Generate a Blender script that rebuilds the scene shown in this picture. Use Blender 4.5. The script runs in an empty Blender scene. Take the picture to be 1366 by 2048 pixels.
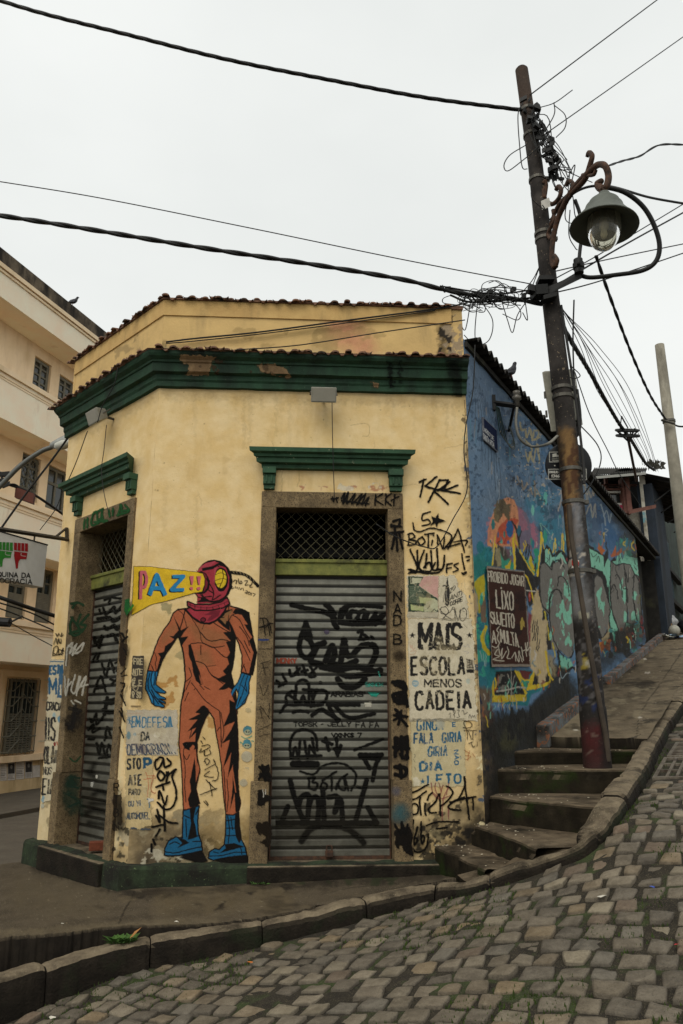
import bpy, math, random
import numpy as np
from mathutils.geometry import tessellate_polygon
from mathutils import Vector
random.seed(7); rng = np.random.default_rng(7)
SC = bpy.context.scene
COL = SC.collection
# ---------------------------------------------------------------- camera model
F = 1500.0; PIT = math.atan(396/1500.0); CAM = np.array([0, 0, 1.6])
_c, _s = math.cos(PIT), math.sin(PIT)
FW = np.array([0, _c, _s]); UP = np.array([0, -_s, _c]); RT = np.array([1.0, 0, 0])
def ray(x, y): return RT*(x-683)+UP*(1024-y)+FW*F
def hit(x, y, p0, n):
    d = ray(x, y); return CAM+d*(np.dot(np.asarray(p0, float)-CAM, n)/np.dot(d, n))
def at(x, y, Y):
    d = ray(x, y); return CAM+d*(Y/d[1])
def gnd(x, y, z):
    d = ray(x, y); return CAM+d*((z-1.6)/d[2])
def proj(p):
    q = np.asarray(p)-CAM; z = q@FW
    return 683+F*(q@RT)/z, 1024-F*(q@UP)/z
class Wall:
    def __init__(s, o, az):
        a = math.radians(az); s.o = np.array(o, float); s.o[2] = 0
        s.d = np.array([math.sin(a), math.cos(a), 0]); s.n = np.array([s.d[1], -s.d[0], 0])
    def p(s, u, z, off=0):
        q = s.o+s.d*u+s.n*off; return np.array([q[0], q[1], z])
    def px(s, x, y, off=0): return hit(x, y, s.o+s.n*off, s.n)
    def uz(s, x, y, off=0):
        h = s.px(x, y, off); return float((h-s.o)@s.d), float(h[2])
WF = Wall((0, 7, 0), 86.5)              # front facade
CL = WF.p(-1.815, 0); CR = WF.p(1.266, 0)
WC = Wall(CL, 135.5)                    # chamfered facade with the left door
WB = Wall(CR, 30.0)                     # long side wall
def tap(z): return .905+.0218*z
def cp(u, z, off=0): return WC.p(u*tap(z), z, off)

# ---------------------------------------------------------------- noise
def vnoise(x, y, seed=0):
    def h(i, j):
        n = (i.astype(np.int64)*374761393+j.astype(np.int64)*668265263+seed*974634777) & 0x7fffffff
        n = ((n ^ (n >> 13))*1274126177) & 0x7fffffff
        return ((n ^ (n >> 16)) & 0xffff)/65535.0
    i = np.floor(x); j = np.floor(y); f = x-i; g = y-j
    f = f*f*(3-2*f); g = g*g*(3-2*g)
    return (h(i, j)*(1-f)+h(i+1, j)*f)*(1-g)+(h(i, j+1)*(1-f)+h(i+1, j+1)*f)*g
def fbm(x, y, seed=0, oct=4):
    x = np.asarray(x, float); y = np.asarray(y, float); v = 0; a = .5; t = 0
    for k in range(oct):
        v = v+a*vnoise(x, y, seed+k*17); t += a; x = x*2.03; y = y*2.03; a *= .5
    return v/t

# ---------------------------------------------------------------- colour
ILL = .92
def lin(h):
    h = h.lstrip('#'); c = np.array([int(h[i:i+2], 16)/255 for i in (0, 2, 4)])
    return np.where(c <= .04045, c/12.92, ((c+.055)/1.055)**2.4)
def C(h, k=1.0): return np.clip(lin(h)/ILL*k, 0.004, .88)

# ---------------------------------------------------------------- materials
def nd(nt, t, **kw):
    n = nt.nodes.new(t)
    for k, v in kw.items():
        if k in n.inputs: n.inputs[k].default_value = v
        else: setattr(n, k, v)
    return n
def rgba(c): return (float(c[0]), float(c[1]), float(c[2]), 1)
def mix(nt, fac, a, b, mode='MIX'):
    m = nt.nodes.new('ShaderNodeMix'); m.data_type = 'RGBA'; m.blend_type = mode
    if isinstance(fac, (int, float)): m.inputs[0].default_value = fac
    else: nt.links.new(fac, m.inputs[0])
    for v, i in ((a, 6), (b, 7)):
        if hasattr(v, 'is_linked'): nt.links.new(v, m.inputs[i])
        else: m.inputs[i].default_value = rgba(v)
    return m.outputs[2]
def ramp(nt, src, a, b):
    m = nd(nt, 'ShaderNodeMapRange'); m.inputs[1].default_value = a; m.inputs[2].default_value = b
    nt.links.new(src, m.inputs[0]); return m.outputs[0]
def noise(nt, co, scale, detail=6, rough=.6, stretch=None):
    n = nd(nt, 'ShaderNodeTexNoise'); n.inputs['Scale'].default_value = scale
    n.inputs['Detail'].default_value = detail; n.inputs['Roughness'].default_value = rough
    if stretch:
        mp = nd(nt, 'ShaderNodeMapping'); mp.inputs['Scale'].default_value = stretch
        nt.links.new(co, mp.inputs[0]); co = mp.outputs[0]
    nt.links.new(co, n.inputs['Vector']); return n.outputs[0]
_M = {}
def mat(name, c1, c2=None, scale=8, rough=.8, bump=.15, bscale=90, metal=0, stain=None, stain_scale=2.0, stain_at=(.52, .7),
        vshade_grime=None, vmoss=None, speck=None, speck_scale=160, speck_at=(.6, .66), paint=False, alpha=False, wear=None, wear_scale=40, vert=False, spec=.3, dist=.01):
    if name in _M: return _M[name]
    m = bpy.data.materials.new(name); m.use_nodes = True; nt = m.node_tree; nt.nodes.clear()
    L = nt.links.new
    out = nd(nt, 'ShaderNodeOutputMaterial'); bs = nd(nt, 'ShaderNodeBsdfPrincipled')
    L(bs.outputs[0], out.inputs[0])
    tc = nd(nt, 'ShaderNodeTexCoord'); geo = nd(nt, 'ShaderNodeNewGeometry'); co = geo.outputs['Position']
    c1 = C(c1) if isinstance(c1, str) else c1
    c2 = C(c2) if isinstance(c2, str) else (np.asarray(c1)*.75 if c2 is None else c2)
    c = mix(nt, ramp(nt, noise(nt, co, scale), .35, .65), c1, c2)
    if stain is not None:
        c = mix(nt, ramp(nt, noise(nt, co, stain_scale, 8, .65, (1, 1, .25) if vert else None), *stain_at), c, C(stain) if isinstance(stain, str) else stain)
    if speck is not None:
        c = mix(nt, ramp(nt, noise(nt, co, speck_scale, 3), *speck_at), c, C(speck) if isinstance(speck, str) else speck)
    if vshade_grime is not None:  # steep faces darkened in the colour: their shade and grime in one tone
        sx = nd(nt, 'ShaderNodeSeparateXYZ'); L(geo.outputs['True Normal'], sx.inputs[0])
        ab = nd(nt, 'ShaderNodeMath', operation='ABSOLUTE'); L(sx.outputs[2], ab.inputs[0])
        vg = mix(nt, ramp(nt, noise(nt, co, 7), .4, .75), C(vshade_grime), C(vshade_grime)*2.4)
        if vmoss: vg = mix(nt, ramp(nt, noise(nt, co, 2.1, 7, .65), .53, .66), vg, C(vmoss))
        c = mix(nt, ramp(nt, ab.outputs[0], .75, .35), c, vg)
    if paint or alpha:
        at_ = nd(nt, 'ShaderNodeAttribute'); at_.attribute_name = 'paint'
        pc = mix(nt, ramp(nt, noise(nt, co, 14, 7, .7), .3, .75), at_.outputs['Color'], mix(nt, 1.0, at_.outputs['Color'], (.70, .68, .64), 'MULTIPLY'))
        pc = mix(nt, ramp(nt, noise(nt, co, 130, 3, .6), .35, .7), mix(nt, 1.0, pc, (.80, .79, .77), 'MULTIPLY'), pc)
        pa = at_.outputs['Alpha']
        if wear is not None:
            w = ramp(nt, noise(nt, co, wear_scale, 8, .7), wear, wear+.05)
            mm = nd(nt, 'ShaderNodeMath', operation='MULTIPLY'); L(pa, mm.inputs[0])
            inv = nd(nt, 'ShaderNodeMath', operation='SUBTRACT'); inv.inputs[0].default_value = 1; L(w, inv.inputs[1])
            L(inv.outputs[0], mm.inputs[1]); pa = mm.outputs[0]
        if alpha: c = pc; L(pa, bs.inputs['Alpha'])
        else: c = mix(nt, pa, c, pc)
    L(c, bs.inputs['Base Color'])
    bs.inputs['Roughness'].default_value = rough; bs.inputs['Metallic'].default_value = metal
    bs.inputs['Specular IOR Level'].default_value = spec
    if bump:
        b = nd(nt, 'ShaderNodeBump'); b.inputs['Strength'].default_value = bump; b.inputs['Distance'].default_value = dist
        L(noise(nt, co, bscale, 5, .65), b.inputs['Height']); L(b.outputs[0], bs.inputs['Normal'])
    _M[name] = m; return m
def plain(name, col, rough=.6, metal=0, var=.8, scale=25, bump=.08, **k):
    c = C(col) if isinstance(col, str) else np.array(col, float)
    return mat(name, c, c*var, scale, rough, bump, 60, metal, **k)

# ---------------------------------------------------------------- objects
def wloc(o):
    v = Vector((0, 0, 0))
    while o is not None: v = v+o.location; o = o.parent
    return np.array(v)
def thing(name, label, cat, loc=(0, 0, 0), group=None):
    o = bpy.data.objects.new(name, None); COL.objects.link(o); o.location = tuple(float(v) for v in loc)
    o['label'] = label; o['category'] = cat
    if group: o['group'] = group
    return o
def tag(o, label, cat, group=None):
    o['label'] = label; o['category'] = cat
    if group: o['group'] = group
    return o
def struct(o, kind='structure'): o['kind'] = kind; return o
class MB:
    def __init__(s): s.v = []; s.f = []; s.n = 0
    def add(s, v, f):
        v = [tuple(map(float, p)) for p in v]; s.f += [tuple(i+s.n for i in q) for q in f]; s.v += v; s.n += len(v); return s
    def box(s, c, sx, sy, sz, dx=(1, 0, 0), dz=(0, 0, 1)):
        dx = np.array(dx, float); dx /= np.linalg.norm(dx); dz = np.array(dz, float); dz /= np.linalg.norm(dz)
        dy = np.cross(dz, dx); c = np.array(c, float)
        P = [c+dx*sx/2*a+dy*sy/2*b+dz*sz/2*e for e in (-1, 1) for b in (-1, 1) for a in (-1, 1)]
        return s.add(P, [(0, 2, 3, 1), (4, 5, 7, 6), (0, 1, 5, 4), (2, 6, 7, 3), (0, 4, 6, 2), (1, 3, 7, 5)])
    def hexa(s, P):   # 4 bottom, 4 top (ring order)
        return s.add(P, [(3, 2, 1, 0), (4, 5, 6, 7), (0, 1, 5, 4), (1, 2, 6, 5), (2, 3, 7, 6), (3, 0, 4, 7)])
    def wbox(s, wp, u0, u1, z0, z1, o0, o1):
        return s.hexa([wp(u0, z0, o0), wp(u1, z0, o0), wp(u1, z0, o1), wp(u0, z0, o1), wp(u0, z1, o0), wp(u1, z1, o0), wp(u1, z1, o1), wp(u0, z1, o1)])
    def prism(s, poly, z0, z1):
        n = len(poly); z0 = [z0]*n if np.isscalar(z0) else z0; z1 = [z1]*n if np.isscalar(z1) else z1
        P = [(p[0], p[1], a) for p, a in zip(poly, z0)]+[(p[0], p[1], a) for p, a in zip(poly, z1)]
        tri = tessellate_polygon([[Vector((p[0], p[1], 0)) for p in poly]])
        f = []
        for t in tri:
            a, b, c = [np.array(poly[i][:2], float) for i in t]
            if (b[0]-a[0])*(c[1]-a[1])-(b[1]-a[1])*(c[0]-a[0]) < 0: t = (t[0], t[2], t[1])
            f.append(tuple(i+n for i in t)); f.append((t[2], t[1], t[0]))
        f += [(i, (i+1) % n, (i+1) % n+n, i+n) for i in range(n)]
        return s.add(P, f)
    def tube(s, pts, r, sides=6, cap=True):
        pts = np.array(pts, float); n = len(pts); r = np.full(n, r) if np.isscalar(r) else np.array(r, float)
        t = np.gradient(pts, axis=0); t /= np.maximum(np.linalg.norm(t, axis=1), 1e-9)[:, None]
        ref = np.array([0, 0, 1.]) if abs(t[0][2]) < .9 else np.array([1., 0, 0])
        V = []; nn = np.cross(t[0], ref); nn /= np.linalg.norm(nn)
        for i in range(n):
            nn = nn-t[i]*(nn@t[i]); nn /= max(np.linalg.norm(nn), 1e-9); b = np.cross(t[i], nn)
            for k in range(sides):
                a = 2*math.pi*k/sides; V.append(pts[i]+(nn*math.cos(a)+b*math.sin(a))*r[i])
        Fc = [(i*sides+k, i*sides+(k+1) % sides, (i+1)*sides+(k+1) % sides, (i+1)*sides+k) for i in range(n-1) for k in range(sides)]
        if cap: Fc += [tuple(range(sides))[::-1], tuple((n-1)*sides+k for k in range(sides))]
        return s.add(V, Fc)
    def lathe(s, prof, c, sides=28, axis=(0, 0, 1), cap=False):
        ax = np.array(axis, float); ax /= np.linalg.norm(ax); e1 = np.cross(ax, (0, 1, 0.01)); e1 /= np.linalg.norm(e1); e2 = np.cross(ax, e1)
        c = np.array(c, float); V = [c+ax*h+(e1*math.cos(2*math.pi*k/sides)+e2*math.sin(2*math.pi*k/sides))*r for r, h in prof for k in range(sides)]
        m = len(prof); Fc = [(i*sides+k, i*sides+(k+1) % sides, (i+1)*sides+(k+1) % sides, (i+1)*sides+k) for i in range(m-1) for k in range(sides)]
        if cap: Fc += [tuple(range(sides))[::-1], tuple((m-1)*sides+k for k in range(sides))]
        return s.add(V, Fc)
    def grid(s, P):
        P = np.asarray(P, float); a, b = P.shape[:2]
        return s.add(P.reshape(-1, 3), [(i*b+j, i*b+j+1, (i+1)*b+j+1, (i+1)*b+j) for i in range(a-1) for j in range(b-1)])
    def sweep(s, prof, path, norms, closed=False):
        """prof: (offset, z); path: XY points; norms: outward miter vectors (len scaled)"""
        P = np.array([[(p[0]+m[0]*o, p[1]+m[1]*o, z) for o, z in prof] for p, m in zip(path, norms)])
        return s.grid(P)
    def build(s, name, m, parent=None, smooth=False, bevel=0, loc=None):
        me = bpy.data.meshes.new(name); L0 = wloc(parent) if parent is not None else np.zeros(3)
        if loc is not None: L0 = np.array(loc, float)
        V = np.array(s.v)-L0
        me.from_pydata(V.tolist(), [], s.f); me.update()
        if smooth: me.polygons.foreach_set('use_smooth', [True]*len(me.polygons))
        me.materials.append(m); o = bpy.data.objects.new(name, me); COL.objects.link(o)
        if parent is not None: o.parent = parent
        elif loc is not None: o.location = tuple(L0)
        if bevel:
            b = o.modifiers.new('bevel', 'BEVEL'); b.width = bevel; b.segments = 2; b.limit_method = 'ANGLE'
        return o
def np_mesh(name, V, Q, m, parent=None, paint=None, smooth=False, loc=None):
    L0 = wloc(parent) if parent is not None else (np.array(loc, float) if loc is not None else np.zeros(3))
    me = bpy.data.meshes.new(name); V = np.asarray(V, float)-L0; Q = np.asarray(Q, np.int32)
    me.vertices.add(len(V)); me.vertices.foreach_set('co', V.astype(np.float32).ravel())
    me.loops.add(Q.size); me.loops.foreach_set('vertex_index', Q.ravel())
    me.polygons.add(len(Q)); me.polygons.foreach_set('loop_start', np.arange(0, Q.size, 4, dtype=np.int32))
    if smooth: me.polygons.foreach_set('use_smooth', np.ones(len(Q), bool))
    if paint is not None:
        a = me.color_attributes.new('paint', 'FLOAT_COLOR', 'POINT'); a.data.foreach_set('color', paint.astype(np.float32).ravel())
    me.update(calc_edges=True); me.validate()
    me.materials.append(m); o = bpy.data.objects.new(name, me); COL.objects.link(o)
    if parent is not None: o.parent = parent
    elif loc is not None: o.location = tuple(map(float, loc))
    return o
def copy_tree(o, parent=None):
    c = o.copy(); COL.objects.link(c)
    if parent is not None: c.parent = parent
    for ch in list(o.children): copy_tree(ch, c)
    return c
def smooth_path(pts, k=8):
    P = np.array(pts, float); n = len(P); out = []
    Q = np.vstack([2*P[0]-P[1], P, 2*P[-1]-P[-2]])
    for i in range(n-1):
        p0, p1, p2, p3 = Q[i:i+4]
        for t in np.linspace(0, 1, k, endpoint=False):
            out.append(.5*((2*p1)+(-p0+p2)*t+(2*p0-5*p1+4*p2-p3)*t*t+(-p0+3*p1-3*p2+p3)*t**3))
    out.append(P[-1]); return np.array(out)

# ---------------------------------------------------------------- painter: lays coloured strokes onto the vertices of a dense surface
GL = {
'A':'0,10 5,0 10,10;2,6.5 8,6.5','B':'0,5 0,0 6,0 9,1.5 9,3.5 6,4.8 0,4.8 0,10 7,10 10,8.5 10,6.3 6,4.8','C':'10,2 8,.3 5,0 2,.5 0,3 0,7 2,9.5 5,10 8,9.7 10,8',
'D':'0,0 0,10 5,10 9,8.5 10,5 9,1.5 5,0 0,0','E':'10,0 0,0 0,10 10,10;0,5 8,5','F':'10,0 0,0 0,10;0,5 8,5','G':'10,2 8,.3 5,0 2,.5 0,3 0,7 2,9.5 5,10 8,9.7 10,8 10,5.5 6,5.5',
'H':'0,0 0,10;10,0 10,10;0,5 10,5','I':'5,0 5,10','J':'9,0 9,7 7,9.7 4,10 1,9 0,7','K':'0,0 0,10;10,0 0,6;4,4.5 10,10','L':'0,0 0,10 10,10','M':'0,10 0,0 5,7 10,0 10,10','N':'0,10 0,0 10,10 10,0',
'O':'5,0 2,.6 0,3 0,7 2,9.4 5,10 8,9.4 10,7 10,3 8,.6 5,0','P':'0,10 0,0 7,0 10,1.5 10,4 7,5.5 0,5.5','Q':'5,0 2,.6 0,3 0,7 2,9.4 5,10 8,9.4 10,7 10,3 8,.6 5,0;6,7 10,11',
'R':'0,10 0,0 7,0 10,1.5 10,4 7,5.5 0,5.5;5,5.5 10,10','S':'10,1.8 8,.3 5,0 2,.3 .3,2 1,4 5,5 9,6 9.8,8 8,9.7 5,10 2,9.7 0,8.2','T':'0,0 10,0;5,0 5,10','U':'0,0 0,7 2,9.5 5,10 8,9.5 10,7 10,0',
'V':'0,0 5,10 10,0','W':'0,0 2.5,10 5,3 7.5,10 10,0','X':'0,0 10,10;10,0 0,10','Y':'0,0 5,5 10,0;5,5 5,10','Z':'0,0 10,0 0,10 10,10','0':'5,0 1,2 0,5 1,8 5,10 9,8 10,5 9,2 5,0','1':'2,2 5,0 5,10','2':'0,2 3,0 7,0 10,2 9,4.5 0,10 10,10',
'3':'0,1 5,0 9,1.5 8,4 4,5 9,6 10,8 6,10 0,9','4':'7,10 7,0 0,7 10,7','5':'10,0 1,0 0,5 6,4 10,6.5 8,9.5 0,10','6':'9,0 2,3 0,7 3,10 7,10 10,7.5 7,5 1,6','7':'0,0 10,0 4,10','8':'5,0 1,2 5,5 9,2 5,0;5,5 0,8 5,10 10,8 5,5','9':'9,3 5,5 1,3 4,0 8,0 9,3 8,10',
'!':'5,0 5,6.5;5,9.3 5,10','.':'5,9.5 5,10','-':'1,5 9,5','*':'5,0 5,10;0,3 10,7;10,3 0,7','i':'5,3 5,10;5,0 5,.6','~':'0,5 3,3 7,6 10,4','"':'3,0 3,3;7,0 7,3','$':'10,1.8 5,0 .3,2 5,5 9.8,8 5,10 0,8.2;5,-1 5,11','#':'3,0 3,10;7,0 7,10;0,3 10,3;0,7 10,7'}
WD = {'I':.32,'!':.35,'.':.3,'1':.5,'M':1.25,'W':1.3,' ':.55,'i':.35,'"':.5,'-':.6}
class Painter:
    def __init__(s, X, Y, base=None, seed=0):
        s.X = X.astype(float); s.Y = Y.astype(float); s.n = len(X); s.c = np.zeros((s.n, 4))
        if base is not None: s.c[:, :3] = C(base); s.c[:, 3] = 1
        s.t = (0, 0, 1.0); s.rough = .6; s.wk = 1.0; s.seed = seed; s.order = np.argsort(s.Y, kind='stable'); s.ys = s.Y[s.order]
        s.NX = (fbm(s.X*.22, s.Y*.22, 3+seed, 3)-.5)*4; s.NY = (fbm(s.X*.22, s.Y*.22, 91+seed, 3)-.5)*4
    def z(s, x0, y0, k): s.t = (x0, y0, float(k)); return s
    def T(s, pts): return np.array([(s.t[0]+x/s.t[2], s.t[1]+y/s.t[2]) for x, y in pts])
    def sel(s, P, m):
        y0, y1 = P[:, 1].min()-m, P[:, 1].max()+m; x0, x1 = P[:, 0].min()-m, P[:, 0].max()+m
        a, b = np.searchsorted(s.ys, (y0, y1)); i = s.order[a:b]
        return i[(s.X[i] >= x0) & (s.X[i] <= x1)]
    def put(s, i, a, col):
        if not len(i): return
        c = C(col) if isinstance(col, str) else np.asarray(col)
        a = np.clip(a, 0, 1); A = s.c[i, 3]; na = a+A*(1-a)
        s.c[i, :3] = np.where(na[:, None] > 1e-6, (c*a[:, None]+s.c[i, :3]*(A*(1-a))[:, None])/np.maximum(na, 1e-6)[:, None], c); s.c[i, 3] = na
    def dseg(s, x, y, P):
        D = np.full(len(x), 1e9)
        for (ax, ay), (bx, by) in zip(P[:-1], P[1:]):
            dx, dy = bx-ax, by-ay; l = dx*dx+dy*dy
            t = np.clip(((x-ax)*dx+(y-ay)*dy)/l, 0, 1) if l > 1e-9 else 0
            D = np.minimum(D, (x-ax-t*dx)**2+(y-ay-t*dy)**2)
        return np.sqrt(D)
    def raw_poly(s, P, col, a=1, soft=1.2, rough=None):
        i = s.sel(P, soft+4)
        if not len(i): return
        r = s.rough if rough is None else rough
        x = s.X[i]+s.NX[i]*r; y = s.Y[i]+s.NY[i]*r; Q = np.vstack([P, P[:1]]); ins = np.zeros(len(i), bool)
        for (ax, ay), (bx, by) in zip(Q[:-1], Q[1:]):
            if ay != by:
                c = ((ay > y) != (by > y)) & (x < (bx-ax)*(y-ay)/(by-ay)+ax); ins ^= c
        d = s.dseg(x, y, Q); sd = np.where(ins, d, -d); s.put(i, a*np.clip(.5+sd/soft, 0, 1), col)
    def raw_stroke(s, P, w, col, a=1, soft=1.2, rough=None):
        i = s.sel(P, w/2+soft+4)
        if not len(i): return
        r = s.rough if rough is None else rough
        d = s.dseg(s.X[i]+s.NX[i]*r, s.Y[i]+s.NY[i]*r, P); s.put(i, a*np.clip(.5+(w/2-d)/soft, 0, 1), col)
    def poly(s, pts, col, a=1, soft=1.2, rough=None, ink=0, sm=False):
        P = s.T(pts)
        if sm: P = smooth_path(np.vstack([P, P[:1]]), 5)[:-1]
        s.raw_poly(P, col, a, soft, rough)
        if ink: s.raw_stroke(np.vstack([P, P[:1]]), ink, '#15110f', 1, 1.2, rough)
        return s
    def st(s, pts, w, col='#100e0c', a=1, soft=1.2, sm=True, rough=None):
        P = s.T(pts); P = smooth_path(P, 4) if sm and len(P) > 2 else P
        s.raw_stroke(P, w*s.wk/s.t[2], col, a, soft, rough); return s
    def sts(s, txt, w, col='#100e0c', a=1, soft=1.2, sm=True):
        for q in txt.split(';'):
            s.st([tuple(map(float, p.split(','))) for p in q.split()], w, col, a, soft, sm)
        return s
    def ell(s, cx, cy, rx, ry, col, a=1, soft=1.2, rough=None, ink=0):
        return s.poly([(cx+rx*math.cos(k*math.pi/10), cy+ry*math.sin(k*math.pi/10)) for k in range(20)], col, a, soft, rough, ink)
    def text(s, t, quad, w, col='#100e0c', gap=.28, a=1, jit=0, soft=1.1, sq=False):
        """quad: x0,y0,x1,y1 box or four corners TL TR BR BL"""
        if len(quad) == 4 and np.isscalar(quad[0]): x0, y0, x1, y1 = quad; quad = [(x0, y0), (x1, y0), (x1, y1), (x0, y1)]
        Q = s.T(quad); ws = [WD.get(ch, 1.0) for ch in t]; tot = sum(ws)+gap*(len(t)-1); u = 0
        rr = random.Random(len(t)*7+int(Q[0][0])); w = w/s.t[2]
        for ch, cw in zip(t, ws):
            for pl in (GL[ch].split(';') if ch in GL else []):
                g = np.array([tuple(map(float, p.split(','))) for p in pl.split()])/10
                U = ((u+g[:, 0]*cw)/tot)[:, None]; V = g[:, 1][:, None]+(rr.uniform(-jit, jit) if jit else 0)
                P = (Q[0]*(1-U)+Q[1]*U)*(1-V)+(Q[3]*(1-U)+Q[2]*U)*V
                if sq and len(P) > 1:
                    for A, B in zip(P[:-1], P[1:]):
                        dv = B-A; l = np.hypot(*dv)
                        if l < 1e-6: continue
                        dv = dv/l; nv = np.array([-dv[1], dv[0]])*w/2; e = dv*min(w*.5, l)*0
                        s.raw_poly(np.array([A-e+nv, B+e+nv, B+e-nv, A-e-nv]), col, a, soft)
                    for A in P[1:-1]: s.raw_stroke(np.array([A, A+.01]), w*.95, col, a, soft)
                else: s.raw_stroke(P, w, col, a, soft)
            u += cw+gap
        return s
    def scrib(s, box, w, col='#100e0c', n=5, seed=1, a=1, soft=1.2):
        """quick illegible tag: looping zigzag inside a box"""
        x0, y0, x1, y1 = box; r = random.Random(seed); pts = []
        for k in range(n*2+1):
            pts.append((x0+(x1-x0)*(k+r.uniform(-.4, .4))/(n*2), (y0 if k % 2 else y1)+r.uniform(-.3, .3)*(y1-y0)*(1 if k % 2 else -1)*.5+(r.uniform(0, .3)*(y1-y0) if k % 2 else -r.uniform(0, .3)*(y1-y0))))
        return s.st(pts, w, col, a, soft)
    def fog(s, pts, w, col, a=.5, soft=30):
        w /= s.t[2]; soft /= s.t[2]; P = s.T(pts); i = s.sel(P, w+soft)
        if len(i):
            d = s.dseg(s.X[i]+s.NX[i]*4, s.Y[i]+s.NY[i]*4, P) if len(P) > 1 else np.hypot(s.X[i]-P[0][0], s.Y[i]-P[0][1])
            k = np.clip(1-(d-w/2)/soft, 0, 1); s.put(i, a*k*k*(3-2*k)*(.55+.9*(fbm(s.X[i]*.05, s.Y[i]*.05, 5)-.2)), col)
        return s
    def blotch(s, box, col, thr=.55, scale=.08, seed=0, a=1, sx=1, sy=1, edge=.03):
        x0, y0, x1, y1 = box; P = s.T([(x0, y0), (x1, y1)]); i = s.sel(P, 0)
        if len(i):
            (x0, y0), (x1, y1) = P; x, y = s.X[i], s.Y[i]
            m = np.minimum(np.minimum(x-x0, x1-x)/max((x1-x0)*.25, 1), np.minimum(y-y0, y1-y)/max((y1-y0)*.25, 1)); m = np.clip(m, 0, 1)
            f = fbm(x*scale*sx, y*scale*sy, 200+seed, 5); s.put(i, a*np.clip((f*(.55+.45*m)-thr)/edge, 0, 1), col)
        return s
def decal(name, surf, box, fn, parent=None, lift=.003, step=1.0, m=None, base=None, loc=None, seed=0, rough=.6):
    """a skin of paint or paper laid on a wall: dense quads on the wall plane, coloured by the painter"""
    x0, y0, x1, y1 = box; nx = int((x1-x0)/step)+1; ny = int((y1-y0)/step)+1
    X, Y = np.meshgrid(np.linspace(x0, x1, nx), np.linspace(y0, y1, ny)); X = X.ravel(); Y = Y.ravel()
    p = Painter(X, Y, base, seed); p.rough = rough; fn(p)
    idx = np.arange(nx*ny).reshape(ny, nx); Q = np.stack([idx[:-1, :-1], idx[1:, :-1], idx[1:, 1:], idx[:-1, 1:]], -1).reshape(-1, 4)
    keep = p.c[Q, 3].max(1) > .03; Q = Q[keep]
    if not len(Q): return None
    used = np.unique(Q); rm = np.zeros(nx*ny, np.int64); rm[used] = np.arange(len(used)); Q = rm[Q]
    V = surf(X[used], Y[used], lift)
    return np_mesh(name, V, Q, m or M_DEC, parent, p.c[used], loc=loc)
def rays(X, Y): return (X-683)[:, None]*RT+(1024-Y)[:, None]*UP+F*FW
def on_plane(X, Y, o, n):
    d = rays(X, Y); t = ((o-CAM)@n)/(d@n); return CAM+d*t[:, None]
def s_front(X, Y, l): return on_plane(X, Y, WF.o+WF.n*l, WF.n)
def s_cham(X, Y, l): return on_plane(X, Y, WC.o+WC.n*l, WC.n)
def s_blue(X, Y, l): return on_plane(X, Y, WB.o+WB.n*l, WB.n)
def s_corn(X, Y, l):     # follows the moulded cornice profile
    z_ = np.array([q[1] for q in CPROF]); o_ = np.array([q[0] for q in CPROF]); off = np.full(len(X), .15); d = rays(X, Y)
    for _ in range(14):
        t = ((WF.o[None]+WF.n*off[:, None]-CAM)@WF.n)/(d@WF.n); P = CAM+d*t[:, None]; off = .5*off+.5*(np.interp(P[:, 2], z_, o_)+l)
    return P
def s_fold(X, Y, l):
    a = s_front(X, Y, l); b = s_cham(X, Y, l); u = (a-CL)@WF.d-l*.414*0
    return np.where((((a-CL)@WF.d) < -math.tan(math.radians(24.5))*l)[:, None], b, a)
SP = .083
def prof(z): 
    f = ((z-.33)/SP) % 1.0
    return np.where(f < .16, -.012, np.where(f < .22, -.003, np.where(f < .32, -.012, .0)))
def s_shut(w, D):
    def f(X, Y, l):
        v = on_plane(X, Y, w.o-w.n*D, w.n); off = prof(v[:, 2])+l; return v+w.n*off[:, None]
    return f
# ---------------------------------------------------------------- shared materials
M_YEL = mat('ochre_plaster', '#d2ba8c', '#c8ab75', 5, .9, .3, 70, stain='#a98b58', stain_scale=1.6, stain_at=(.56, .8), vert=True, paint=True, speck='#8f7648', speck_scale=38, speck_at=(.70, .74))
M_PLA = mat('plain_ochre_plaster', '#bf9f66', '#ad8c58', 4, .9, .3, 40, stain='#7d6a48', stain_scale=2.4, stain_at=(.5, .72), vert=True)
M_PAR = mat('parapet_plaster', '#c4a56d', '#b79a66', 4, .9, .3, 40, stain='#8f7a55', stain_scale=2.4, stain_at=(.5, .75), vert=True, paint=True)
M_DEC = mat('wall_paint', '#888888', paint=True, alpha=True, rough=.8, spec=.12, bump=.3, bscale=70, wear=.66, wear_scale=60)
M_SPR = mat('spray_paint', '#888888', paint=True, alpha=True, rough=.7, spec=.08, bump=.15, bscale=60)
M_PAP = mat('pasted_paper', '#888888', paint=True, alpha=True, rough=.85, bump=.25, bscale=22, wear=.82, wear_scale=26)
M_GRN = mat('green_cornice_paint', '#25442f', '#1c3625', 6, .75, .35, 30, stain='#101a13', stain_scale=2.6, stain_at=(.46, .68), vert=True, speck='#465c45', speck_scale=60, speck_at=(.66, .74))
M_GRN2 = mat('green_hood_paint', '#2c4c34', '#233e2a', 7, .7, .35, 40, stain='#15281a', stain_scale=5, stain_at=(.54, .72), speck='#b9b193', speck_scale=48, speck_at=(.68, .72))
M_STONE = mat('granite_frame', '#7d6b4d', '#625239', 22, .85, .5, 120, stain='#2b2218', stain_scale=2.0, stain_at=(.47, .72), speck='#3a3024', speck_scale=110, speck_at=(.52, .62))
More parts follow.
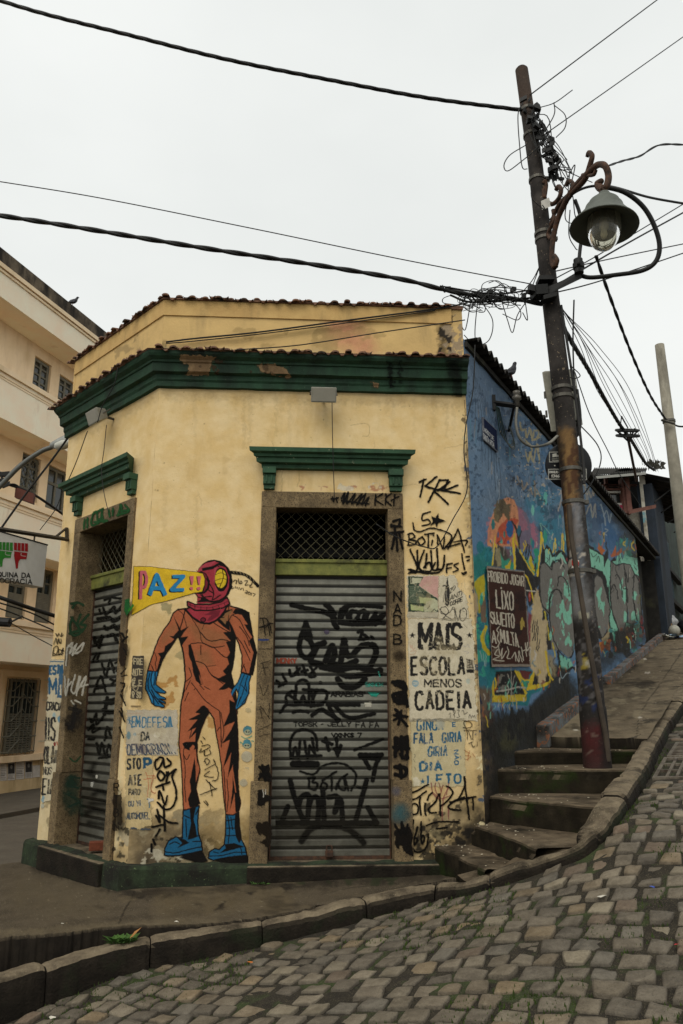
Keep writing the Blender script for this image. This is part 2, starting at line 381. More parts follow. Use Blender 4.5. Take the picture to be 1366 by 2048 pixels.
M_MOSS = mat('mossy_plinth', '#2a3522', '#1a2015', 9, .95, .6, 45, stain='#16150f', stain_scale=3, stain_at=(.45, .62), speck='#5a6a45', speck_scale=60, speck_at=(.66, .72))
M_STEEL = mat('shutter_steel', '#838174', '#6a685c', 9, .5, .08, 200, .25, stain='#3f3d34', stain_scale=2.2, stain_at=(.48, .74), speck='#6a6b64', speck_scale=190, speck_at=(.5, .62), paint=True)
M_BAR = mat('olive_wood', '#6f6f33', '#565a2a', 12, .7, .3, 60, stain='#2c2c18', stain_scale=5, stain_at=(.5, .68))
M_DARK = plain('dark_interior', '#0d0b09', .9)
M_MESH = plain('galvanised_wire', '#5c5742', .5, .4)
M_TILE = mat('clay_tile', '#7a5a47', '#5c463a', 14, .9, .5, 40, stain='#2e2822', stain_scale=7, stain_at=(.46, .64))
M_WIREB = plain('black_cable_sheath', '#1b1a18', .55)
M_IRON = mat('rusty_iron', '#4f3524', '#2f221a', 22, .8, .4, 60, stain='#1f1813', stain_scale=10, stain_at=(.5, .68))

# ---------------------------------------------------------------- CORNER BUILDING
BLD = thing('corner_building', 'ochre single-storey corner building with green cornice, two shuttered doors and graffiti', 'building', WF.p(-.3, .1, -1.5))
def wall_grid(name, wp, us, zs, holes, m, fn=None, amp=.004, base=None):
    U, Z = np.meshgrid(us, zs); s = U.shape
    P = np.array([wp(u, z, 0) for u, z in zip(U.ravel(), Z.ravel())])
    nrm = (wp(0, 1, 1)-wp(0, 1, 0)); h = (fbm(U.ravel()*3, Z.ravel()*3, 11)-.5)*2*amp+(fbm(U.ravel()*14, Z.ravel()*14, 31)-.5)*amp
    for a, b, c, d in holes:
        h[(U.ravel() >= a-.06) & (U.ravel() <= b+.06) & (Z.ravel() >= c-.06) & (Z.ravel() <= d+.06)] = 0
    X, Y = proj_arr(P); p = Painter(X, Y); 
    if fn: fn(p)
    P = P+nrm*h[:, None]
    idx = np.arange(U.size).reshape(s); Q = np.stack([idx[:-1, :-1], idx[:-1, 1:], idx[1:, 1:], idx[1:, :-1]], -1).reshape(-1, 4)
    cu = U.ravel()[Q].mean(1); cz = Z.ravel()[Q].mean(1); k = np.ones(len(Q), bool)
    for a, b, c, d in holes: k &= ~((cu > a) & (cu < b) & (cz > c) & (cz < d))
    return np_mesh(name, P, Q[k], m, BLD, p.c, True)
def proj_arr(P):
    q = P-CAM; z = np.maximum(q@FW, .05); return 683+F*(q@RT)/z, 1024-F*(q@UP)/z
def lins(stops, st):
    out = []
    for a, b in zip(stops[:-1], stops[1:]): out += list(np.linspace(a, b, max(int((b-a)/st), 1), endpoint=False))
    return np.array(out+[stops[-1]])
FD = dict(u0=-.627, u1=.447, z0=.33, z1=3.48, D=.15)       # front door opening
CD = dict(u0=-1.46, u1=-.41, z0=.33, z1=3.46, D=.20)       # left door opening (nominal u)
def wall_front_paint(p):
    # damp foot of the wall, darker band under the cornice, bare render near the ground
    for k in range(22):
        x = 262+k*13; p.fog([(x, 1735), (x+3, 1700-20*(k % 3))], 22, '#4b4030', .55, 45)
    p.blotch((240, 1600, 530, 1745), '#8d8166', .5, .05, 3, .9); p.blotch((255, 1660, 530, 1745), '#37301f', .53, .09, 4, .9)
    p.blotch((255, 1690, 420, 1745), '#b7b09a', .55, .07, 8, .8)
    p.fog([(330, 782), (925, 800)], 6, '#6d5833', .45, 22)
    p.fog([(940, 900), (960, 1300), (966, 1600)], 8, '#7c6a4a', .7, 18)
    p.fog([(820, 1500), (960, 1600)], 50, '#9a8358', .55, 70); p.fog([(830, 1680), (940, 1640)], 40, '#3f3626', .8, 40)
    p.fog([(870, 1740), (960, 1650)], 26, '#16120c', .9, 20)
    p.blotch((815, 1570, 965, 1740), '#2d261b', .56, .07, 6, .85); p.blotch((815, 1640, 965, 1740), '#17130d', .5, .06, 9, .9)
    p.fog([(300, 1300), (500, 1650)], 90, '#b89a60', .5, 90)
    rr = random.Random(77)
    for k in range(26):   # hairline cracks
        x = rr.uniform(330, 930); y = rr.uniform(800, 1700); pts = [(x, y)]
        for j in range(rr.randint(3, 7)): x += rr.uniform(-5, 5) if k % 3 else rr.uniform(4, 12); y += rr.uniform(6, 16) if k % 3 else rr.uniform(-3, 3); pts.append((x, y))
        p.st(pts, .7, '#6a5433', rr.uniform(.25, .6), 1.4, sm=False)
    for k in range(60):   # rain streaks below the cornice and the hood
        x = rr.uniform(322, 930); y0 = 790 if rr.random() < .6 else rr.uniform(950, 1000); p.fog([(x, y0), (x+rr.uniform(-2, 2), y0+rr.uniform(20, 120))], rr.uniform(.6, 3), '#7d6538' if k % 3 else '#d6c08c', rr.uniform(.06, .2), 5)
    for k in range(120): p.ell(rr.uniform(270, 940), rr.uniform(790, 1740), rr.uniform(.5, 1.6), rr.uniform(.5, 2), '#6b5533' if k % 4 else '#e0cfa0', rr.uniform(.3, .8))
    for k in range(14): x = rr.uniform(330, 920); y = rr.uniform(800, 1650); p.blotch((x, y, x+rr.uniform(30, 90), y+rr.uniform(30, 110)), '#bfa066' if k % 2 else '#d9c595', .5, .06, 300+k, .3, edge=.16)
    # brown stains around the painted hands
    p.blotch((300, 1345, 360, 1430), '#a8742f', .5, .07, 14, .75); p.blotch((320, 1205, 345, 1250), '#7d7a58', .42, .08, 15, .7); p.blotch((345, 1290, 375, 1330), '#8a8460', .46, .08, 16, .6)
    p.blotch((410, 1430, 440, 1460), '#a8742f', .5, .08, 17, .7)
    # chips of whitewash down the corner with the blue wall
    for k in range(26):
        y = 830+k*33; x = 934+(y-800)*.043; p.blotch((x-16, y-20, x+8, y+24), ['#6c5c42', '#d9cba2', '#544a38', '#3a4d63'][k % 4], .56, .13, k, .9)
    p.st([(929, 800), (936, 930), (944, 1100), (953, 1300), (958, 1450)], 1.6, '#3c3426', .8)
    p.st([(700, 850), (735, 848), (738, 870), (725, 872)], 1, '#7c6437', .6); p.st([(655, 735), (690, 742)], 1, '#7c6437', .5)
    p.blotch((522, 965, 540, 1090), '#ddd7c2', .56, .07, 21); p.blotch((540, 968, 800, 985), '#b4795c', .55, .04, 22, .8)
    p.blotch((600, 960, 790, 985), '#d8cfb8', .62, .05, 23, .8)
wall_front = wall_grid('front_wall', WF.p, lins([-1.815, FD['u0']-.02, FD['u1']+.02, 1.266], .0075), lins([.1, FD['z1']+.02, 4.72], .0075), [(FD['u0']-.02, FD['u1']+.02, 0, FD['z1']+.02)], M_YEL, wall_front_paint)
def wall_cham_paint(p):
    p.fog([(80, 1640), (120, 1670)], 40, '#c9c0a8', .6, 40); p.blotch((80, 1560, 130, 1690), '#6d6046', .55, .08, 2, .8)
    p.fog([(245, 1735), (275, 1740)], 40, '#4b4030', .7, 40); p.blotch((225, 1560, 280, 1745), '#a99f86', .5, .06, 3, .8); p.blotch((225, 1640, 285, 1750), '#37301f', .55, .09, 4, .9)
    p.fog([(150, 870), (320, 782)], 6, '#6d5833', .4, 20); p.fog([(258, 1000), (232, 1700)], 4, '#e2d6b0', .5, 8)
    p.fog([(100, 1430), (90, 1650)], 30, '#cdbb90', .5, 40)
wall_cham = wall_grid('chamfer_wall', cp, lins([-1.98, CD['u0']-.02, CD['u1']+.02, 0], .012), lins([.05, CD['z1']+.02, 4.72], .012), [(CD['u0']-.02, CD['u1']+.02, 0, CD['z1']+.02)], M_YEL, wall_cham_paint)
# sweep path along both facades
LE = cp(-1.98, 4.36); 
LSIDE = Wall(LE, 16.8)
def miter(n1, n2):
    b = n1+n2; return b/(b@n1)
def path(uL, uR, zt=4.36, tp=True):
    a = WC.o+WC.d*(uL*tap(zt)); return [a, CL, WF.p(uR, 0)], [WC.n, miter(WC.n, WF.n), WF.n]
def swp(name, pr, uL, uR, m, zt=4.36, parent=BLD, bevel=0, mb=None, jit=0):
    pts, ns = path(uL, uR, zt); sub = []; sn = []
    for i in range(2):
        k = 60 if jit else 1
        for t in np.linspace(0, 1, k, endpoint=False): sub.append(pts[i]*(1-t)+pts[i+1]*t); sn.append((WC.n if i == 0 else WF.n) if t > 0 else ns[i])
    sub.append(pts[2]); sn.append(ns[2]); mb = mb or MB()
    if jit:
        P = []
        for p, m_, k in zip(sub, sn, range(len(sub))):
            P.append([(p[0]+m_[0]*(o+jit*(fbm(np.array([k*.35]), np.array([j*1.7]), 5)[0]-.5)*(1 if o > .01 else 0)), p[1]+m_[1]*(o+jit*(fbm(np.array([k*.35]), np.array([j*1.7]), 5)[0]-.5)*(1 if o > .01 else 0)), z+jit*(fbm(np.array([k*.3+50]), np.array([j*1.3]), 6)[0]-.5)) for j, (o, z) in enumerate(pr)])
        mb.grid(P)
    else: mb.sweep(pr, sub, sn)
    for e in (0, -1):
        p, m_ = sub[e], sn[e]; v = [(p[0]+m_[0]*o, p[1]+m_[1]*o, z) for o, z in pr]; mb.add(v, [tuple(range(len(v)))[::(1 if e else -1)]])
    return mb if name is None else mb.build(name, m, parent, bevel=bevel)
# cornice: moulded plaster band, 20 cm deep
CPROF = [(o, z+.03) for o, z in [(0, 4.66), (.035, 4.67), (.04, 4.72), (.055, 4.74), (.06, 4.785), (.105, 4.80), (.115, 4.885), (.13, 4.89), (.135, 4.91), (.175, 4.935), (.19, 4.955), (.195, 4.985), (.0, 5.01)]]
swp('cornice', CPROF, -2.03, 1.27, M_GRN, jit=.012)
# parapet
def par_paint(p):
    p.fog([(690, 660), (720, 700)], 30, '#c98d6d', .8, 40); p.fog([(330, 610), (920, 630)], 12, '#7a6a4a', .35, 22)
    p.fog([(885, 640), (888, 715)], 8, '#211b13', .95, 12); p.blotch((880, 625, 935, 722), '#9b8a73', .42, .09, 3, .9); p.blotch((872, 618, 910, 722), '#1d1812', .5, .09, 5, .95)
    p.fog([(320, 690), (330, 715)], 8, '#2f281c', .8, 14); p.fog([(335, 700), (900, 722)], 4, '#d9c69a', .5, 14)
    p.blotch((660, 612, 760, 645), '#1c2a3e', .43, .08, 6, .95); p.blotch((690, 600, 900, 632), '#243349', .58, .07, 8, .9); p.blotch((610, 612, 640, 645), '#5b4c36', .5, .08, 7, .8)
    p.blotch((340, 640, 900, 715), '#9f8656', .62, .03, 9, .5)
wall_grid('parapet_front', WF.p, lins([-1.815, 1.266], .012), lins([5.0, 5.69], .012), [], M_PAR, par_paint)
wall_grid('parapet_chamfer', cp, lins([-1.98, 0], .014), lins([5.0, 5.69], .012), [], M_PAR, lambda p: (p.fog([(150, 740), (320, 610)], 14, '#7a6a4a', .35, 16), p.blotch((180, 640, 300, 740), '#8f7a55', .6, .06, 4, .6)))
swp('parapet_band', [(0.0, 5.49), (.014, 5.494), (.018, 5.66), (0, 5.67)], -1.99, 1.15, M_PLA)
# barrel tiles on cornice and on parapet
def tile_row(name, u0, u1, off0, off1, z0, z1, wp, seed, r=.036, skip=()):
    mb = MB(); rr = random.Random(seed); u = u0; k = 0
    while u < u1:
        w = .072*rr.uniform(.92, 1.08); ru = r*rr.uniform(.85, 1.1); dz = rr.uniform(-.012, .012); do = rr.uniform(-.02, .02)
        if k not in skip:
            up = k % 2 == 0; rows = []
            for o, z in ((off0+do, z0+dz), (off1, z1+dz)):
                ring = []
                for j in range(9):
                    a = math.pi*j/8; h = (math.sin(a)*ru*.62 if up else -math.sin(a)*ru*.5+.012)
                    ring.append(wp(u+math.cos(a)*ru, z+h, o))
                for j in range(8, -1, -1):
                    a = math.pi*j/8; h = (math.sin(a)*(ru*.62-.016) if up else -math.sin(a)*(ru*.5)-.006)
                    ring.append(wp(u+math.cos(a)*(ru-.018), z+h, o))
                rows.append(ring+[ring[0]])
            mb.grid(rows); mb.add(rows[0][:-1], [(j, j+1, 16-j, 17-j) for j in range(8)])
        u += w*.92; k += 1
    return mb
def tile_course(name, oe, o1, z0, z1, uL, uR, skip=()):
    tile_row(name, uL, -.02, oe, o1, z0, z1, cp, 3).build(name, M_TILE, BLD); tile_row(name, -1.80, uR, oe, o1, z0, z1, WF.p, 5, skip=skip).build(name, M_TILE, BLD)
tile_course('cornice_tiles', .235, -.02, 5.02, 5.07, -2.05, 1.27, skip=(32, 33))
tile_course('parapet_tiles', .06, -.5, 5.675, 5.80, -2.02, 1.14)
MB().wbox(WF.p, 1.15, 1.275, 5.66, 5.70, -.35, .02).build('parapet_cap', M_TILE, BLD)
swp('tile_bed', [(-.02, 5.04), (.197, 5.012), (.21, 5.022), (.0, 5.06)], -2.04, 1.268, M_TILE)
swp('parapet_bed', [(0.0, 5.66), (.035, 5.665), (.035, 5.68), (-.3, 5.70)], -2.0, 1.14, M_TILE)
# hidden sides and roof slab, so that the house is closed from behind
bp = [WF.p(1.262, 0), CL+WF.d*.01, LE-0*WC.n, LE+LSIDE.d*9, WB.p(9, 0, -.3)+LSIDE.d*.01]
mbk = MB()
for a, b in ((bp[2], bp[3]), (bp[3], bp[4])):
    a2 = cp(-1.98, 0) if a is bp[2] else a
    mbk.add([(a2[0], a2[1], -.2), (b[0], b[1], -.2), (b[0], b[1], 5.6), (a[0], a[1], 5.6)], [(0, 1, 2, 3)])
mbk.build('rear_wall', M_PLA, BLD)
MB().prism([tuple(p[:2]) for p in [WF.p(1.2, 0, -.15), WF.p(-1.75, 0, -.15), LE-WC.n*.15+WC.d*.1, bp[3], bp[4]]], 5.2, 5.25).build('flat_roof', M_DARK, BLD)
# parapet thickness
MB().wbox(WF.p, -1.72, 1.262, 5.25, 5.68, -.22, -.02).wbox(WF.p, 1.08, 1.262, 5.0, 5.66, -.6, -.004).build('parapet_back', M_PLA, BLD)
# plinth, mossy
swp('plinth', [(0, .345), (.085, .335), (.10, .31), (.105, .05), (.105, -.1)], -2.06, .86, M_MOSS, zt=.36, jit=.03)

# ---- door surrounds
def doorway(wp, d, jl, jr, top, wl, brz, label, seed):
    mb = MB()
    for (a, b) in ((jl, d['u0']), (d['u1'], jr)):
        mb.wbox(wp, a, b, 1.0, d['z1'], -d['D']-.06, .022)
        mb.wbox(wp, a-.025 if a == jl else a+.008, b-.008 if a == jl else b+.025, d['z0']-.06, 1.0, -d['D']-.06, .04)
    mb.wbox(wp, jl, jr, d['z1'], top, -d['D']-.06, .022)
    fr = mb.build('door_frame', M_STONE, BLD, bevel=.006)
    MB().wbox(wp, jl-.03, (jr+.03 if wp is cp else .865), d['z0']-.3, d['z0'], -d['D']-.06, .135).build('door_sill', M_KERB, fr, bevel=.012)
    # roller shutter: corrugated slats from one dense sheet, with guide rails
    u0, u1, D = d['u0']+.005, d['u1']-.005, d['D']
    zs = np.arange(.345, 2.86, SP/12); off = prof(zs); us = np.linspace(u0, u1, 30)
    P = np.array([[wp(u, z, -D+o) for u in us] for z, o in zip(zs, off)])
    X, Y = proj_arr(P.reshape(-1, 3)); p = Painter(X, Y)
    for k, z in enumerate(zs):
        pass
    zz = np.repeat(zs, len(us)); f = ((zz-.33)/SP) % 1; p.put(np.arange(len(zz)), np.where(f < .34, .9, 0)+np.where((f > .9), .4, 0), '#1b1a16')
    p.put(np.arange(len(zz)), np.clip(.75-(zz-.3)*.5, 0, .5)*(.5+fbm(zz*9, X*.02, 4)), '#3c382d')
    idx = np.arange(P.shape[0]*P.shape[1]).reshape(P.shape[:2]); Q = np.stack([idx[:-1, :-1], idx[:-1, 1:], idx[1:, 1:], idx[1:, :-1]], -1).reshape(-1, 4)
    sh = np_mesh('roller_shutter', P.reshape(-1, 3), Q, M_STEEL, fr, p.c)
    MB().wbox(wp, d['u0'], d['u0']+.012, .33, 2.86, -D-.05, -D+.012).wbox(wp, d['u1']-.012, d['u1'], .33, 2.86, -D-.05, -D+.012).wbox(wp, u0, u1, .332, .36, -D-.02, -D+.006).build('guide_rail', M_IRON, fr)
    MB().wbox(wp, d['u0'], d['u1'], 2.846, 2.99, -D-.05, -D+.05).wbox(wp, d['u0'], d['u1'], 2.965, 3.0, -D-.05, -D+.065).build('transom_bar', M_BAR, fr, bevel=.006)
    # transom: dark void behind diamond mesh
    MB().wbox(wp, d['u0'], d['u1'], 2.9, d['z1'], -D-.5, -D-.45).wbox(wp, d['u0'], d['u1'], .3, 2.9, -D-.12, -D-.06).wbox(wp, d['u0'], d['u1'], 3.07, 3.16, -D-.3, -D-.2).build('dark_void', M_DARK, fr)
    g = MB(); H = d['z1']-3.0; W = d['u1']-d['u0']; q = .098
    for sgn in (1, -1):
        k = -int(H/q)-2
        while k*q < W+H:
            pts = []
            for t in np.linspace(0, H, 12):
                u = k*q+(t if sgn > 0 else H-t)
                if 0 <= u <= W: pts.append(wp(d['u0']+u, 3.0+t, -D-.01))
            if len(pts) > 1: g.tube(pts, .0036, 4, False)
            k += 1
    g.build('transom_grille', M_MESH, fr)
    return fr, sh
M_KERB = mat('granite_kerb', '#776b57', '#574d3f', 9, .9, .8, 60, vshade_grime='#191510', vmoss='#1d2114', spec=.15, dist=.02, stain='#231e17', stain_scale=3, stain_at=(.5, .68), speck='#8b7f69', speck_scale=90, speck_at=(.64, .7))
FRF, SHF = doorway(WF.p, FD, -.77, .595, 3.64, 0, 0, '', 1)
FRC, SHC = doorway(cp, CD, -1.60, -.29, 3.62, 0, 0, '', 2)
def hood(wp, uL, uR, bl, br):
    prf = [(0, 3.86), (.05, 3.865), (.055, 3.90), (.10, 3.91), (.105, 3.955), (.125, 3.96), (.13, 3.985), (.165, 4.0), (.17, 4.04), (0, 4.06)]
    P = []; i = 0
    ends = [(uL+.17, 0.0), (uL, 1.0), (uR, 1.0), (uR-.17, 0.0)]
    rows = [[wp(uL+.17-0, z, 0) for o, z in prf], [wp(uL+.17-o, z, o) for o, z in prf], [wp(uR-.17+o, z, o) for o, z in prf], [wp(uR-.17, z, 0) for o, z in prf]]
    h = MB().grid(rows).build('hood_mould', M_GRN2, BLD)
    for a, b in (bl, br):
        c = (a+b)/2; w = (b-a)/2
        m = MB().wbox(wp, c-w*.8, c+w*.8, 3.655, 3.70, 0, .05).wbox(wp, c-w*.9, c+w*.9, 3.70, 3.80, 0, .07).wbox(wp, c-w, c+w, 3.80, 3.865, 0, .10)
        m.wbox(wp, c-w*.5, c-w*.25, 3.715, 3.785, .07, .082).wbox(wp, c+w*.25, c+w*.5, 3.715, 3.785, .07, .082)
        m.build('bracket', M_GRN2, h, bevel=.005)
hood(WF.p, -.895, .71, (-.765, -.635), (.455, .6)); hood(cp, -1.78, -.235, (-1.60, -1.47), (-.42, -.295))
# ---------------------------------------------------------------- GROUND
Kpx = [(-420, 2075, -.16), (-200, 2020, -.09), (0, 1965, -.02), (130, 1925, .02), (245, 1893, .06), (480, 1855, .12), (683, 1812, .21), (860, 1772, .315), (925, 1765, .385), (1000, 1745, .465), (1095, 1714, .58), (1160, 1690, .68), (1205, 1650, .80), (1240, 1605, .925), (1285, 1545, 1.075), (1312, 1490, 1.26), (1340, 1440, 1.485)]
KP = [gnd(*k) for k in Kpx]
def pavz(s_): return 1.31+.18*(s_-1.85)
for s_ in (4.4, 7, 10, 14, 18, 26, 40):
    q = WB.p(s_, 0, 1.28); KP.append(np.array([q[0], q[1], pavz(s_)]))
KP = smooth_path(KP, 5)
def kh(i, n): return None
KH = np.interp(np.arange(len(KP)), [0, 10, 15, 20, 25, 30, 35, 40, 50, 55, 65, 80, 120], [.25, .24, .215, .175, .15, .135, .11, .09, .085, .085, .11, .14, .14])
# thin-plate road surface through the kerb foot and a few street levels
ctl = [np.array([p[0], p[1], p[2]-h]) for p, h in list(zip(KP, KH))[::2] if p[1] < 24]
for x, y, z in [(0, 0, -.1), (-3, 0, -.35), (3.2, 0, .12), (-3.2, 3.5, -.38)]: ctl.append(np.array([x, y, z]))
for s_, t, z in [(-3, 3.2, .32), (0, 3.2, .78), (4, 3.5, 1.55), (10, 3.5, 2.62), (16, 3.5, 3.7), (0, 6, .75), (6, 7, 1.85), (14, 7, 3.3)]:
    q = WB.p(s_, z, t); ctl.append(q)
ctl = np.array(ctl)
def tps_fit(c, lam=.0005):
    n = len(c); d = np.hypot(c[:, None, 0]-c[None, :, 0], c[:, None, 1]-c[None, :, 1]); K = np.where(d > 0, d*d*np.log(d+1e-12), 0)+lam*np.eye(n)
    Pm = np.c_[np.ones(n), c[:, :2]]; A = np.block([[K, Pm], [Pm.T, np.zeros((3, 3))]]); return np.linalg.solve(A, np.r_[c[:, 2], 0, 0, 0])
_w = tps_fit(ctl)
def rz(x, y):
    x = np.asarray(x, float); y = np.asarray(y, float); sh = x.shape; x = x.ravel(); y = y.ravel()
    d = np.hypot(x[:, None]-ctl[None, :, 0], y[:, None]-ctl[None, :, 1]); K = np.where(d > 0, d*d*np.log(d+1e-12), 0)
    return (K@_w[:-3]+_w[-3]+_w[-2]*x+_w[-1]*y).reshape(sh)
M_ASPH = mat('worn_asphalt', '#4d4436', '#3f372b', 5, .9, .6, 110, paint=True, spec=.15, vshade_grime='#17130e', stain='#29231a', stain_scale=1.3, stain_at=(.48, .72), speck='#7d7565', speck_scale=150, speck_at=(.62, .68))
M_ASPL = mat('street_asphalt', '#504a40', '#453f36', 3, .9, .4, 110, stain='#474238', stain_scale=.9, stain_at=(.5, .75), speck='#857f72', speck_scale=130, speck_at=(.62, .7))
M_CONC = mat('old_concrete', '#6d614e', '#554b3c', 6, .92, .6, 70, vshade_grime='#16120c', paint=True, spec=.15, vmoss='#20290f', stain='#1d1913', stain_scale=2.3, stain_at=(.52, .7), speck='#8b806b', speck_scale=80, speck_at=(.66, .72))
M_STEP = mat('step_concrete', '#655948', '#493f32', 7, .92, .6, 60, vshade_grime='#1a160f', vmoss='#20290f', spec=.12, stain='#241f17', stain_scale=2.6, stain_at=(.48, .68), speck='#a39a86', speck_scale=110, speck_at=(.70, .74))
M_BED = mat('cobble_bed', '#2b261c', '#1a1610', 14, 1, .8, 90, stain='#2c3618', stain_scale=3.2, stain_at=(.52, .62), speck='#5d5544', speck_scale=170, speck_at=(.58, .66))
# distant ground and the side street on the left
struct(MB().add([(-400, -60, -1.2), (400, -60, -1.2), (400, 700, -1.2), (-400, 700, -1.2)], [(0, 1, 2, 3)]).build('ground', M_ASPL))
struct(MB().add([(-40, 2.2, -.05), (-2.1, 2.2, -.05), (-2.45, 6.2, -.05), (-2.9, 8.6, -.05), (6, 38, -.05), (-40, 60, -.05)], [(0, 1, 2, 3, 4, 5)]).build('side_street', M_ASPL))
# cobbled road bed sheet
gx, gy = np.meshgrid(np.r_[np.linspace(-5, 8, 260), np.linspace(8.3, 30, 60)], np.r_[np.linspace(-3, 2, 20), np.linspace(2.05, 12, 200), np.linspace(12.4, 42, 60)])
inside = np.ones(gx.shape, bool)
gz = rz(gx, gy)-.003+(fbm(gx*5, gy*5, 8)-.5)*.016
KPa = np.array(KP)
def side_d(x, y):   # signed distance to kerb line: positive on the road side
    x = np.asarray(x); y = np.asarray(y); best = np.full(x.shape, 1e9); sg = np.ones(x.shape)
    for a, b in zip(KPa[:-1], KPa[1:]):
        dx, dy = b[0]-a[0], b[1]-a[1]; l = dx*dx+dy*dy; t = np.clip(((x-a[0])*dx+(y-a[1])*dy)/l, 0, 1)
        d = np.hypot(x-a[0]-t*dx, y-a[1]-t*dy); c = (x-a[0])*dy-(y-a[1])*dx
        m = d < best; best = np.where(m, d, best); sg = np.where(m, np.sign(c), sg)
    return best*sg
sd = side_d(gx, gy); gz = np.where(sd < -.1, gz-.5, gz)
idx = np.arange(gx.size).reshape(gx.shape); Q = np.stack([idx[:-1, :-1], idx[:-1, 1:], idx[1:, 1:], idx[1:, :-1]], -1).reshape(-1, 4)
Q = Q[(sd.ravel()[Q].max(1) > -.12)]
struct(np_mesh('road_bed', np.c_[gx.ravel(), gy.ravel(), gz.ravel()], Q, M_BED, smooth=True))
# cobbles: rows of hand-cut setts laid across the street
def gpt(x, y, it=14):
    z = 1.0
    for _ in range(it):
        p = gnd(x, y, z) if abs(z-1.6) > .02 else gnd(x, y, z+.03); z = z*.4+float(rz(p[0], p[1]))*.6
    return gnd(x, y, z)
_g = gpt(1305, 1560); GR = ((_g-CR)@WB.d, (_g-CR)@WB.n)
M_COB = mat('granite_setts', '#7e7463', '#5f5546', 14, .7, 1.0, 45, stain='#4a4236', stain_scale=7, stain_at=(.5, .72), speck='#4b4439', speck_scale=120, speck_at=(.56, .64), paint=True, spec=.4, dist=.02)
def cobbles():
    V = []; Qs = []; Cc = []; rr = np.random.default_rng(5); pa = [-1, -.97, -.84, -.3, .3, .84, .97, 1]; nx = ny = 8
    A, B = np.meshgrid(pa, pa); A = A.ravel().astype(float); B = B.ravel().astype(float); R0 = np.maximum(np.abs(A), np.abs(B)); edge = R0 > .98; DROP = np.where(R0 > .98, .045, np.where(R0 > .9, .007, np.where(R0 > .8, .0012, 0)))
    g = np.arange(nx*ny).reshape(ny, nx); q0 = np.stack([g[:-1, :-1], g[:-1, 1:], g[1:, 1:], g[1:, :-1]], -1).reshape(-1, 4)
    cen = []; s_ = -8.0; n = 0
    tone = ['#766c5c', '#696154', '#7f7059', '#5c554a', '#706656', '#857b69', '#61594c', '#8a7657', '#666259', '#6b6150', '#75604e', '#534d44', '#8f8570']
    while s_ < 15:
        w = rr.uniform(.105, .135); t = -6+rr.uniform(0, .2)
        while t < 8:
            l = rr.uniform(.11, .18) if s_ < 1.0 else rr.uniform(.15, .25)
            ss = s_+.10*math.sin(t*.9+s_*.3)+.05*math.sin(t*2.3)
            c = WB.o+WB.d*(ss+w/2)+WB.n*(t+l/2)
            cen.append((c[0], c[1], l, w)); t += l+rr.uniform(.010, .028)
        s_ += w+rr.uniform(.010, .024)
    cen = np.array(cen); px, py = proj_arr(np.c_[cen[:, 0], cen[:, 1], rz(cen[:, 0], cen[:, 1])])
    k = (cen[:, 1] > 2.2) & (px > -600) & (px < 2300) & (py < 2300) & (side_d(cen[:, 0], cen[:, 1]) > .03) & ~((np.abs((cen[:, 0]-CR[0])*WB.d[0]+(cen[:, 1]-CR[1])*WB.d[1]-GR[0]-.85) < .92) & (np.abs((cen[:, 0]-CR[0])*WB.n[0]+(cen[:, 1]-CR[1])*WB.n[1]-GR[1]-.31) < .40))
    cen = cen[k]; sdv = side_d(cen[:, 0], cen[:, 1])
    for (cx, cy, l, w), e in zip(cen, sdv):
        if rr.random() < .012: continue
        sz = 1-.10*rr.random(); rot = rr.normal(0, .085); 
        if e < .12: l *= .75
        jx = rr.normal(0, .075, 4); a = A*(1+jx[0]*B); b = B*(1+jx[1]*A+jx[2]*A*A*.6)
        # rounded, chipped corners
        cr = 1-.10*rr.random()*(np.abs(A*B)**4)-.05*rr.random()*((A > 0) & (B > 0))*(np.abs(A*B)**2)
        dx = a*l/2*sz*cr; dy = b*w/2*sz*cr; r = np.maximum(np.abs(A), np.abs(B)); ridge = (1-r**5)
        d, nn = WB.d, WB.n; ca, sa = math.cos(rot), math.sin(rot); ux = nn*ca+d*sa; uy = d*ca-nn*sa
        X = cx+ux[0]*dx+uy[0]*dy; Y = cy+ux[1]*dx+uy[1]*dy
        h = .012+rr.normal(0, .006)+rr.normal(0, .055)*dx+rr.normal(0, .06)*dy-DROP+(fbm(X*26, Y*26, 3, 3)-.5)*.016*(r < .9)
        Z = rz(X, Y)+h
        V.append(np.c_[X, Y, Z]); Qs.append(q0+n*nx*ny); n += 1
        c = C(tone[rr.integers(len(tone))])*rr.uniform(.55, 1.08); cc = np.tile(np.r_[c, .62], (nx*ny, 1)); cc[R0 > .9, :3] *= .5; cc[edge, :3] *= .35; cc[edge, 3] = .85; Cc.append(cc)
    return struct(np_mesh('cobbled_road', np.vstack(V), np.vstack(Qs), M_COB, None, np.vstack(Cc), True))
ROAD = cobbles()
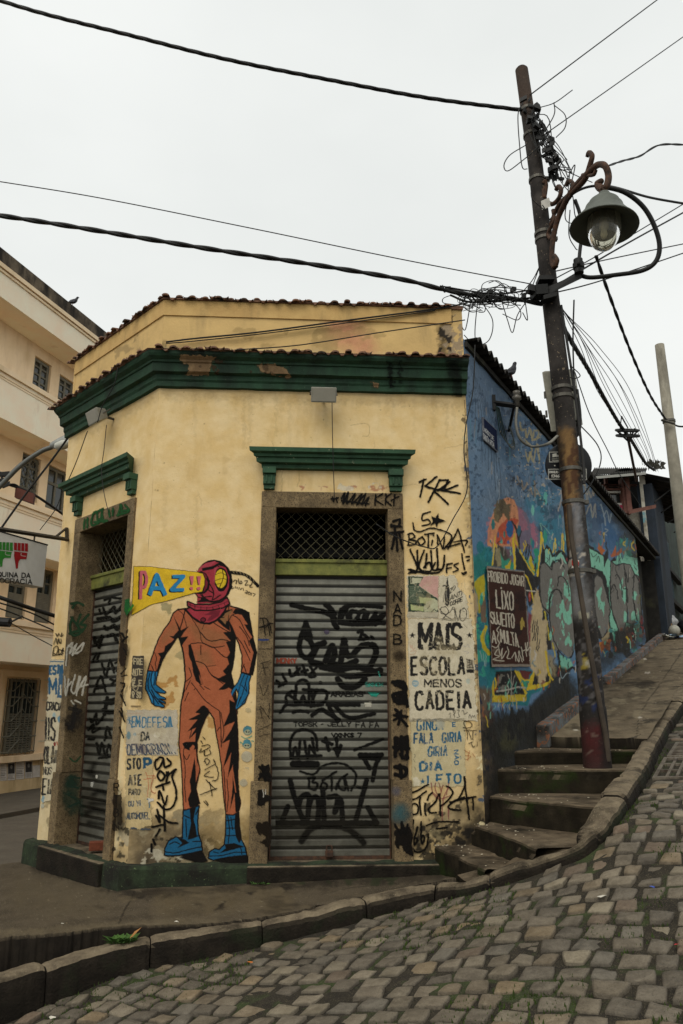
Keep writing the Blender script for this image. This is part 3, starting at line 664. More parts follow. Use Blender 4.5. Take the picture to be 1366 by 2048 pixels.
# kerb stones: one row of granite blocks following the pavement edge
def kerb():
    mb = MB(); acc = 0; rr = random.Random(3); joints = [0]; L = np.r_[0, np.cumsum(np.linalg.norm(np.diff(KPa, axis=0), axis=1))]
    t = 0; cuts = []
    while t < L[-1]: cuts.append(t); t += rr.uniform(.7, 1.2) if t > 7 else rr.uniform(.5, .95)
    T = np.gradient(KPa, axis=0); T /= np.linalg.norm(T[:, :2], axis=1)[:, None]
    def smp(a): return np.array([np.interp(a, L, KPa[:, k]) for k in range(3)]), np.array([np.interp(a, L, T[:, 0]), np.interp(a, L, T[:, 1])]), np.interp(a, L, KH)
    for a, b in zip(cuts[:-1], cuts[1:]):
        off = rr.uniform(-.010, .010); dz = rr.uniform(-.010, .008); wdt = rr.uniform(.15, .19); rows = []; n = 26
        for k in range(n):
            q = a+.004+(b-a-.008)*k/(n-1); p, tt, h = smp(q); nr = np.array([tt[1], -tt[0]]); nr /= np.linalg.norm(nr)
            e = .012 if k in (0, n-1) else 0; wob = (fbm(np.array([q*6]), np.array([1.5]), 7)[0]-.5)*.03+(fbm(np.array([q*21]), np.array([7.5]), 17)[0]-.5)*.02; wz = (fbm(np.array([q*5]), np.array([9.5]), 8)[0]-.5)*.028+(fbm(np.array([q*23]), np.array([3.5]), 9)[0]-.5)*.014
            row = []
            for o, z in ((-wdt, -.2), (-wdt+e, -.012-e), (-wdt+.03, 0), (-.06, .003), (-.03, -.004), (-.010, -.018), (.002, -.02-h*.18), (.010, -h*.65), (.018, -h-.12)):
                x = p[0]+nr[0]*(o+off+wob*(o > -.1)-e*(o > -.05)); y = p[1]+nr[1]*(o+off+wob*(o > -.1)-e*(o > -.05)); row.append((x, y, p[2]+z+dz+wz*(z > -.1)-e*(z > -.05)))
            rows.append(row)
        mb.grid(rows); mb.add(rows[0], [tuple(range(9))]); mb.add(rows[-1], [tuple(range(9))[::-1]])
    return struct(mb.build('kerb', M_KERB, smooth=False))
kerb()
# lower pavement in front of the building
def strip(name, inner, outer, m, nu=60, nv=10, amp=.008, drop=.25, fn=None):
    I = smooth_path(inner, 12); O = smooth_path(outer, 12); n = nu
    I = np.array([[np.interp(t, np.linspace(0, 1, len(I)), I[:, k]) for k in range(3)] for t in np.linspace(0, 1, n)])
    O = np.array([[np.interp(t, np.linspace(0, 1, len(O)), O[:, k]) for k in range(3)] for t in np.linspace(0, 1, n)])
    G = I[:, None]*(1-np.linspace(0, 1, nv)[None, :, None])+O[:, None]*np.linspace(0, 1, nv)[None, :, None]
    G[..., 2] += (fbm(G[..., 0]*2, G[..., 1]*2, 4)-.5)*amp*2+(fbm(G[..., 0]*9, G[..., 1]*9, 14)-.5)*amp
    wob = (fbm(np.arange(n)*.35, np.zeros(n), 77)-.5)*.05; dirv = (O-I); dirv /= np.linalg.norm(dirv, axis=1)[:, None]
    G[:, -1] += dirv*wob[:, None]; 
    lip = G[:, -1:]+dirv[:, None]*.012; lip[..., 2] -= .018; low = lip.copy(); low[..., 2] -= drop
    H = np.concatenate([G, lip, low], 1); V = H.reshape(-1, 3); X, Y = proj_arr(V); p = Painter(X, Y); fn(p) if fn else None; p.c.reshape(H.shape[0], H.shape[1], 4)[:, -2:] = 0
    idx = np.arange(len(V)).reshape(H.shape[:2]); Q = np.stack([idx[:-1, :-1], idx[1:, :-1], idx[1:, 1:], idx[:-1, 1:]], -1).reshape(-1, 4)
    return struct(np_mesh(name, V, Q, m, None, p.c))
def pave_paint(p):
    rr = random.Random(5); p.rough = .8
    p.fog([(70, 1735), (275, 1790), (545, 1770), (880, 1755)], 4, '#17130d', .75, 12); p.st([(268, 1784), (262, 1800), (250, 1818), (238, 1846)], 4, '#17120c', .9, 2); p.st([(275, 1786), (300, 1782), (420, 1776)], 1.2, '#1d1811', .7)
    p.fog([(60, 1790), (180, 1800)], 40, '#5d5340', .5, 40); p.fog([(330, 1810), (560, 1800)], 18, '#62563f', .5, 30); p.fog([(0, 1868), (240, 1850), (430, 1842)], 5, '#6d624d', .5, 8)
    for x, y, w in ((497, 1783, 7), (502, 1780, 5), (570, 1777, 6), (440, 1815, 3)): p.fog([(x, y), (x+6, y-2)], w, '#120e09', .9, 7)
    p.st([(430, 1822), (440, 1812), (450, 1803)], 4, '#1a150e', .8, 3); p.st([(325, 1800), (340, 1788)], 2.4, '#1a150e', .7, 2); p.st([(640, 1790), (700, 1776), (770, 1770)], 1.2, '#1c1710', .6); p.st([(490, 1850), (484, 1838)], 3, '#14100b', .9)
    for k in range(420): x = rr.uniform(0, 900); y = rr.uniform(1730, 1868); p.ell(x, y, rr.uniform(.5, 1.7), rr.uniform(.3, .9), ['#8d8068', '#15110b', '#9c927c', '#2a2318'][k % 4], rr.uniform(.4, .9), 1)
    p.blotch((0, 1725, 900, 1870), '#2a2319', .56, .04, 2, .5, .5, 1.6, .15); p.blotch((0, 1725, 900, 1870), '#655a46', .6, .05, 8, .5, .4, 1.6, .12)
    p.blotch((520, 1750, 880, 1775), '#27301a', .55, .06, 12, .6)
inn = [gnd(-320, 1760, .08), gnd(-120, 1745, .10), gnd(70, 1722, .12), cp(-1.2, .13, .03), cp(-.5, .15, .05), CL*1.0+np.array([0, 0, .17]), WF.p(-1.2, .185, .05), WF.p(-.5, .21, .05), WF.p(.2, .225, .05), WF.p(.83, .235, .03)]
out = [gnd(-420, 1925, .05), gnd(-150, 1900, .08), gnd(0, 1876, .10), gnd(120, 1866, .11), gnd(240, 1852, .12), gnd(430, 1846, .13), gnd(560, 1828, .165), gnd(683, 1801, .205), gnd(800, 1778, .265), gnd(912, 1756, .36)]
strip('lower_pavement', inn, out, M_ASPH, 420, 70, .008, .25, pave_paint)
# fill behind the low kerb stones on the left
# steps up to the raised pavement
A = [WF.p(.807, 0, .02), WF.p(1.15, 0, .01), WB.p(.16, 0, -.02), WB.p(.42, 0, -.02), WB.p(.93, 0, -.02), WB.p(1.85, 0, -.02)]
Zs = [.465, .635, .85, 1.065, 1.20, 1.315]
Bp = [gnd(955, 1733, .455), gnd(1074, 1697, .63), gnd(1178, 1614, .845), gnd(1238, 1541, 1.055), gnd(1262, 1502, 1.19), gnd(1272, 1487, 1.275)]
Kin = [np.array([p[0], p[1]]) for p in KP]
def kin(s_):   # inner kerb point abreast of side-wall distance s_
    best = None
    for p, q in zip(KPa[:-1], KPa[1:]):
        a = (p-CR)@WB.d; b = (q-CR)@WB.d
        if a <= s_ < b and (p-CR)@WB.n > .5: best = p+(q-p)*(s_-a)/(b-a)
    return best
ms = []
_L = np.r_[0, np.cumsum(np.linalg.norm(np.diff(KPa[:, :2], axis=0), axis=1))]; _u = np.linspace(0, 14, 71); KS = np.array([[np.interp(a, _L, KPa[:, j]) for j in (0, 1)] for a in _u])
for _ in range(6): KS[1:-1] = .25*KS[:-2]+.5*KS[1:-1]+.25*KS[2:]
_T = np.gradient(KS, axis=0); _T /= np.linalg.norm(_T, axis=1)[:, None]; KI = KS-np.c_[_T[:, 1], -_T[:, 0]]*.06
def kcross(a, b):
    for j in range(len(KI)-1):
        p, r_, q, s2 = a, (b-a)*2.5, KI[j], KI[j+1]-KI[j]; dn = r_[0]*s2[1]-r_[1]*s2[0]
        if abs(dn) < 1e-9: continue
        t = ((q[0]-p[0])*s2[1]-(q[1]-p[1])*s2[0])/dn; w = ((q[0]-p[0])*r_[1]-(q[1]-p[1])*r_[0])/dn
        if 0 < t < 1 and 0 <= w <= 1: return p+r_*t, j
    return b, None
jend = next(j for j in range(len(KI)) if (KS[j]-CR[:2])@WB.d[:2] > 2.4 and (KS[j]-CR[:2])@WB.n[:2] > .5)
for i in range(6):
    be, jk = kcross(np.array(A[i][:2]), np.array(Bp[i][:2])); tops = [np.array(A[i][:2]), be]
    outer = []
    for j in range((jk or jend)+1, jend+1):
        if np.hypot(*(KI[j]-(outer[-1] if outer else be))) > .09: outer.append(KI[j])
    inner = [np.array(a[:2]) for a in A[i+1:]][::-1]
    endB = (WB.p(2.4, 0, -.02)[:2],)
    if i == 0: inner = inner[:-1]+[np.array(WF.p(1.15, 0, .01)[:2])]
    poly = tops+outer+list(endB)+inner
    # front edge gets a little wobble so that it reads as worn concrete
    n = 46; nrm = np.array([tops[1][1]-tops[0][1], -(tops[1][0]-tops[0][0])]); nrm /= np.linalg.norm(nrm)
    if i == 5: continue
    zt = Zs[i]; zl = (-.1 if i == 0 else Zs[i-1]-.1); prf = [(0, zl), (0, zl+(zt-zl)*.4), (.0, zl+(zt-zl)*.7), (.003, zt-.05), (.004, zt-.022), (-.004, zt-.008), (-.016, zt-.001), (-.04, zt)]
    rows = []
    for k in range(n):
        t = k/(n-1); q = tops[0]*(1-t)+tops[1]*t; chip = max(0, fbm(np.array([t*9+i*7]), np.array([4.]), 21)[0]-.56)*.16; wv = (fbm(np.array([t*5+i*5]), np.array([2.]), 3)[0]-.5)*.05
        rows.append([(q[0]+nrm[0]*(o+wv-chip*(z > zt-.06)), q[1]+nrm[1]*(o+wv-chip*(z > zt-.06)), z+(fbm(np.array([t*7+z*9]), np.array([i*3.]), 5)[0]-.5)*.012-chip*.3*(z > zt-.03)) for o, z in prf])
    mb = MB().grid(rows); top = [r[-1] for r in rows]; P3 = [(p_[0], p_[1], p_[2]) for p_ in top]+[(q[0], q[1], zt) for q in poly[2:]]
    tri = tessellate_polygon([[Vector((p_[0], p_[1], 0)) for p_ in P3]]); mb.add(P3, [tuple(t_) for t_ in tri])
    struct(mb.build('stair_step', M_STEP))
# mortar bed between the treads and the kerb
_Tk = np.gradient(KPa[:, :2], axis=0); _Tk /= np.linalg.norm(_Tk, axis=1)[:, None]; fr_ = []
for j in range(len(KPa)):
    x_, y_, z_ = KPa[j]
    if .9 < x_ < 2.0 and y_ < 7:
        zf = min(z_-.03, .45 if x_ < 1.3 else .622); nn_ = np.array([_Tk[j][1], -_Tk[j][0]]); d_ = np.array([-.1, 1.0])
        fr_.append([(x_-nn_[0]*.05, y_-nn_[1]*.05, zf), (x_+d_[0]*.18, y_+d_[1]*.18, zf), (x_+d_[0]*.36, y_+d_[1]*.36, zf)])
struct(MB().grid(fr_).build('stair_bed', M_STEP))
# raised pavement along the side wall
sv = np.r_[1.85, np.linspace(1.86, 6, 150), np.linspace(6.05, 14, 90), np.linspace(14.5, 34, 30)]; tv = np.linspace(-.02, 1.13, 60); S_, T_ = np.meshgrid(sv, tv, indexing='ij')
H = WB.o+S_[..., None]*WB.d+T_[..., None]*WB.n; H[..., 2] = pavz(S_)+.004+(fbm(S_*2, T_*3, 5)-.5)*.03+(fbm(S_*14, T_*14, 6)-.5)*.012; H[0, :, 2] = H[1, :, 2]-.16
V = H.reshape(-1, 3); X, Y = proj_arr(V); pp = Painter(X, Y)
def rpave(p):
    rr = random.Random(9); p.rough = .8
    p.st([(1205, 1368), (1260, 1366), (1318, 1364)], 1.6, '#17120c', .9); p.st([(1366, 1300), (1320, 1368), (1280, 1430), (1272, 1490)], 2, '#17120c', .8); p.st([(1220, 1490), (1275, 1488)], 2, '#120e09', .9); p.st([(1205, 1380), (1200, 1430)], 1.4, '#17120c', .6); p.st([(1275, 1448), (1300, 1444), (1285, 1440)], 1.5, '#120e09', .9); p.st([(1255, 1478), (1280, 1470), (1288, 1462)], 2, '#120e09', .9)
    p.fog([(1090, 1440), (1180, 1385), (1290, 1310)], 6, '#241e15', .8, 16); p.fog([(1150, 1450), (1170, 1400)], 20, '#8a7f69', .5, 20); p.fog([(1120, 1465), (1160, 1440)], 10, '#8a7f69', .45, 16); p.fog([(1240, 1400), (1300, 1340)], 30, '#443a2c', .5, 40)
    p.blotch((1080, 1270, 1366, 1490), '#241e15', .55, .045, 3, .7, .6, 1.3, .12); p.blotch((1080, 1270, 1366, 1490), '#857a64', .6, .06, 4, .6, .6, 1.5, .1)
    for k in range(260): p.ell(rr.uniform(1080, 1366), rr.uniform(1275, 1490), rr.uniform(.5, 1.6), rr.uniform(.3, .9), ['#a09680', '#15110b', '#8d8068'][k % 3], rr.uniform(.4, .9), 1)
    for x, y, w in ((1295, 1345, 6), (1290, 1318, 4), (1280, 1435, 5), (1152, 1460, 5)): p.ell(x, y, w, 1.6, '#b5ada0' if x != 1152 else '#c4beb0', .9)
rpave(pp)
idx = np.arange(len(V)).reshape(S_.shape); Q = np.stack([idx[:-1, :-1], idx[:-1, 1:], idx[1:, 1:], idx[1:, :-1]], -1).reshape(-1, 4)[:, ::-1]
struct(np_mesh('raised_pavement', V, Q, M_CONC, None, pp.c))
# ---- moss, grass blades in the joints: nobody could count them
M_MOSSG = mat('joint_moss', '#3c4c1c', '#2a3815', 30, 1, 0)
def moss():
    mb = MB(); rr = np.random.default_rng(9); N = 110000
    x = rr.uniform(-3.2, 6, N); y = rr.uniform(3.0, 10, N); s_ = (x-CR[0])*WB.d[0]+(y-CR[1])*WB.d[1]
    dens = fbm(x*1.3, y*1.3, 44, 4)+np.where(side_d(x, y) < .09, .09, 0)-np.where(x > 1.2, .05, 0); k = (dens > .56) & (side_d(x, y) > .015)
    x, y = x[k], y[k]; z = rz(x, y)
    V = []; Fc = []
    for i in range(len(x)):
        a = rr.uniform(0, 6.28); h = rr.uniform(.012, .034); w = rr.uniform(.006, .014); l = rr.uniform(-.012, .012)
        b = len(V); V += [(x[i]-math.cos(a)*w, y[i]-math.sin(a)*w, z[i]-.02), (x[i]+math.cos(a)*w, y[i]+math.sin(a)*w, z[i]-.02), (x[i]+l, y[i]+l, z[i]-.008+h)]; Fc.append((b, b+1, b+2))
    o = MB().add(V, Fc).build('moss', M_MOSSG); o['kind'] = 'stuff'; return o
moss()
# ---------------------------------------------------------------- SIDE BUILDING with the painted wall
SB = thing('painted_side_building', 'long blue side building covered in murals below a corrugated roof', 'building', WB.p(6, 0, -1.5))
M_MUR = mat('mural_wall', '#5a7a98', '#4b6885', 4, .8, .5, 40, stain='#35516b', stain_scale=2.2, stain_at=(.55, .8), vert=True, paint=True, speck='#1c2b3a', speck_scale=34, speck_at=(.68, .73), dist=.015)
def col_s(px):   # side-wall distance seen at a picture column along the eye line
    r = ray(px, 1420); n = WB.n; t = ((WB.o-CAM)@n)/(r@n); h = CAM+r*t; return (h-WB.o)@WB.d
W5 = (920, 780, 3.063); W6 = (920, 1100, 3.063); W7 = (930, 980, 6.4); W8 = (930, 1240, 6.4); W9 = (1130, 900, 4.763)
BK = '#14110f'
def mural(p):
    p.rough = .7
    p.z(0, 0, 1)
    # blue field: lighter dusty top, teal patches, purple haze
    p.fog([(945, 730), (965, 900), (985, 1000)], 34, '#64798f', .85, 50); p.fog([(985, 760), (1010, 860)], 14, '#3a587a', .7, 30); p.fog([(1030, 860), (1050, 980), (1080, 1060)], 18, '#1f5580', .75, 34); p.fog([(935, 700), (980, 800), (1060, 900)], 20, '#62748a', .6, 40)
    p.fog([(1010, 1000), (1060, 960)], 30, '#5c6b7c', .6, 40); p.fog([(1060, 900), (1080, 980)], 16, '#1d5a86', .7, 40); p.fog([(1085, 1010), (1110, 1090)], 20, '#2f8796', .7, 40)
    p.fog([(1110, 980), (1130, 1080)], 14, '#1f5d78', .8, 30); p.fog([(1205, 1010), (1225, 1085)], 16, '#174d7a', .95, 26); p.fog([(1160, 960), (1190, 1080)], 10, '#3a4656', .7, 20); p.fog([(1150, 1010), (1165, 1090)], 10, '#3f7f96', .6, 20)
    p.blotch((930, 680, 1300, 1150), '#20324a', .55, .05, 2, .6); p.blotch((930, 680, 1300, 1150), '#6d8296', .6, .09, 3, .5); p.blotch((930, 700, 975, 1100), '#1f3650', .56, .16, 33, .6)
    p.fog([(1240, 1020), (1300, 1120)], 20, '#2a2a26', .8, 30); p.fog([(1195, 990), (1300, 1105)], 8, '#171a1d', .8, 16)
    for k in range(9): p.st([(940+k*5, 720+k*12), (950+k*6, 800+k*14), (948+k*7, 860+k*20)], 1.5, '#1a2b40', .6)
    p.blotch((930, 680, 1300, 1180), '#2b4765', .52, .035, 51, .55, edge=.12); p.blotch((930, 680, 1300, 1180), '#5f7d98', .55, .03, 52, .45, edge=.14); p.blotch((930, 680, 1140, 1100), '#7b8ea3', .62, .12, 53, .5, 1.6, .5)
    # beige scribbles
    p.z(*W5); p.wk = 1.5
    p.sts('370,200 380,250 400,240 410,290 430,240 440,300 450,260;455,250 480,250 470,300 440,310 490,290;400,380 420,440 430,380 450,440 470,330 480,400 485,445;395,300 440,360 420,420', 7, '#a99a6b', .75)
    p.sts('350,530 362,570 350,580;380,560 390,610 410,570;430,600 445,640;455,560 462,650;470,610 490,650', 7, '#9c8560', .6)
    p.sts('765,580 775,700 785,590;790,620 800,660 815,600;820,640 830,600 840,640;770,760 800,700 810,780 830,700 835,780', 6, '#8e8a80', .8); p.sts('860,700 880,760 890,830;880,770 900,740 915,810 925,760;890,850 905,860 885,880 900,890', 5, '#8e9aa0', .7)
    p.sts('600,610 620,620 605,640 625,640 600,740', 5, '#a99a8b', .7)
    p.wk = 1.0
    # lower wall: teal underpainting
    p.z(*W7)
    p.poly([(60, 760), (130, 850), (250, 720), (340, 740), (350, 900), (380, 1000), (280, 1400), (300, 2048), (60, 2048)], '#17706f', .95, 4); p.blotch((60, 800, 330, 2048), '#2c8f78', .5, .12, 3, .9); p.blotch((60, 800, 330, 2048), '#154f6b', .56, .1, 5, .8)
    p.ell(195, 730, 45, 75, '#1b6a78'); p.ell(300, 830, 50, 95, '#166e78'); p.ell(170, 1000, 75, 120, '#136a68', .9)
    p.poly([(250, 1070), (190, 1110), (120, 1190), (130, 1260), (170, 1400), (170, 1560), (200, 1560), (190, 1400), (240, 1420), (255, 1200)], '#a99a1a', 1, 2, sm=True); p.ell(210, 1400, 16, 80, '#2a8b78')
    p.poly([(80, 1300), (130, 1290), (165, 1380), (170, 1500), (140, 1700), (95, 1700), (85, 1450)], '#a08a6a', .95, 2, 1.2); p.poly([(200, 1480), (250, 1390), (275, 1480), (270, 1700), (210, 1690)], '#6b5340', .95, 2, 1.2)
    # mushroom-like dome with spots
    p.poly([(655, 190), (720, 220), (790, 300), (830, 420), (900, 440), (950, 520), (950, 700), (930, 760), (700, 760), (690, 400)], '#6d5f72', .9, 3); p.fog([(700, 260), (740, 480)], 50, '#a85f70', .8, 40); p.fog([(860, 440), (900, 700)], 30, '#a8657a', .8, 40)
    p.poly([(290, 720), (283, 560), (300, 450), (340, 330), (410, 190), (500, 110), (560, 95), (630, 130), (675, 240), (688, 380), (680, 560), (700, 760), (560, 720), (420, 740)], '#c8875f', 1, 2); p.fog([(320, 400), (300, 640)], 40, '#b06868', .6, 30)
    p.poly([(400, 700), (410, 560), (440, 470), (530, 370), (640, 360), (685, 385), (640, 470), (600, 600), (530, 700), (470, 690)], '#b24a2c', 1, 2); p.blotch((290, 100, 690, 740), '#8d4a32', .62, .1, 8, .6)
    p.ell(357, 440, 26, 72, '#1f6f70'); p.ell(572, 500, 45, 108, '#1a5486'); p.ell(428, 572, 13, 40, '#4f5a78'); p.ell(508, 570, 13, 45, '#3f7068'); p.ell(330, 660, 9, 22, '#1f6f70'); p.ell(470, 660, 18, 28, '#6d9a80'); p.ell(557, 668, 14, 24, '#4a62a0')
    p.poly([(420, 130), (470, 110), (500, 120), (540, 180), (580, 180), (578, 380), (560, 400), (530, 350), (490, 300), (460, 380), (430, 420), (385, 390), (360, 280)], '#5d5036', 1, 2, 1.4); p.poly([(460, 120), (490, 120), (480, 300), (455, 280)], '#2e2618', .9, 8); p.fog([(400, 280), (410, 380)], 20, '#7a6a45', .8, 20)
    p.st([(600, 400), (640, 470), (670, 560), (690, 700)], 24, BK)
    p.ell(690, 520, 28, 70, '#1d5c70'); p.ell(1020, 600, 28, 85, '#2c9079'); p.ell(910, 800, 34, 55, '#15906f'); p.ell(870, 690, 22, 60, '#1f6f84'); p.ell(868, 258, 20, 68, '#6fbcaa'); p.ell(1028, 100, 28, 80, '#5aa79c'); p.ell(1290, 430, 16, 75, '#5aa79c'); p.ell(1285, 590, 14, 60, '#7fbfae')
    for x, y in [(1215, 340), (1120, 560), (1205, 680), (965, 100), (1310, 680), (1105, 640)]: p.ell(x, y, 7, 24, '#58a095', .9)
    # black and yellow spikes, teal leaves
    p.poly([(385, 740), (420, 700), (480, 720), (560, 780), (600, 900), (640, 1010), (360, 980)], '#3f3a30', 1, 3); p.poly([(390, 760), (450, 740), (480, 900), (470, 960), (430, 980), (395, 880)], '#8d8362', 1, 3, 1.3); p.poly([(460, 790), (500, 900), (540, 900), (590, 860), (600, 920), (630, 930), (640, 1020), (470, 1000)], '#2a8c72', 1, 2)
    p.poly([(520, 980), (560, 950), (595, 870), (600, 890), (580, 1010), (530, 1010)], '#c2ab1f'); p.poly([(500, 720), (560, 760), (600, 750), (620, 900), (580, 900)], '#6a5058', .9, 4)
    p.poly([(650, 700), (760, 880), (880, 1090), (900, 1110), (960, 950), (990, 640), (1010, 760), (1000, 930), (930, 1240), (900, 1320), (880, 1440), (820, 1500), (760, 1300), (740, 1030), (660, 1020)], BK, 1, 2)
    p.poly([(760, 860), (790, 860), (850, 980), (900, 1060), (880, 1090), (800, 960)], '#2a8c72'); p.poly([(830, 880), (870, 960), (900, 1060), (850, 1020)], '#c2ab1f'); p.poly([(840, 780), (860, 900), (845, 1000), (815, 930)], '#c2ab1f'); p.poly([(870, 900), (930, 820), (935, 1050), (900, 1060)], '#2a8c72')
    p.poly([(375, 680), (395, 560), (388, 700), (360, 970), (342, 970)], '#d2b51f'); p.st([(395, 690), (412, 740)], 12, '#d2b51f'); p.poly([(605, 620), (630, 600), (660, 920), (655, 1020), (636, 1020)], '#d2b51f'); p.st([(625, 560), (650, 650), (720, 800), (800, 960), (880, 1080)], 16, '#c9ad1f')
    p.poly([(905, 1100), (940, 900), (965, 530), (985, 540), (970, 800), (935, 1115)], '#d2b51f'); p.st([(970, 540), (1005, 750)], 15, '#d2b51f'); p.st([(1135, 800), (1160, 620), (1165, 800)], 15, '#d2b51f'); p.st([(1235, 760), (1245, 560), (1270, 800)], 15, '#d2b51f')
    p.st([(765, 1080), (810, 1150), (850, 1300), (880, 1450)], 16, '#c9ad1f'); p.st([(775, 1285), (900, 1300)], 14, '#b7b1a5')
    p.sts('720,520 690,640 700,760;760,760 740,830;790,690 775,860 800,880 815,720 790,690;820,760 840,830 870,900;880,1010 900,940 895,1060', 14, BK); p.st([(955, 435), (980, 440), (1080, 560)], 8, '#7fae9d'); p.st([(955, 435), (985, 520)], 8, '#7fae9d')
    p.ell(825, 1365, 22, 68, '#8f2f22'); p.ell(830, 1350, 6, 18, '#cc8888', .8)
    # cream paint-over right of the notice, black calligraphy
    p.poly([(910, 1260), (950, 1300), (990, 1440), (1000, 1560), (990, 1740), (1040, 1900), (1060, 2048), (840, 2048), (830, 1640), (860, 1480)], '#b8a47c', 1, 3, 1.5)
    p.poly([(800, 1560), (850, 1600), (850, 1900), (860, 2048), (800, 2048)], '#7c2426', .9, 4)
    # grey throw-up letters with mint highlights: first letter
    p.poly([(1000, 1450), (1060, 1600), (1100, 1900), (1200, 2048), (1060, 2048), (990, 1750)], BK); p.st([(1020, 1560), (1060, 1760), (1078, 1920)], 16, '#b7a51f')
    p.poly([(1010, 760), (1040, 700), (1090, 740), (1140, 830), (1200, 770), (1260, 780), (1344, 900), (1344, 1080), (960, 960)], BK)
    p.poly([(1020, 780), (1040, 750), (1085, 790), (1120, 860), (1180, 850), (1230, 800), (1270, 850), (1310, 960), (1300, 1000), (1200, 900), (1080, 1040), (1020, 920)], '#7fb9a4'); p.sts('1040,870 1060,890 1040,930;1085,820 1070,920 1090,980 1060,1000', 8, BK)
    G1 = '#6d6a64'
    p.poly([(950, 980), (1000, 935), (1085, 1030), (1130, 900), (1190, 980), (1230, 880), (1300, 970), (1344, 960), (1344, 2100), (1220, 2048), (1110, 1860), (1080, 1560), (1010, 1520), (960, 1300)], G1, 1, 2, ink=3)
    p.z(*W5)
    p.poly([(485, 1075), (520, 1060), (560, 1090), (590, 1050), (640, 1060), (690, 1075), (720, 1290), (715, 1593), (560, 1593), (545, 1380), (500, 1330)], G1, 1, 2)
    p.blotch((500, 1070, 700, 1593), '#7ab8a0', .53, .13, 6, 1, 1, .35); p.blotch((500, 1070, 700, 1593), '#58554f', .58, .2, 61, .5)
    p.sts('545,1380 550,1290 575,1230 605,1225 630,1270 635,1320;600,1200 605,1150 630,1145 660,1190 665,1240', 7, BK)
    p.sts('490,1080 480,1180 500,1300 545,1370;520,1060 560,1100 570,1060 600,1040 620,1060 640,1090', 8, BK)
    p.z(*W6)
    p.poly([(550, 400), (560, 320), (600, 270), (660, 300), (710, 420), (700, 600), (680, 655), (640, 640), (590, 560)], G1, 1, 2, sm=True); p.sts('545,360 550,280 575,245 610,250 633,340;548,360 552,450 580,560 630,645 680,660 700,600', 7, BK)
    p.blotch((550, 260, 710, 650), '#7ab8a0', .54, .12, 16, 1, 1, .35)
    p.poly([(605, 640), (680, 670), (695, 720), (640, 750), (615, 720)], '#6fae98'); p.st([(600, 620), (615, 730), (640, 755), (690, 720), (720, 740), (750, 700)], 16, BK)
    # bottom of the yellow and black shapes
    p.z(*W8)
    p.poly([(100, 300), (330, 360), (390, 900), (370, 1000), (150, 1000), (120, 600)], '#16606e', .9, 5); p.blotch((110, 250, 350, 800), '#2b8a78', .5, .1, 22, .9)
    p.st([(265, 90), (220, 220), (240, 340), (310, 430)], 46, '#b39f1c'); p.poly([(265, 230), (300, 180), (315, 260), (300, 340)], '#2a8c72'); p.sts('185,390 200,440 215,520;230,430 250,590 260,600 270,440', 10, '#8a9a9c', .8)
    p.poly([(240, 600), (370, 580), (400, 640), (860, 640), (920, 780), (1080, 800), (1100, 860), (860, 950), (800, 1100), (350, 1060)], '#176a72', 1, 3)
    p.poly([(400, 660), (640, 640), (790, 900), (770, 970), (380, 960)], BK, 1, 2); p.blotch((390, 660, 560, 960), '#7d7a70', .52, .14, 9, .7)
    p.poly([(350, 970), (790, 950), (790, 1040), (350, 1055)], '#b39c1e'); p.poly([(345, 880), (375, 760), (390, 960), (355, 990)], '#b39c1e'); p.st([(650, 650), (700, 760), (790, 940)], 26, '#c2a81f'); p.poly([(700, 640), (860, 660), (800, 790), (720, 740)], '#5d2018'); p.st([(680, 660), (740, 760), (830, 770)], 26, '#c2a81f'); p.poly([(720, 780), (820, 780), (790, 900)], '#2a8c72')
    p.poly([(890, 630), (900, 680), (870, 830), (1000, 810), (1130, 740), (1150, 790), (1050, 840), (900, 890), (790, 900), (830, 760)], '#c2a81f'); p.poly([(900, 660), (1060, 650), (1080, 790), (870, 830)], BK)
    p.poly([(1150, 560), (1344, 640), (1344, 960), (1040, 1140), (900, 1300), (830, 1100), (1060, 850)], '#14120d', .95, 6)
    p.st([(1200, 600), (1230, 720), (1250, 745), (1300, 690), (1344, 680)], 12, '#8a9aa0'); p.poly([(840, 0), (1060, 0), (1040, 300), (1060, 640), (1030, 780), (960, 850), (930, 720), (840, 600)], '#b3a07c', 1, 3, 1.6); p.poly([(1050, 430), (1140, 470), (1160, 720), (1080, 700)], '#8a7c5c', .9, 6, 1.5)
    p.st([(1030, 400), (1050, 560), (1075, 700), (1120, 760)], 26, '#c2a81f'); p.st([(1120, 300), (1150, 470)], 14, '#b7a51f')
    p.sts('880,0 860,160;900,20 880,230;930,0 900,260;940,80 915,380;960,250 930,400;890,180 870,260', 11, BK)
    p.st([(420, 915), (560, 890), (680, 860), (780, 870)], 20, '#a7a296'); p.sts('585,580 590,850 570,1050;540,690 590,820;635,710 600,830;620,930 660,1070;600,930 610,1100', 8, '#9a958a')
    # peeled, filthy foot of the wall
    p.poly([(160, 850), (330, 880), (370, 1250), (420, 1500), (480, 2700), (170, 2700)], '#5d4a36', .95, 8, 2); p.blotch((150, 780, 390, 2300), '#162039', .58, .11, 11, .95, 1.4, .45); p.blotch((150, 1000, 390, 2600), '#8b7a58', .54, .12, 12, .9, 1.4, .35); p.fog([(420, 1650), (430, 2700)], 110, '#15120c', .97, 110); p.fog([(300, 2350), (330, 2750)], 160, '#17140e', .95, 160); p.fog([(330, 1180), (330, 1500)], 30, '#5c2220', .8, 30); p.fog([(310, 1720)], 60, '#4a4458', .7, 60)
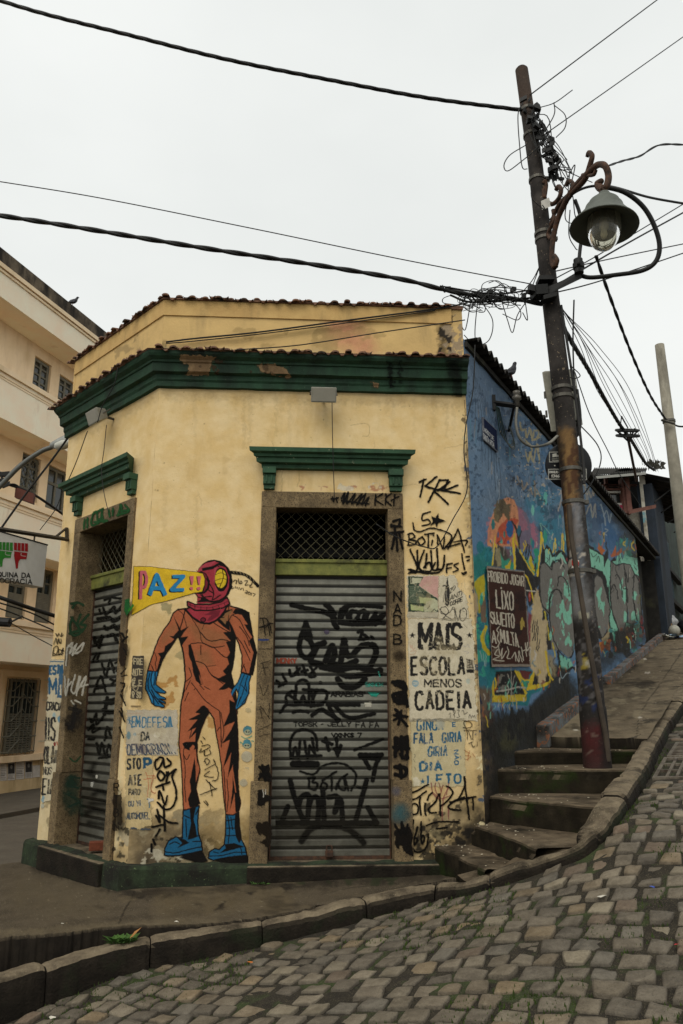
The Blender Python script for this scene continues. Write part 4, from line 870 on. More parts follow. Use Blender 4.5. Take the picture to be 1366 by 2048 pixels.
    p.fog([(380, 1300), (700, 1300), (1000, 1180), (1200, 1060), (1344, 900)], 130, '#16150e', 1, 150); p.fog([(380, 1500), (390, 2048)], 260, '#14130d', 1, 160); p.fog([(700, 1600), (1344, 1250)], 300, '#14130d', 1, 160); p.poly([(395, 1230), (620, 1200), (860, 1140), (1060, 1010), (1344, 850), (1344, 1500), (900, 2000), (395, 2700)], '#1b1911', .93, 9, 4); p.fog([(640, 1400), (560, 1560)], 100, '#3a3922', .9, 110); p.fog([(760, 1400), (900, 1500)], 100, '#1a1912', 1, 80)
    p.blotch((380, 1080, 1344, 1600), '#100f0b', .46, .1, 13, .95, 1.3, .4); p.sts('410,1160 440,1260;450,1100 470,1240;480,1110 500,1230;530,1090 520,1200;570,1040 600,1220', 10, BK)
    # further letters up the street
    p.z(*W9)
    p.poly([(215, 890), (370, 1000), (410, 940), (410, 1100), (440, 1060), (470, 1010), (490, 1050), (520, 960), (555, 1040), (580, 940), (610, 960), (695, 1010), (715, 1200), (740, 1640), (690, 1790), (570, 1850), (440, 1830), (400, 1840), (320, 1800), (215, 1400)], BK, 1, 2)
    p.poly([(220, 930), (360, 1010), (375, 1120), (410, 1030), (440, 1070), (480, 1060), (515, 970), (550, 1050), (575, 960), (610, 1020), (690, 1030), (705, 1200), (720, 1600), (700, 1760), (660, 1760), (640, 1650), (590, 1720), (560, 1810), (500, 1700), (470, 1830), (430, 1640), (420, 1300), (360, 1160), (300, 1130), (240, 1110)], '#7ab8a0')
    p.poly([(280, 1230), (310, 1185), (350, 1220), (400, 1380), (430, 1500), (420, 1700), (350, 1800), (310, 1690), (280, 1450)], G1, 1, 2, ink=2); p.poly([(440, 1060), (490, 1100), (560, 1080), (620, 1090), (660, 1180), (700, 1200), (735, 1640), (640, 1660), (580, 1640), (560, 1760), (520, 1740), (470, 1600), (440, 1500), (430, 1250)], G1, 1, 2, ink=2)
    p.blotch((290, 1250, 430, 1740), '#7ab8a0', .50, .14, 31, 1, 1, .3); p.blotch((450, 1100, 720, 1700), '#7ab8a0', .51, .14, 32, 1, 1, .3)
    p.sts('480,1200 500,1185 530,1260 545,1400;440,1330 460,1280 490,1330 500,1420;560,1320 590,1330 600,1450;640,1220 670,1190 700,1240;580,1170 600,1260 620,1100;560,1080 575,1200 600,1640;660,1180 650,1400 690,1650;430,1230 440,1500 520,1740', 10, BK); p.sts('250,980 270,1020 300,990;300,1060 320,1010 330,1070;660,1040 670,1090;655,1100 680,1140', 6, BK)
    p.poly([(500, 1010), (520, 970), (545, 1030), (540, 1080), (510, 1080)], '#7ab8a0'); p.sts('505,1000 530,1080;510,1060 540,1010', 5, BK)
    p.poly([(320, 880), (380, 960), (350, 1000), (310, 940)], '#a85a1c'); p.poly([(420, 960), (440, 1000), (480, 910), (490, 980), (540, 930), (560, 1000), (600, 910), (640, 950), (560, 960), (500, 1000), (440, 1020)], '#a8561c', .95); p.poly([(320, 1830), (440, 1800), (430, 1930), (380, 1880), (340, 1940)], '#a8561c'); p.poly([(590, 1690), (650, 1680), (640, 1820), (610, 1830)], '#a8561c'); p.poly([(345, 1800), (410, 1740), (415, 1640), (430, 1780), (380, 1840)], '#9a8a68')
    p.blotch((320, 1820, 760, 2000), '#4a6a8a', .55, .08, 41, .8); p.blotch((320, 1640, 900, 2048), '#8a4a20', .56, .09, 45, .8, 1, .5); p.blotch((320, 1640, 900, 2048), '#3f8a86', .57, .1, 46, .8, 1, .5); p.fog([(300, 2020), (450, 1920), (600, 1800), (760, 1690), (880, 1600)], 130, '#15140d', 1, 110); p.blotch((320, 1660, 900, 2048), '#13120c', .48, .09, 42, .95)
    p.fog([(640, 900), (830, 980), (860, 1500)], 110, '#2d2a20', .95, 130); p.blotch((640, 880, 900, 1700), '#5d5c30', .56, .08, 43, .6); p.blotch((690, 1100, 900, 1750), '#15130f', .5, .06, 44, .9); p.poly([(815, 1160), (865, 1180), (890, 1680), (830, 1560)], '#8d7f68', 1, 3, 1.5)
    for k in range(6): p.text('EBO'[k % 3], (835+k*3, 1230+k*60, 860+k*3, 1270+k*60), 5, '#3a352a')
    p.fog([(560, 880), (600, 1000)], 20, '#2b8a78', .5, 50)
    p.z(0, 0, 1)
    rr = random.Random(42); pal = ['#14110f', '#14110f', '#7ab8a0', '#c2a81f', '#a8561c', '#b7b1a5', '#1f6f84', '#2b8a78', '#7c2426']
    for k in range(230):
        x = rr.uniform(965, 1285); f = (x-960)/320; top = 1085-10*f; bot = 1440-170*f
        y = rr.choice([rr.uniform(bot-70, bot-6), rr.uniform(bot-40, bot+4), rr.uniform(top-14, top+20), rr.uniform(top, bot)])
        if 975 < x < 1068 and 1125 < y < 1350: continue
        c = rr.choice(pal); l = rr.uniform(4, 22); dx = rr.uniform(-4, 4)
        p.st([(x, y), (x+dx, y+l*.5), (x+dx*rr.uniform(-1, 1.5), y+l)], rr.uniform(.8, 3), c, rr.uniform(.45, .95), 1.2)
    for k in range(70): # old runs and scuffs on the upper wall
        x = rr.uniform(940, 1270); top = 700+max(0, x-940)*1.12; y = rr.uniform(top+25, top+200)
        if y < 1090: p.st([(x, y), (x+rr.uniform(-1, 1), y+rr.uniform(8, 50))], rr.uniform(.8, 2.4), rr.choice(['#1c2f45', '#8fa3b4', '#24405c', '#a99a86', '#3f8f9c']), rr.uniform(.2, .55), 2)
    p.blotch((935, 700, 1290, 1100), '#b3a58c', .70, .16, 71, .7); p.blotch((935, 700, 1290, 1100), '#141d28', .70, .18, 72, .8)

def side_wall():
    xs = np.r_[np.linspace(932, 1120, 230), np.linspace(1120.7, 1306, 230)]; ss = np.array([col_s(x) for x in xs]); ss = ss[ss > .0]; ss = np.r_[.0, ss]
    zs = np.r_[np.arange(-.1, 5.34, .0095)]; U, Z = np.meshgrid(ss, zs); P = WB.o+U.ravel()[:, None]*WB.d; P[:, 2] = Z.ravel()
    ok = Z.ravel() > .55+.18*np.maximum(U.ravel()-1, -1)*.9-.25
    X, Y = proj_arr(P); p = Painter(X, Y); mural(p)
    p.c[:, :3] = np.clip(p.c[:, :3]*1.25, 0, .88)
    P = P+WB.n*(((fbm(U.ravel()*2.2, Z.ravel()*2.2, 5)-.5)*.024+(fbm(U.ravel()*9, Z.ravel()*9, 6)-.5)*.012)*np.clip(U.ravel()*6, 0, 1))[:, None]
    idx = np.arange(U.size).reshape(U.shape); Q = np.stack([idx[:-1, :-1], idx[:-1, 1:], idx[1:, 1:], idx[1:, :-1]], -1).reshape(-1, 4)
    cu = U.ravel()[Q].mean(1); cz = Z.ravel()[Q].mean(1); k = ok[Q].all(1) & ~((cu > 10.95) & (cu < 11.85) & (cz < 4.5))
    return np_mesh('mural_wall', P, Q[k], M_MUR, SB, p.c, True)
side_wall()
M_ROOF = mat('weathered_fibre_roof', '#3b3731', '#2a2723', 9, .9, .5, 40, stain='#181613', stain_scale=3, stain_at=(.45, .65))
M_SOOT = mat('sooty_plaster', '#2c2a26', '#1f1d1a', 6, .9, .4, 40, stain='#3c3b2a', stain_scale=2.5, stain_at=(.52, .68))
# corrugated roof over the side wall
def corr(wp_or, s0, s1, n, pitch, amp, back, rise, z0, over, thick=.012):
    rows = []
    us = np.linspace(s0, s1, n)
    a = amp*np.cos(us/pitch*2*math.pi)
    top = [[tuple(WB.p(u, z0+h+rise*k, over-back*k)) for u, h in zip(us, a)] for k in (0, .5, 1)]
    bot = [tuple(WB.p(u, z0+h-thick, over)) for u, h in zip(us, a)]
    return MB().grid([bot]+top)
corr(None, .06, 13.2, 900, .177, .036, 4, .3, 5.36, .13, .02).build('corrugated_roof', M_ROOF, SB)
MB().wbox(lambda u, z, o: WB.p(u, z, o), .03, 13.2, 5.25, 5.31, -.2, .03).build('eaves_beam', M_SOOT, SB)
def ramp_box(s0, s1, o0, o1, h0, h1):
    P = [];
    for hh in (h0, h1):
        for s_, o in ((s0, o0), (s1, o0), (s1, o1), (s0, o1)): P.append(WB.p(s_, pavz(s_)+hh, o))
    return P
M_LEDGE = mat('painted_ledge', '#5f6668', '#4d4238', 7, .85, .5, 50, stain='#2a2722', stain_scale=4, stain_at=(.48, .62), speck='#7a5038', speck_scale=14, speck_at=(.55, .6))
MB().hexa(ramp_box(1.78, 3.7, -.02, .13, -.1, .14)).build('wall_ledge', M_LEDGE, SB, bevel=.012)
MB().hexa(ramp_box(5.55, 12.6, -.02, .13, -.1, .12)).build('wall_ledge', M_LEDGE, SB, bevel=.012)
MB().wbox(WB.p, 10.9, 11.9, 2.8, 4.55, -1.2, -.6).build('door_recess', M_DARK, SB)
MB().add([WB.p(0.02, -.3, -.3), WB.p(13, -.3, -.3), WB.p(13, 5.3, -.3), WB.p(.02, 5.3, -.3)], [(0, 1, 2, 3)]).add([WB.p(13, 0, 0.0), WB.p(13, 0, -5), WB.p(13, 5.2, -5), WB.p(13, 5.2, 0)], [(0, 1, 2, 3)]).build('rear_wall', M_SOOT, SB)
# hand-painted notice
def notice(p):
    p.rough = .5; p.z(*W7)
    Qp = [(282, 972), (760, 1040), (840, 2400), (350, 2350)]
    p.z(*W7).poly([(278, 968), (640, 1030), (762, 1032), (842, 2260), (345, 2265)], '#8f8478', 1, 1.5)
    p.poly([(290, 1005), (752, 1052), (828, 2230), (352, 2230)], '#40231a', 1, 2); p.blotch((290, 1000, 830, 2260), '#2b1a16', .52, .05, 3, .8); p.blotch((330, 1750, 480, 2250), '#6b5a4c', .5, .09, 4, .7); p.fog([(700, 1350), (740, 1500)], 40, '#27120f', .8, 60)
    w = '#c9c0ae'
    p.text('PROIBIDO JOGAR', [(296, 1035), (752, 1105), (752, 1230), (300, 1165)], 12, w, .34); p.text('LIXO', [(395, 1285), (615, 1310), (620, 1540), (408, 1505)], 18, w, .4); p.ell(463, 1255, 9, 12, w)
    p.text('SUJEITO', [(322, 1560), (625, 1590), (632, 1770), (335, 1700)], 16, w, .34); p.text('A', [(345, 1800), (388, 1810), (402, 1960), (352, 1950)], 15, w); p.text('MULTA', [(452, 1790), (660, 1840), (690, 2010), (462, 1945)], 15, w, .34)
    p.sts('440,1750 405,1790 430,1830 415,1900 440,1960 400,2020 350,2000;420,2040 380,2100 440,2130 360,2170 500,2190;430,1995 450,2120 480,2030 470,2160 530,2060;545,2010 560,2080 540,2150 580,2160;600,2150 640,2080 650,2190;640,2080 690,2200 690,2060 730,2200;720,2010 750,2180;740,2060 800,2040;770,1960 790,2130;800,1950 790,2060 840,2010 830,2180', 11, w)
    p.poly([(705, 1690), (720, 1640), (735, 1630), (760, 1700), (765, 1760), (745, 1740), (730, 1790), (712, 1790)], '#b29a4a')
NB = tag(decal('painted_notice', s_blue, (970, 1125, 1066, 1350), notice, None, .02, .6, M_DEC, loc=WB.p(1.1, 2.5, .02)), 'brown hand-painted notice PROIBIDO JOGAR LIXO SUJEITO A MULTA on the mural wall', 'notice')
# ---------------------------------------------------------------- THE PAINTED FIGURE
Z1 = (240, 1080, 4.269); Z2 = (220, 1380, 4.018); OR = '#a65e3f'; OR2 = '#8f5136'; CR_ = '#9c3540'; CRD = '#6f2430'; GB = '#1f6791'
def figure(p):
    p.rough = .35; p.z(*Z1)
    # hose
    p.st([(945, 275), (1030, 285), (1100, 315), (1178, 392)], 26, BK); p.sts('960,262 975,280;990,262 1000,282;1020,268 1032,288;1050,278 1060,300;1080,295 1088,315;1110,315 1115,340;1140,338 1142,365', 4, '#9c8b63')
    # figure, ink first then flat colour
    torso = [(500, 592), (560, 585), (640, 640), (860, 620), (930, 560), (1040, 592), (1100, 620), (1095, 660), (990, 690), (950, 720), (985, 830), (975, 980), (960, 1080), (945, 1140), (960, 1200), (985, 1300), (1000, 1480), (900, 1500), (767, 1470), (640, 1490), (515, 1460), (525, 1380), (545, 1280), (558, 1200), (552, 1070), (540, 960), (520, 880), (497, 815), (480, 760)]
    p.poly(torso, OR, ink=3); armL = [(560, 588), (500, 592), (455, 622), (430, 690), (380, 760), (330, 840), (290, 950), (252, 1060), (238, 1116), (325, 1124), (365, 1020), (400, 960), (450, 890), (497, 815), (530, 700)]
    p.poly(armL, OR, ink=2.4)
    armR = [(930, 562), (1040, 592), (1100, 622), (1112, 700), (1140, 860), (1166, 960), (1150, 1050), (1132, 1150), (1035, 1130), (1043, 1050), (1040, 980), (1018, 900), (992, 830), (955, 740), (925, 690)]
    p.poly(armR, OR, ink=2.4)
    for q in ([(350, 830), (410, 760), (480, 700), (500, 760), (430, 840), (360, 900)], [(560, 700), (700, 720), (900, 800), (930, 860), (800, 900), (640, 860)], [(640, 950), (760, 930), (800, 1060), (660, 1080)], [(850, 640), (960, 590), (950, 660), (880, 690)]): p.poly(q, '#86603f', .55, 14)
    # ink shadows, left arm
    p.poly([(455, 640), (480, 690), (520, 770), (590, 735), (545, 790), (520, 830), (585, 820), (530, 900), (545, 960), (500, 830), (470, 850), (420, 820), (455, 820), (500, 770)], BK)
    p.poly([(495, 812), (440, 900), (400, 960), (360, 1025), (330, 1120), (310, 1120), (345, 1000), (322, 968), (375, 955), (385, 905), (440, 870)], BK); p.sts('290,950 310,1010 300,1060;262,1060 285,1110;300,1050 310,1115;275,1080 290,1118', 6, BK)
    p.st([(500, 600), (540, 640), (570, 740)], 6, BK); p.st([(545, 590), (600, 650), (680, 780), (700, 870), (790, 920)], 6, BK)
    # torso folds
    p.poly([(585, 900), (605, 885), (625, 960), (650, 1050), (680, 1120), (705, 1230), (690, 1240), (645, 1200), (625, 1130), (610, 1040), (585, 980)], BK); p.poly([(675, 1150), (705, 1200), (715, 1235), (690, 1230)], OR2)
    p.poly([(925, 690), (955, 740), (990, 840), (978, 980), (962, 1090), (945, 1140), (965, 1220), (985, 1300), (930, 1260), (820, 1310), (850, 1270), (900, 1220), (820, 1190), (905, 1150), (880, 1120), (930, 1060), (915, 1000), (940, 960), (905, 870), (945, 860), (880, 790), (945, 780)], BK)
    p.sts('610,885 700,880 800,915 890,905;800,915 880,990 940,1010;680,780 760,860 880,850 945,870;790,700 850,740 940,790;650,1035 720,1060 780,1150 880,1225;780,1150 890,1215;690,900 690,980', 8, BK); p.sts('700,760 720,700 640,700;900,600 850,660;820,1070 740,1080', 5, BK)
    p.poly([(830, 690), (900, 600), (960, 590), (960, 610), (900, 640), (880, 690), (930, 690), (940, 780), (880, 740)], BK); p.poly([(870, 640), (955, 598), (950, 625), (880, 660)], '#86603f'); p.poly([(850, 670), (920, 660), (900, 720)], '#86603f')
    # right arm ink
    p.poly([(1040, 592), (1100, 620), (1112, 700), (1140, 860), (1166, 960), (1150, 1050), (1132, 1150), (1100, 1150), (1110, 1090), (1140, 960), (1100, 860), (1130, 830), (1060, 720), (1090, 720), (1040, 640), (960, 625), (985, 585)], BK); p.sts('960,640 1020,680 1060,760 1110,840;1020,740 1080,820 1105,900;1000,830 1050,900 1110,1030;1060,860 1110,960;1060,1080 1080,1140;1040,1110 1060,1060', 8, BK); p.sts('930,690 960,640 1040,620', 7, BK)
    # hips
    p.sts('600,1200 560,1290 540,1400 530,1500;640,1270 580,1340 545,1440;610,1220 700,1330 760,1400 840,1440;680,1240 740,1300 830,1370 860,1440 855,1708;740,1290 860,1380 940,1390;560,1210 610,1160 590,1090;720,1250 880,1340 930,1300;870,1270 865,1340', 7, BK)
    p.poly([(985, 1300), (1000, 1480), (1005, 1640), (960, 1580), (985, 1480), (930, 1420), (935, 1330), (960, 1340)], BK)
    # gloves
    gl = [(236, 1118), (326, 1122), (312, 1180), (306, 1235), (340, 1262), (392, 1298), (384, 1308), (335, 1302), (300, 1290), (345, 1330), (388, 1350), (388, 1362), (335, 1355), (385, 1384), (386, 1396), (330, 1378), (376, 1414), (372, 1428), (300, 1416), (268, 1390), (245, 1322), (218, 1272), (224, 1190)]
    p.poly(gl, GB, ink=2); p.sts('275,1125 265,1180 270,1240 300,1290;300,1130 300,1180 290,1240;240,1190 245,1270 280,1340 290,1400;270,1280 300,1340 350,1380;280,1330 330,1400;255,1140 240,1200', 9, BK); p.sts('285,1140 275,1230;250,1300 275,1370', 5, '#3b8fc0')
    gr = [(1036, 1134), (1118, 1156), (1102, 1220), (1100, 1310), (1064, 1392), (1002, 1442), (970, 1476), (958, 1462), (985, 1420), (1000, 1370), (1012, 1312), (992, 1272), (952, 1350), (934, 1342), (960, 1270), (1010, 1210)]
    p.poly(gr, GB, ink=2); p.sts('1060,1150 1030,1230 1010,1300;1090,1160 1060,1260 1040,1330 1000,1420;1040,1240 1080,1290;1070,1220 1085,1300;1030,1340 1010,1400;1090,1330 1040,1400', 7, BK)
    # legs
    p.z(*Z2)
    legL = [(600, 0), (575, 90), (565, 200), (560, 330), (553, 440), (570, 560), (580, 700), (585, 850), (590, 965), (640, 955), (700, 932), (722, 908), (710, 850), (695, 790), (727, 640), (705, 540), (705, 420), (730, 330), (770, 230), (802, 178), (820, 100), (860, 0)]
    legR = [(780, 0), (800, 178), (835, 230), (850, 330), (870, 440), (895, 600), (905, 750), (915, 870), (930, 994), (990, 1002), (1038, 975), (1054, 908), (1040, 830), (1030, 700), (1036, 520), (1030, 330), (1022, 200), (1000, 90), (960, 0)]
    p.poly(legR, OR); p.poly(legL, OR); p.st(legL[:10]+[legL[11]], 9, BK, sm=False); p.st(legR[1:9], 9, BK, sm=False)
    p.poly([(802, 178), (790, 150), (755, 122), (735, 130), (685, 182), (722, 190), (628, 240), (702, 238), (622, 335), (692, 302), (640, 388), (692, 345), (682, 415), (600, 418), (580, 430), (600, 470), (650, 490), (690, 475), (700, 600), (690, 650), (680, 540), (660, 640), (640, 740), (655, 800), (625, 880), (640, 945), (700, 932), (722, 908), (695, 790), (727, 640), (705, 540), (705, 420), (730, 330), (770, 230)], BK)
    p.poly([(640, 470), (665, 440), (680, 450), (655, 560), (640, 600)], OR); p.sts('600,440 590,520 605,640 600,760 610,900;640,520 615,560 590,520;660,300 640,390;650,780 660,880', 7, BK); p.poly([(690, 640), (705, 580), (720, 640), (690, 740)], OR)
    p.poly([(1004, 100), (1022, 200), (1030, 330), (1036, 520), (1030, 700), (1040, 830), (1054, 908), (1038, 975), (1010, 985), (1000, 830), (965, 970), (985, 770), (988, 600), (945, 710), (975, 500), (905, 640), (962, 400), (900, 430), (975, 320), (1000, 255), (910, 295), (960, 180), (960, 80)], BK)
    p.sts('880,170 890,300 895,460;890,180 915,330 900,420;880,300 860,330;915,640 925,820 930,980;940,720 950,860 940,980;700,0 760,80 880,170;600,90 630,20', 7, BK); p.sts('985,640 1010,820', 9, OR)
    # boots
    p.poly([(635, 1305), (740, 1290), (785, 1372), (740, 1390), (690, 1385), (560, 1345)], BK, 1, 3); p.poly([(830, 1365), (1000, 1340), (1100, 1325), (1150, 1390), (1000, 1400), (900, 1392)], BK, 1, 3)
    bl = [(588, 968), (640, 956), (700, 934), (716, 928), (704, 1050), (710, 1160), (735, 1220), (742, 1290), (690, 1300), (640, 1312), (560, 1328), (470, 1334), (437, 1326), (442, 1270), (470, 1212), (530, 1180), (582, 1190), (584, 1080)]
    br = [(930, 1000), (990, 1004), (1034, 980), (1040, 1100), (1055, 1200), (1090, 1270), (1098, 1330), (1000, 1336), (900, 1352), (830, 1368), (790, 1352), (800, 1300), (840, 1275), (880, 1280), (920, 1240), (930, 1120)]
    p.poly(bl, '#1d587b', ink=2.4); p.poly(br, '#1d587b', ink=2.4)
    p.poly([(640, 958), (690, 940), (672, 1040), (690, 1110), (700, 1180), (650, 1200), (625, 1200), (650, 1080)], BK); p.poly([(540, 1185), (600, 1200), (640, 1230), (540, 1270), (580, 1230)], BK); p.sts('445,1300 520,1310 600,1290 680,1270 738,1260;610,1040 615,1180;600,1010 640,1030;690,1000 710,960;660,1180 720,1170;665,1220 735,1215;480,1240 520,1220 560,1240', 9, BK)
    p.poly([(1005, 1000), (1034, 984), (1040, 1100), (1055, 1200), (1040, 1230), (1010, 1180), (1000, 1100)], BK); p.poly([(920, 1240), (1000, 1230), (1080, 1260), (1000, 1280), (880, 1310), (930, 1270)], BK); p.sts('945,1010 960,1120 950,1230;970,1020 985,1120;930,1050 1000,1040;940,1110 1000,1110;935,1170 1010,1170;800,1335 900,1330 1000,1305 1095,1305;830,1300 870,1310;1050,1270 1060,1320', 8, BK)
    # diving helmet
    p.z(*Z1)
    p.poly([(560, 595), (600, 570), (900, 540), (912, 565), (880, 640), (820, 690), (760, 715), (690, 708), (620, 660)], CR_, ink=4, sm=False); p.poly([(720, 640), (790, 600), (860, 600), (840, 650), (770, 690), (740, 690), (780, 640)], CRD); p.ell(710, 682, 22, 18, CRD, ink=2); p.st([(580, 610), (640, 680), (730, 712), (820, 685), (890, 610)], 12, BK)
    p.poly([(660, 470), (900, 470), (885, 530), (660, 545)], CR_); p.poly([(690, 480), (760, 500), (880, 490), (860, 520), (740, 530), (650, 530), (690, 510)], BK)
    p.poly([(575, 525), (610, 535), (640, 550), (760, 550), (860, 530), (915, 490), (938, 545), (880, 580), (760, 602), (640, 600), (575, 560)], CR_, ink=3); p.st([(580, 545), (660, 572), (780, 575), (930, 520)], 8, CRD); p.sts('600,540 598,560;640,560 640,590;690,570 690,600;740,575 740,600;790,570 795,598;840,560 850,585;890,540 900,565', 5, BK)
    p.ell(800, 352, 152, 176, CR_, ink=4); p.poly([(652, 272), (690, 225), (740, 195), (820, 180), (770, 230), (740, 240), (690, 265)], '#a94450'); p.poly([(700, 240), (800, 220), (850, 190), (920, 240), (950, 320), (955, 400), (900, 480), (930, 400), (930, 320), (890, 250), (830, 225), (790, 250), (700, 265)], BK); p.poly([(840, 215), (900, 235), (935, 320), (925, 400), (905, 300)], CR_)
    p.poly([(690, 262), (740, 290), (768, 350), (760, 420), (720, 460), (680, 458), (640, 440), (650, 290)], BK)
    # beam of light with the word
    p.poly([(118, 225), (260, 228), (400, 245), (560, 262), (650, 272), (705, 285), (725, 330), (722, 385), (700, 440), (640, 452), (560, 475), (400, 520), (270, 550), (100, 642)], '#d8b32c', 1, 1.2, ink=.9)
    def let(t, q, w, col, o=(-9, 7)):
        Q = [(x+o[0], y+o[1]) for x, y in q]; p.text(t, Q, w+3, BK, sq=True); p.text(t, q, w, col, sq=True)
    let('P', [(182, 275), (226, 275), (226, 505), (176, 505)], 25, '#c2616c', (-10, 3)); let('A', [(268, 298), (362, 298), (388, 472), (252, 470)], 36, '#2a7fb0'); let('Z', [(448, 312), (545, 310), (548, 425), (440, 425)], 30, '#2a7fb0')
    for x in (612, 674):
        p.poly([(x-24, 310), (x+14, 310), (x+6, 385), (x-10, 388)], BK); p.poly([(x-16, 310), (x+20, 308), (x+8, 385), (x-2, 388)], '#c2616c'); p.ell(x-6, 418, 16, 14, BK); p.ell(x-2, 414, 15, 13, '#c2616c')
    p.poly([(705, 275), (735, 300), (752, 350), (742, 410), (712, 445), (728, 385), (730, 330)], CRD)
    p.poly([(640, 452), (700, 460), (720, 500), (670, 490)], CR_, ink=2); p.sts('690,470 760,520 720,500;760,430 800,460 790,510 860,470;740,330 790,420 800,460;700,490 780,480', 10, BK)
    p.ell(862, 338, 62, 104, BK); p.ell(860, 330, 49, 80, '#d2b42c'); p.poly([(806, 240), (830, 230), (812, 300), (808, 380), (840, 440), (895, 440), (850, 450), (815, 420), (798, 340)], '#a94450'); p.st([(872, 250), (882, 320), (850, 405)], 7, BK); p.sts('812,300 860,280 905,300;815,345 870,330 905,335;825,380 860,370', 5, BK)
    # signature
    p.sts('968,355 985,340 1000,352;1000,345 990,375;1010,330 1015,370;1030,350 1022,372 1040,370 1038,350;1062,350 1090,348 1068,385 1095,382;1105,385 1125,378 1108,400 1130,402;1122,370 1140,362', 6, BK); p.sts('958,395 955,415 975,405;985,395 990,415;1000,402 1010,420;1020,405 1030,425 1040,410;1050,410 1055,430', 5, BK); p.text('2017', [(1075, 430), (1155, 462), (1148, 484), (1066, 450)], 5, BK)
FIG = decal('painted_figure', s_fold, (258, 1112, 522, 1735), figure, BLD, .004, .8)

# ---------------------------------------------------------------- PASTED POSTERS (each one a sheet of paper of its own)
def poster(name, surf, box, fn, label, base='#c9bfa6', lift=.005, step=.8, corners=None):
    x0, y0, x1, y1 = box; c = surf(np.array([(x0+x1)/2]), np.array([(y0+y1)/2]), lift)[0]
    def g(p):
        q = corners or [(x0+1.5, y0+1.5), (x1-1.5, y0+1.5), (x1-1.5, y1-1.5), (x0+1.5, y1-1.5)]
        if base: p.rough = 1.6; p.poly(q, base, 1, 1.5); p.rough = .7
        fn(p)
        if base: p.c[:, 3] = np.where(p.c[:, 3] > .5, p.c[:, 3], p.c[:, 3])
    return tag(decal(name, surf, box, g, None, lift, step, M_PAP, loc=c), label, 'poster', 'posters pasted on the corner building')
P1 = (770, 1120, 5.6875); P2 = (770, 1380, 5.6875)
def ageing(p, box, s=1):
    x0, y0, x1, y1 = box; rq = random.Random(s)
    for k in range(10): x = rq.uniform(x0, x1); y = rq.uniform(y0, y1); p.st([(x, y), (x+rq.uniform(-60, 60), y+rq.uniform(20, 160))], 3, '#8d8062' if k % 2 else '#d8ceb4', .5)
    p.blotch(box, '#c4b99c', .60, .3, s+9, .55, edge=.1)
    p.blotch(box, '#a89a78', .55, .05, s, .35, edge=.15); p.blotch(box, '#8a7b5c', .70, .16, s+5, .5)
def po_top_left(p):
    p.z(*P1); p.poly([(265, 185), (445, 190), (385, 290), (490, 370), (600, 440), (598, 595), (262, 590)], '#2a3a2b'); p.poly([(290, 200), (420, 205), (400, 265), (290, 275)], '#b9b79a'); p.text('1', (292, 205, 312, 255), 10, '#1a1f1a')
    for k in range(14): p.st([(280, 300+k*14), (400+(k*17) % 70, 303+k*14)], 4, '#8f9a80', .75)
    p.poly([(440, 185), (605, 180), (605, 440), (385, 290)], '#c39a8f'); p.poly([(390, 420), (570, 440), (540, 500), (400, 490)], '#a9b07c'); p.poly([(285, 505), (440, 535), (440, 585), (300, 570)], '#a9b07c'); p.poly([(440, 540), (470, 480), (560, 440), (600, 470), (600, 590), (450, 590)], '#b5b596'); p.sts('490,550 510,510;530,590 560,560;570,570 600,590 595,570', 10, '#1f2a20'); p.poly([(256, 595), (600, 600), (600, 662), (256, 660)], '#b5ad97'); p.st([(450, 650), (590, 655)], 6, '#4c4538', .8); p.st([(270, 640), (420, 645)], 3, '#6c6658', .7)
    ageing(p, (256, 180, 605, 662))
poster('poster', s_front, (813, 1149, 878, 1238), po_top_left, 'torn dark green printed poster left of the slanted lettering sheet, above MAIS ESCOLA')
def po_top_right(p):
    p.z(*P1); p.poly([(690, 275), (710, 200), (725, 280), (740, 340), (735, 500), (715, 530), (680, 510)], '#262320'); p.sts('655,295 690,285 660,300;700,210 715,200;690,320 660,480;720,330 728,500', 7, '#262320'); p.sts('700,330 705,500', 4, '#a9a393')
    p.text('ZO', [(745, 330), (800, 290), (800, 335), (740, 380)], 8, '#1d1a17'); p.text('ANTI', [(748, 405), (880, 350), (875, 400), (742, 460)], 9, '#1d1a17'); p.text('CORRE', [(745, 480), (880, 420), (878, 470), (742, 525)], 10, '#1d1a17')
    p.sts('690,530 640,540 640,600 690,620 720,590 700,540 670,530;620,560 700,640 780,690;650,680 780,560 800,690;760,560 790,540 830,690 860,560 850,640;900,540 850,590 870,690 925,650 920,560 880,560;880,580 905,590;640,670 760,690', 9, '#1b1815', sm=True); ageing(p, (612, 180, 940, 665), 4)
poster('poster', s_front, (874, 1149, 940, 1248), po_top_right, 'torn white sheet with slanted ZO ANTI CORRE lettering and a scribbled tag', corners=[(877, 1151), (911, 1151), (918, 1178), (932, 1190), (939, 1237), (877, 1237)])
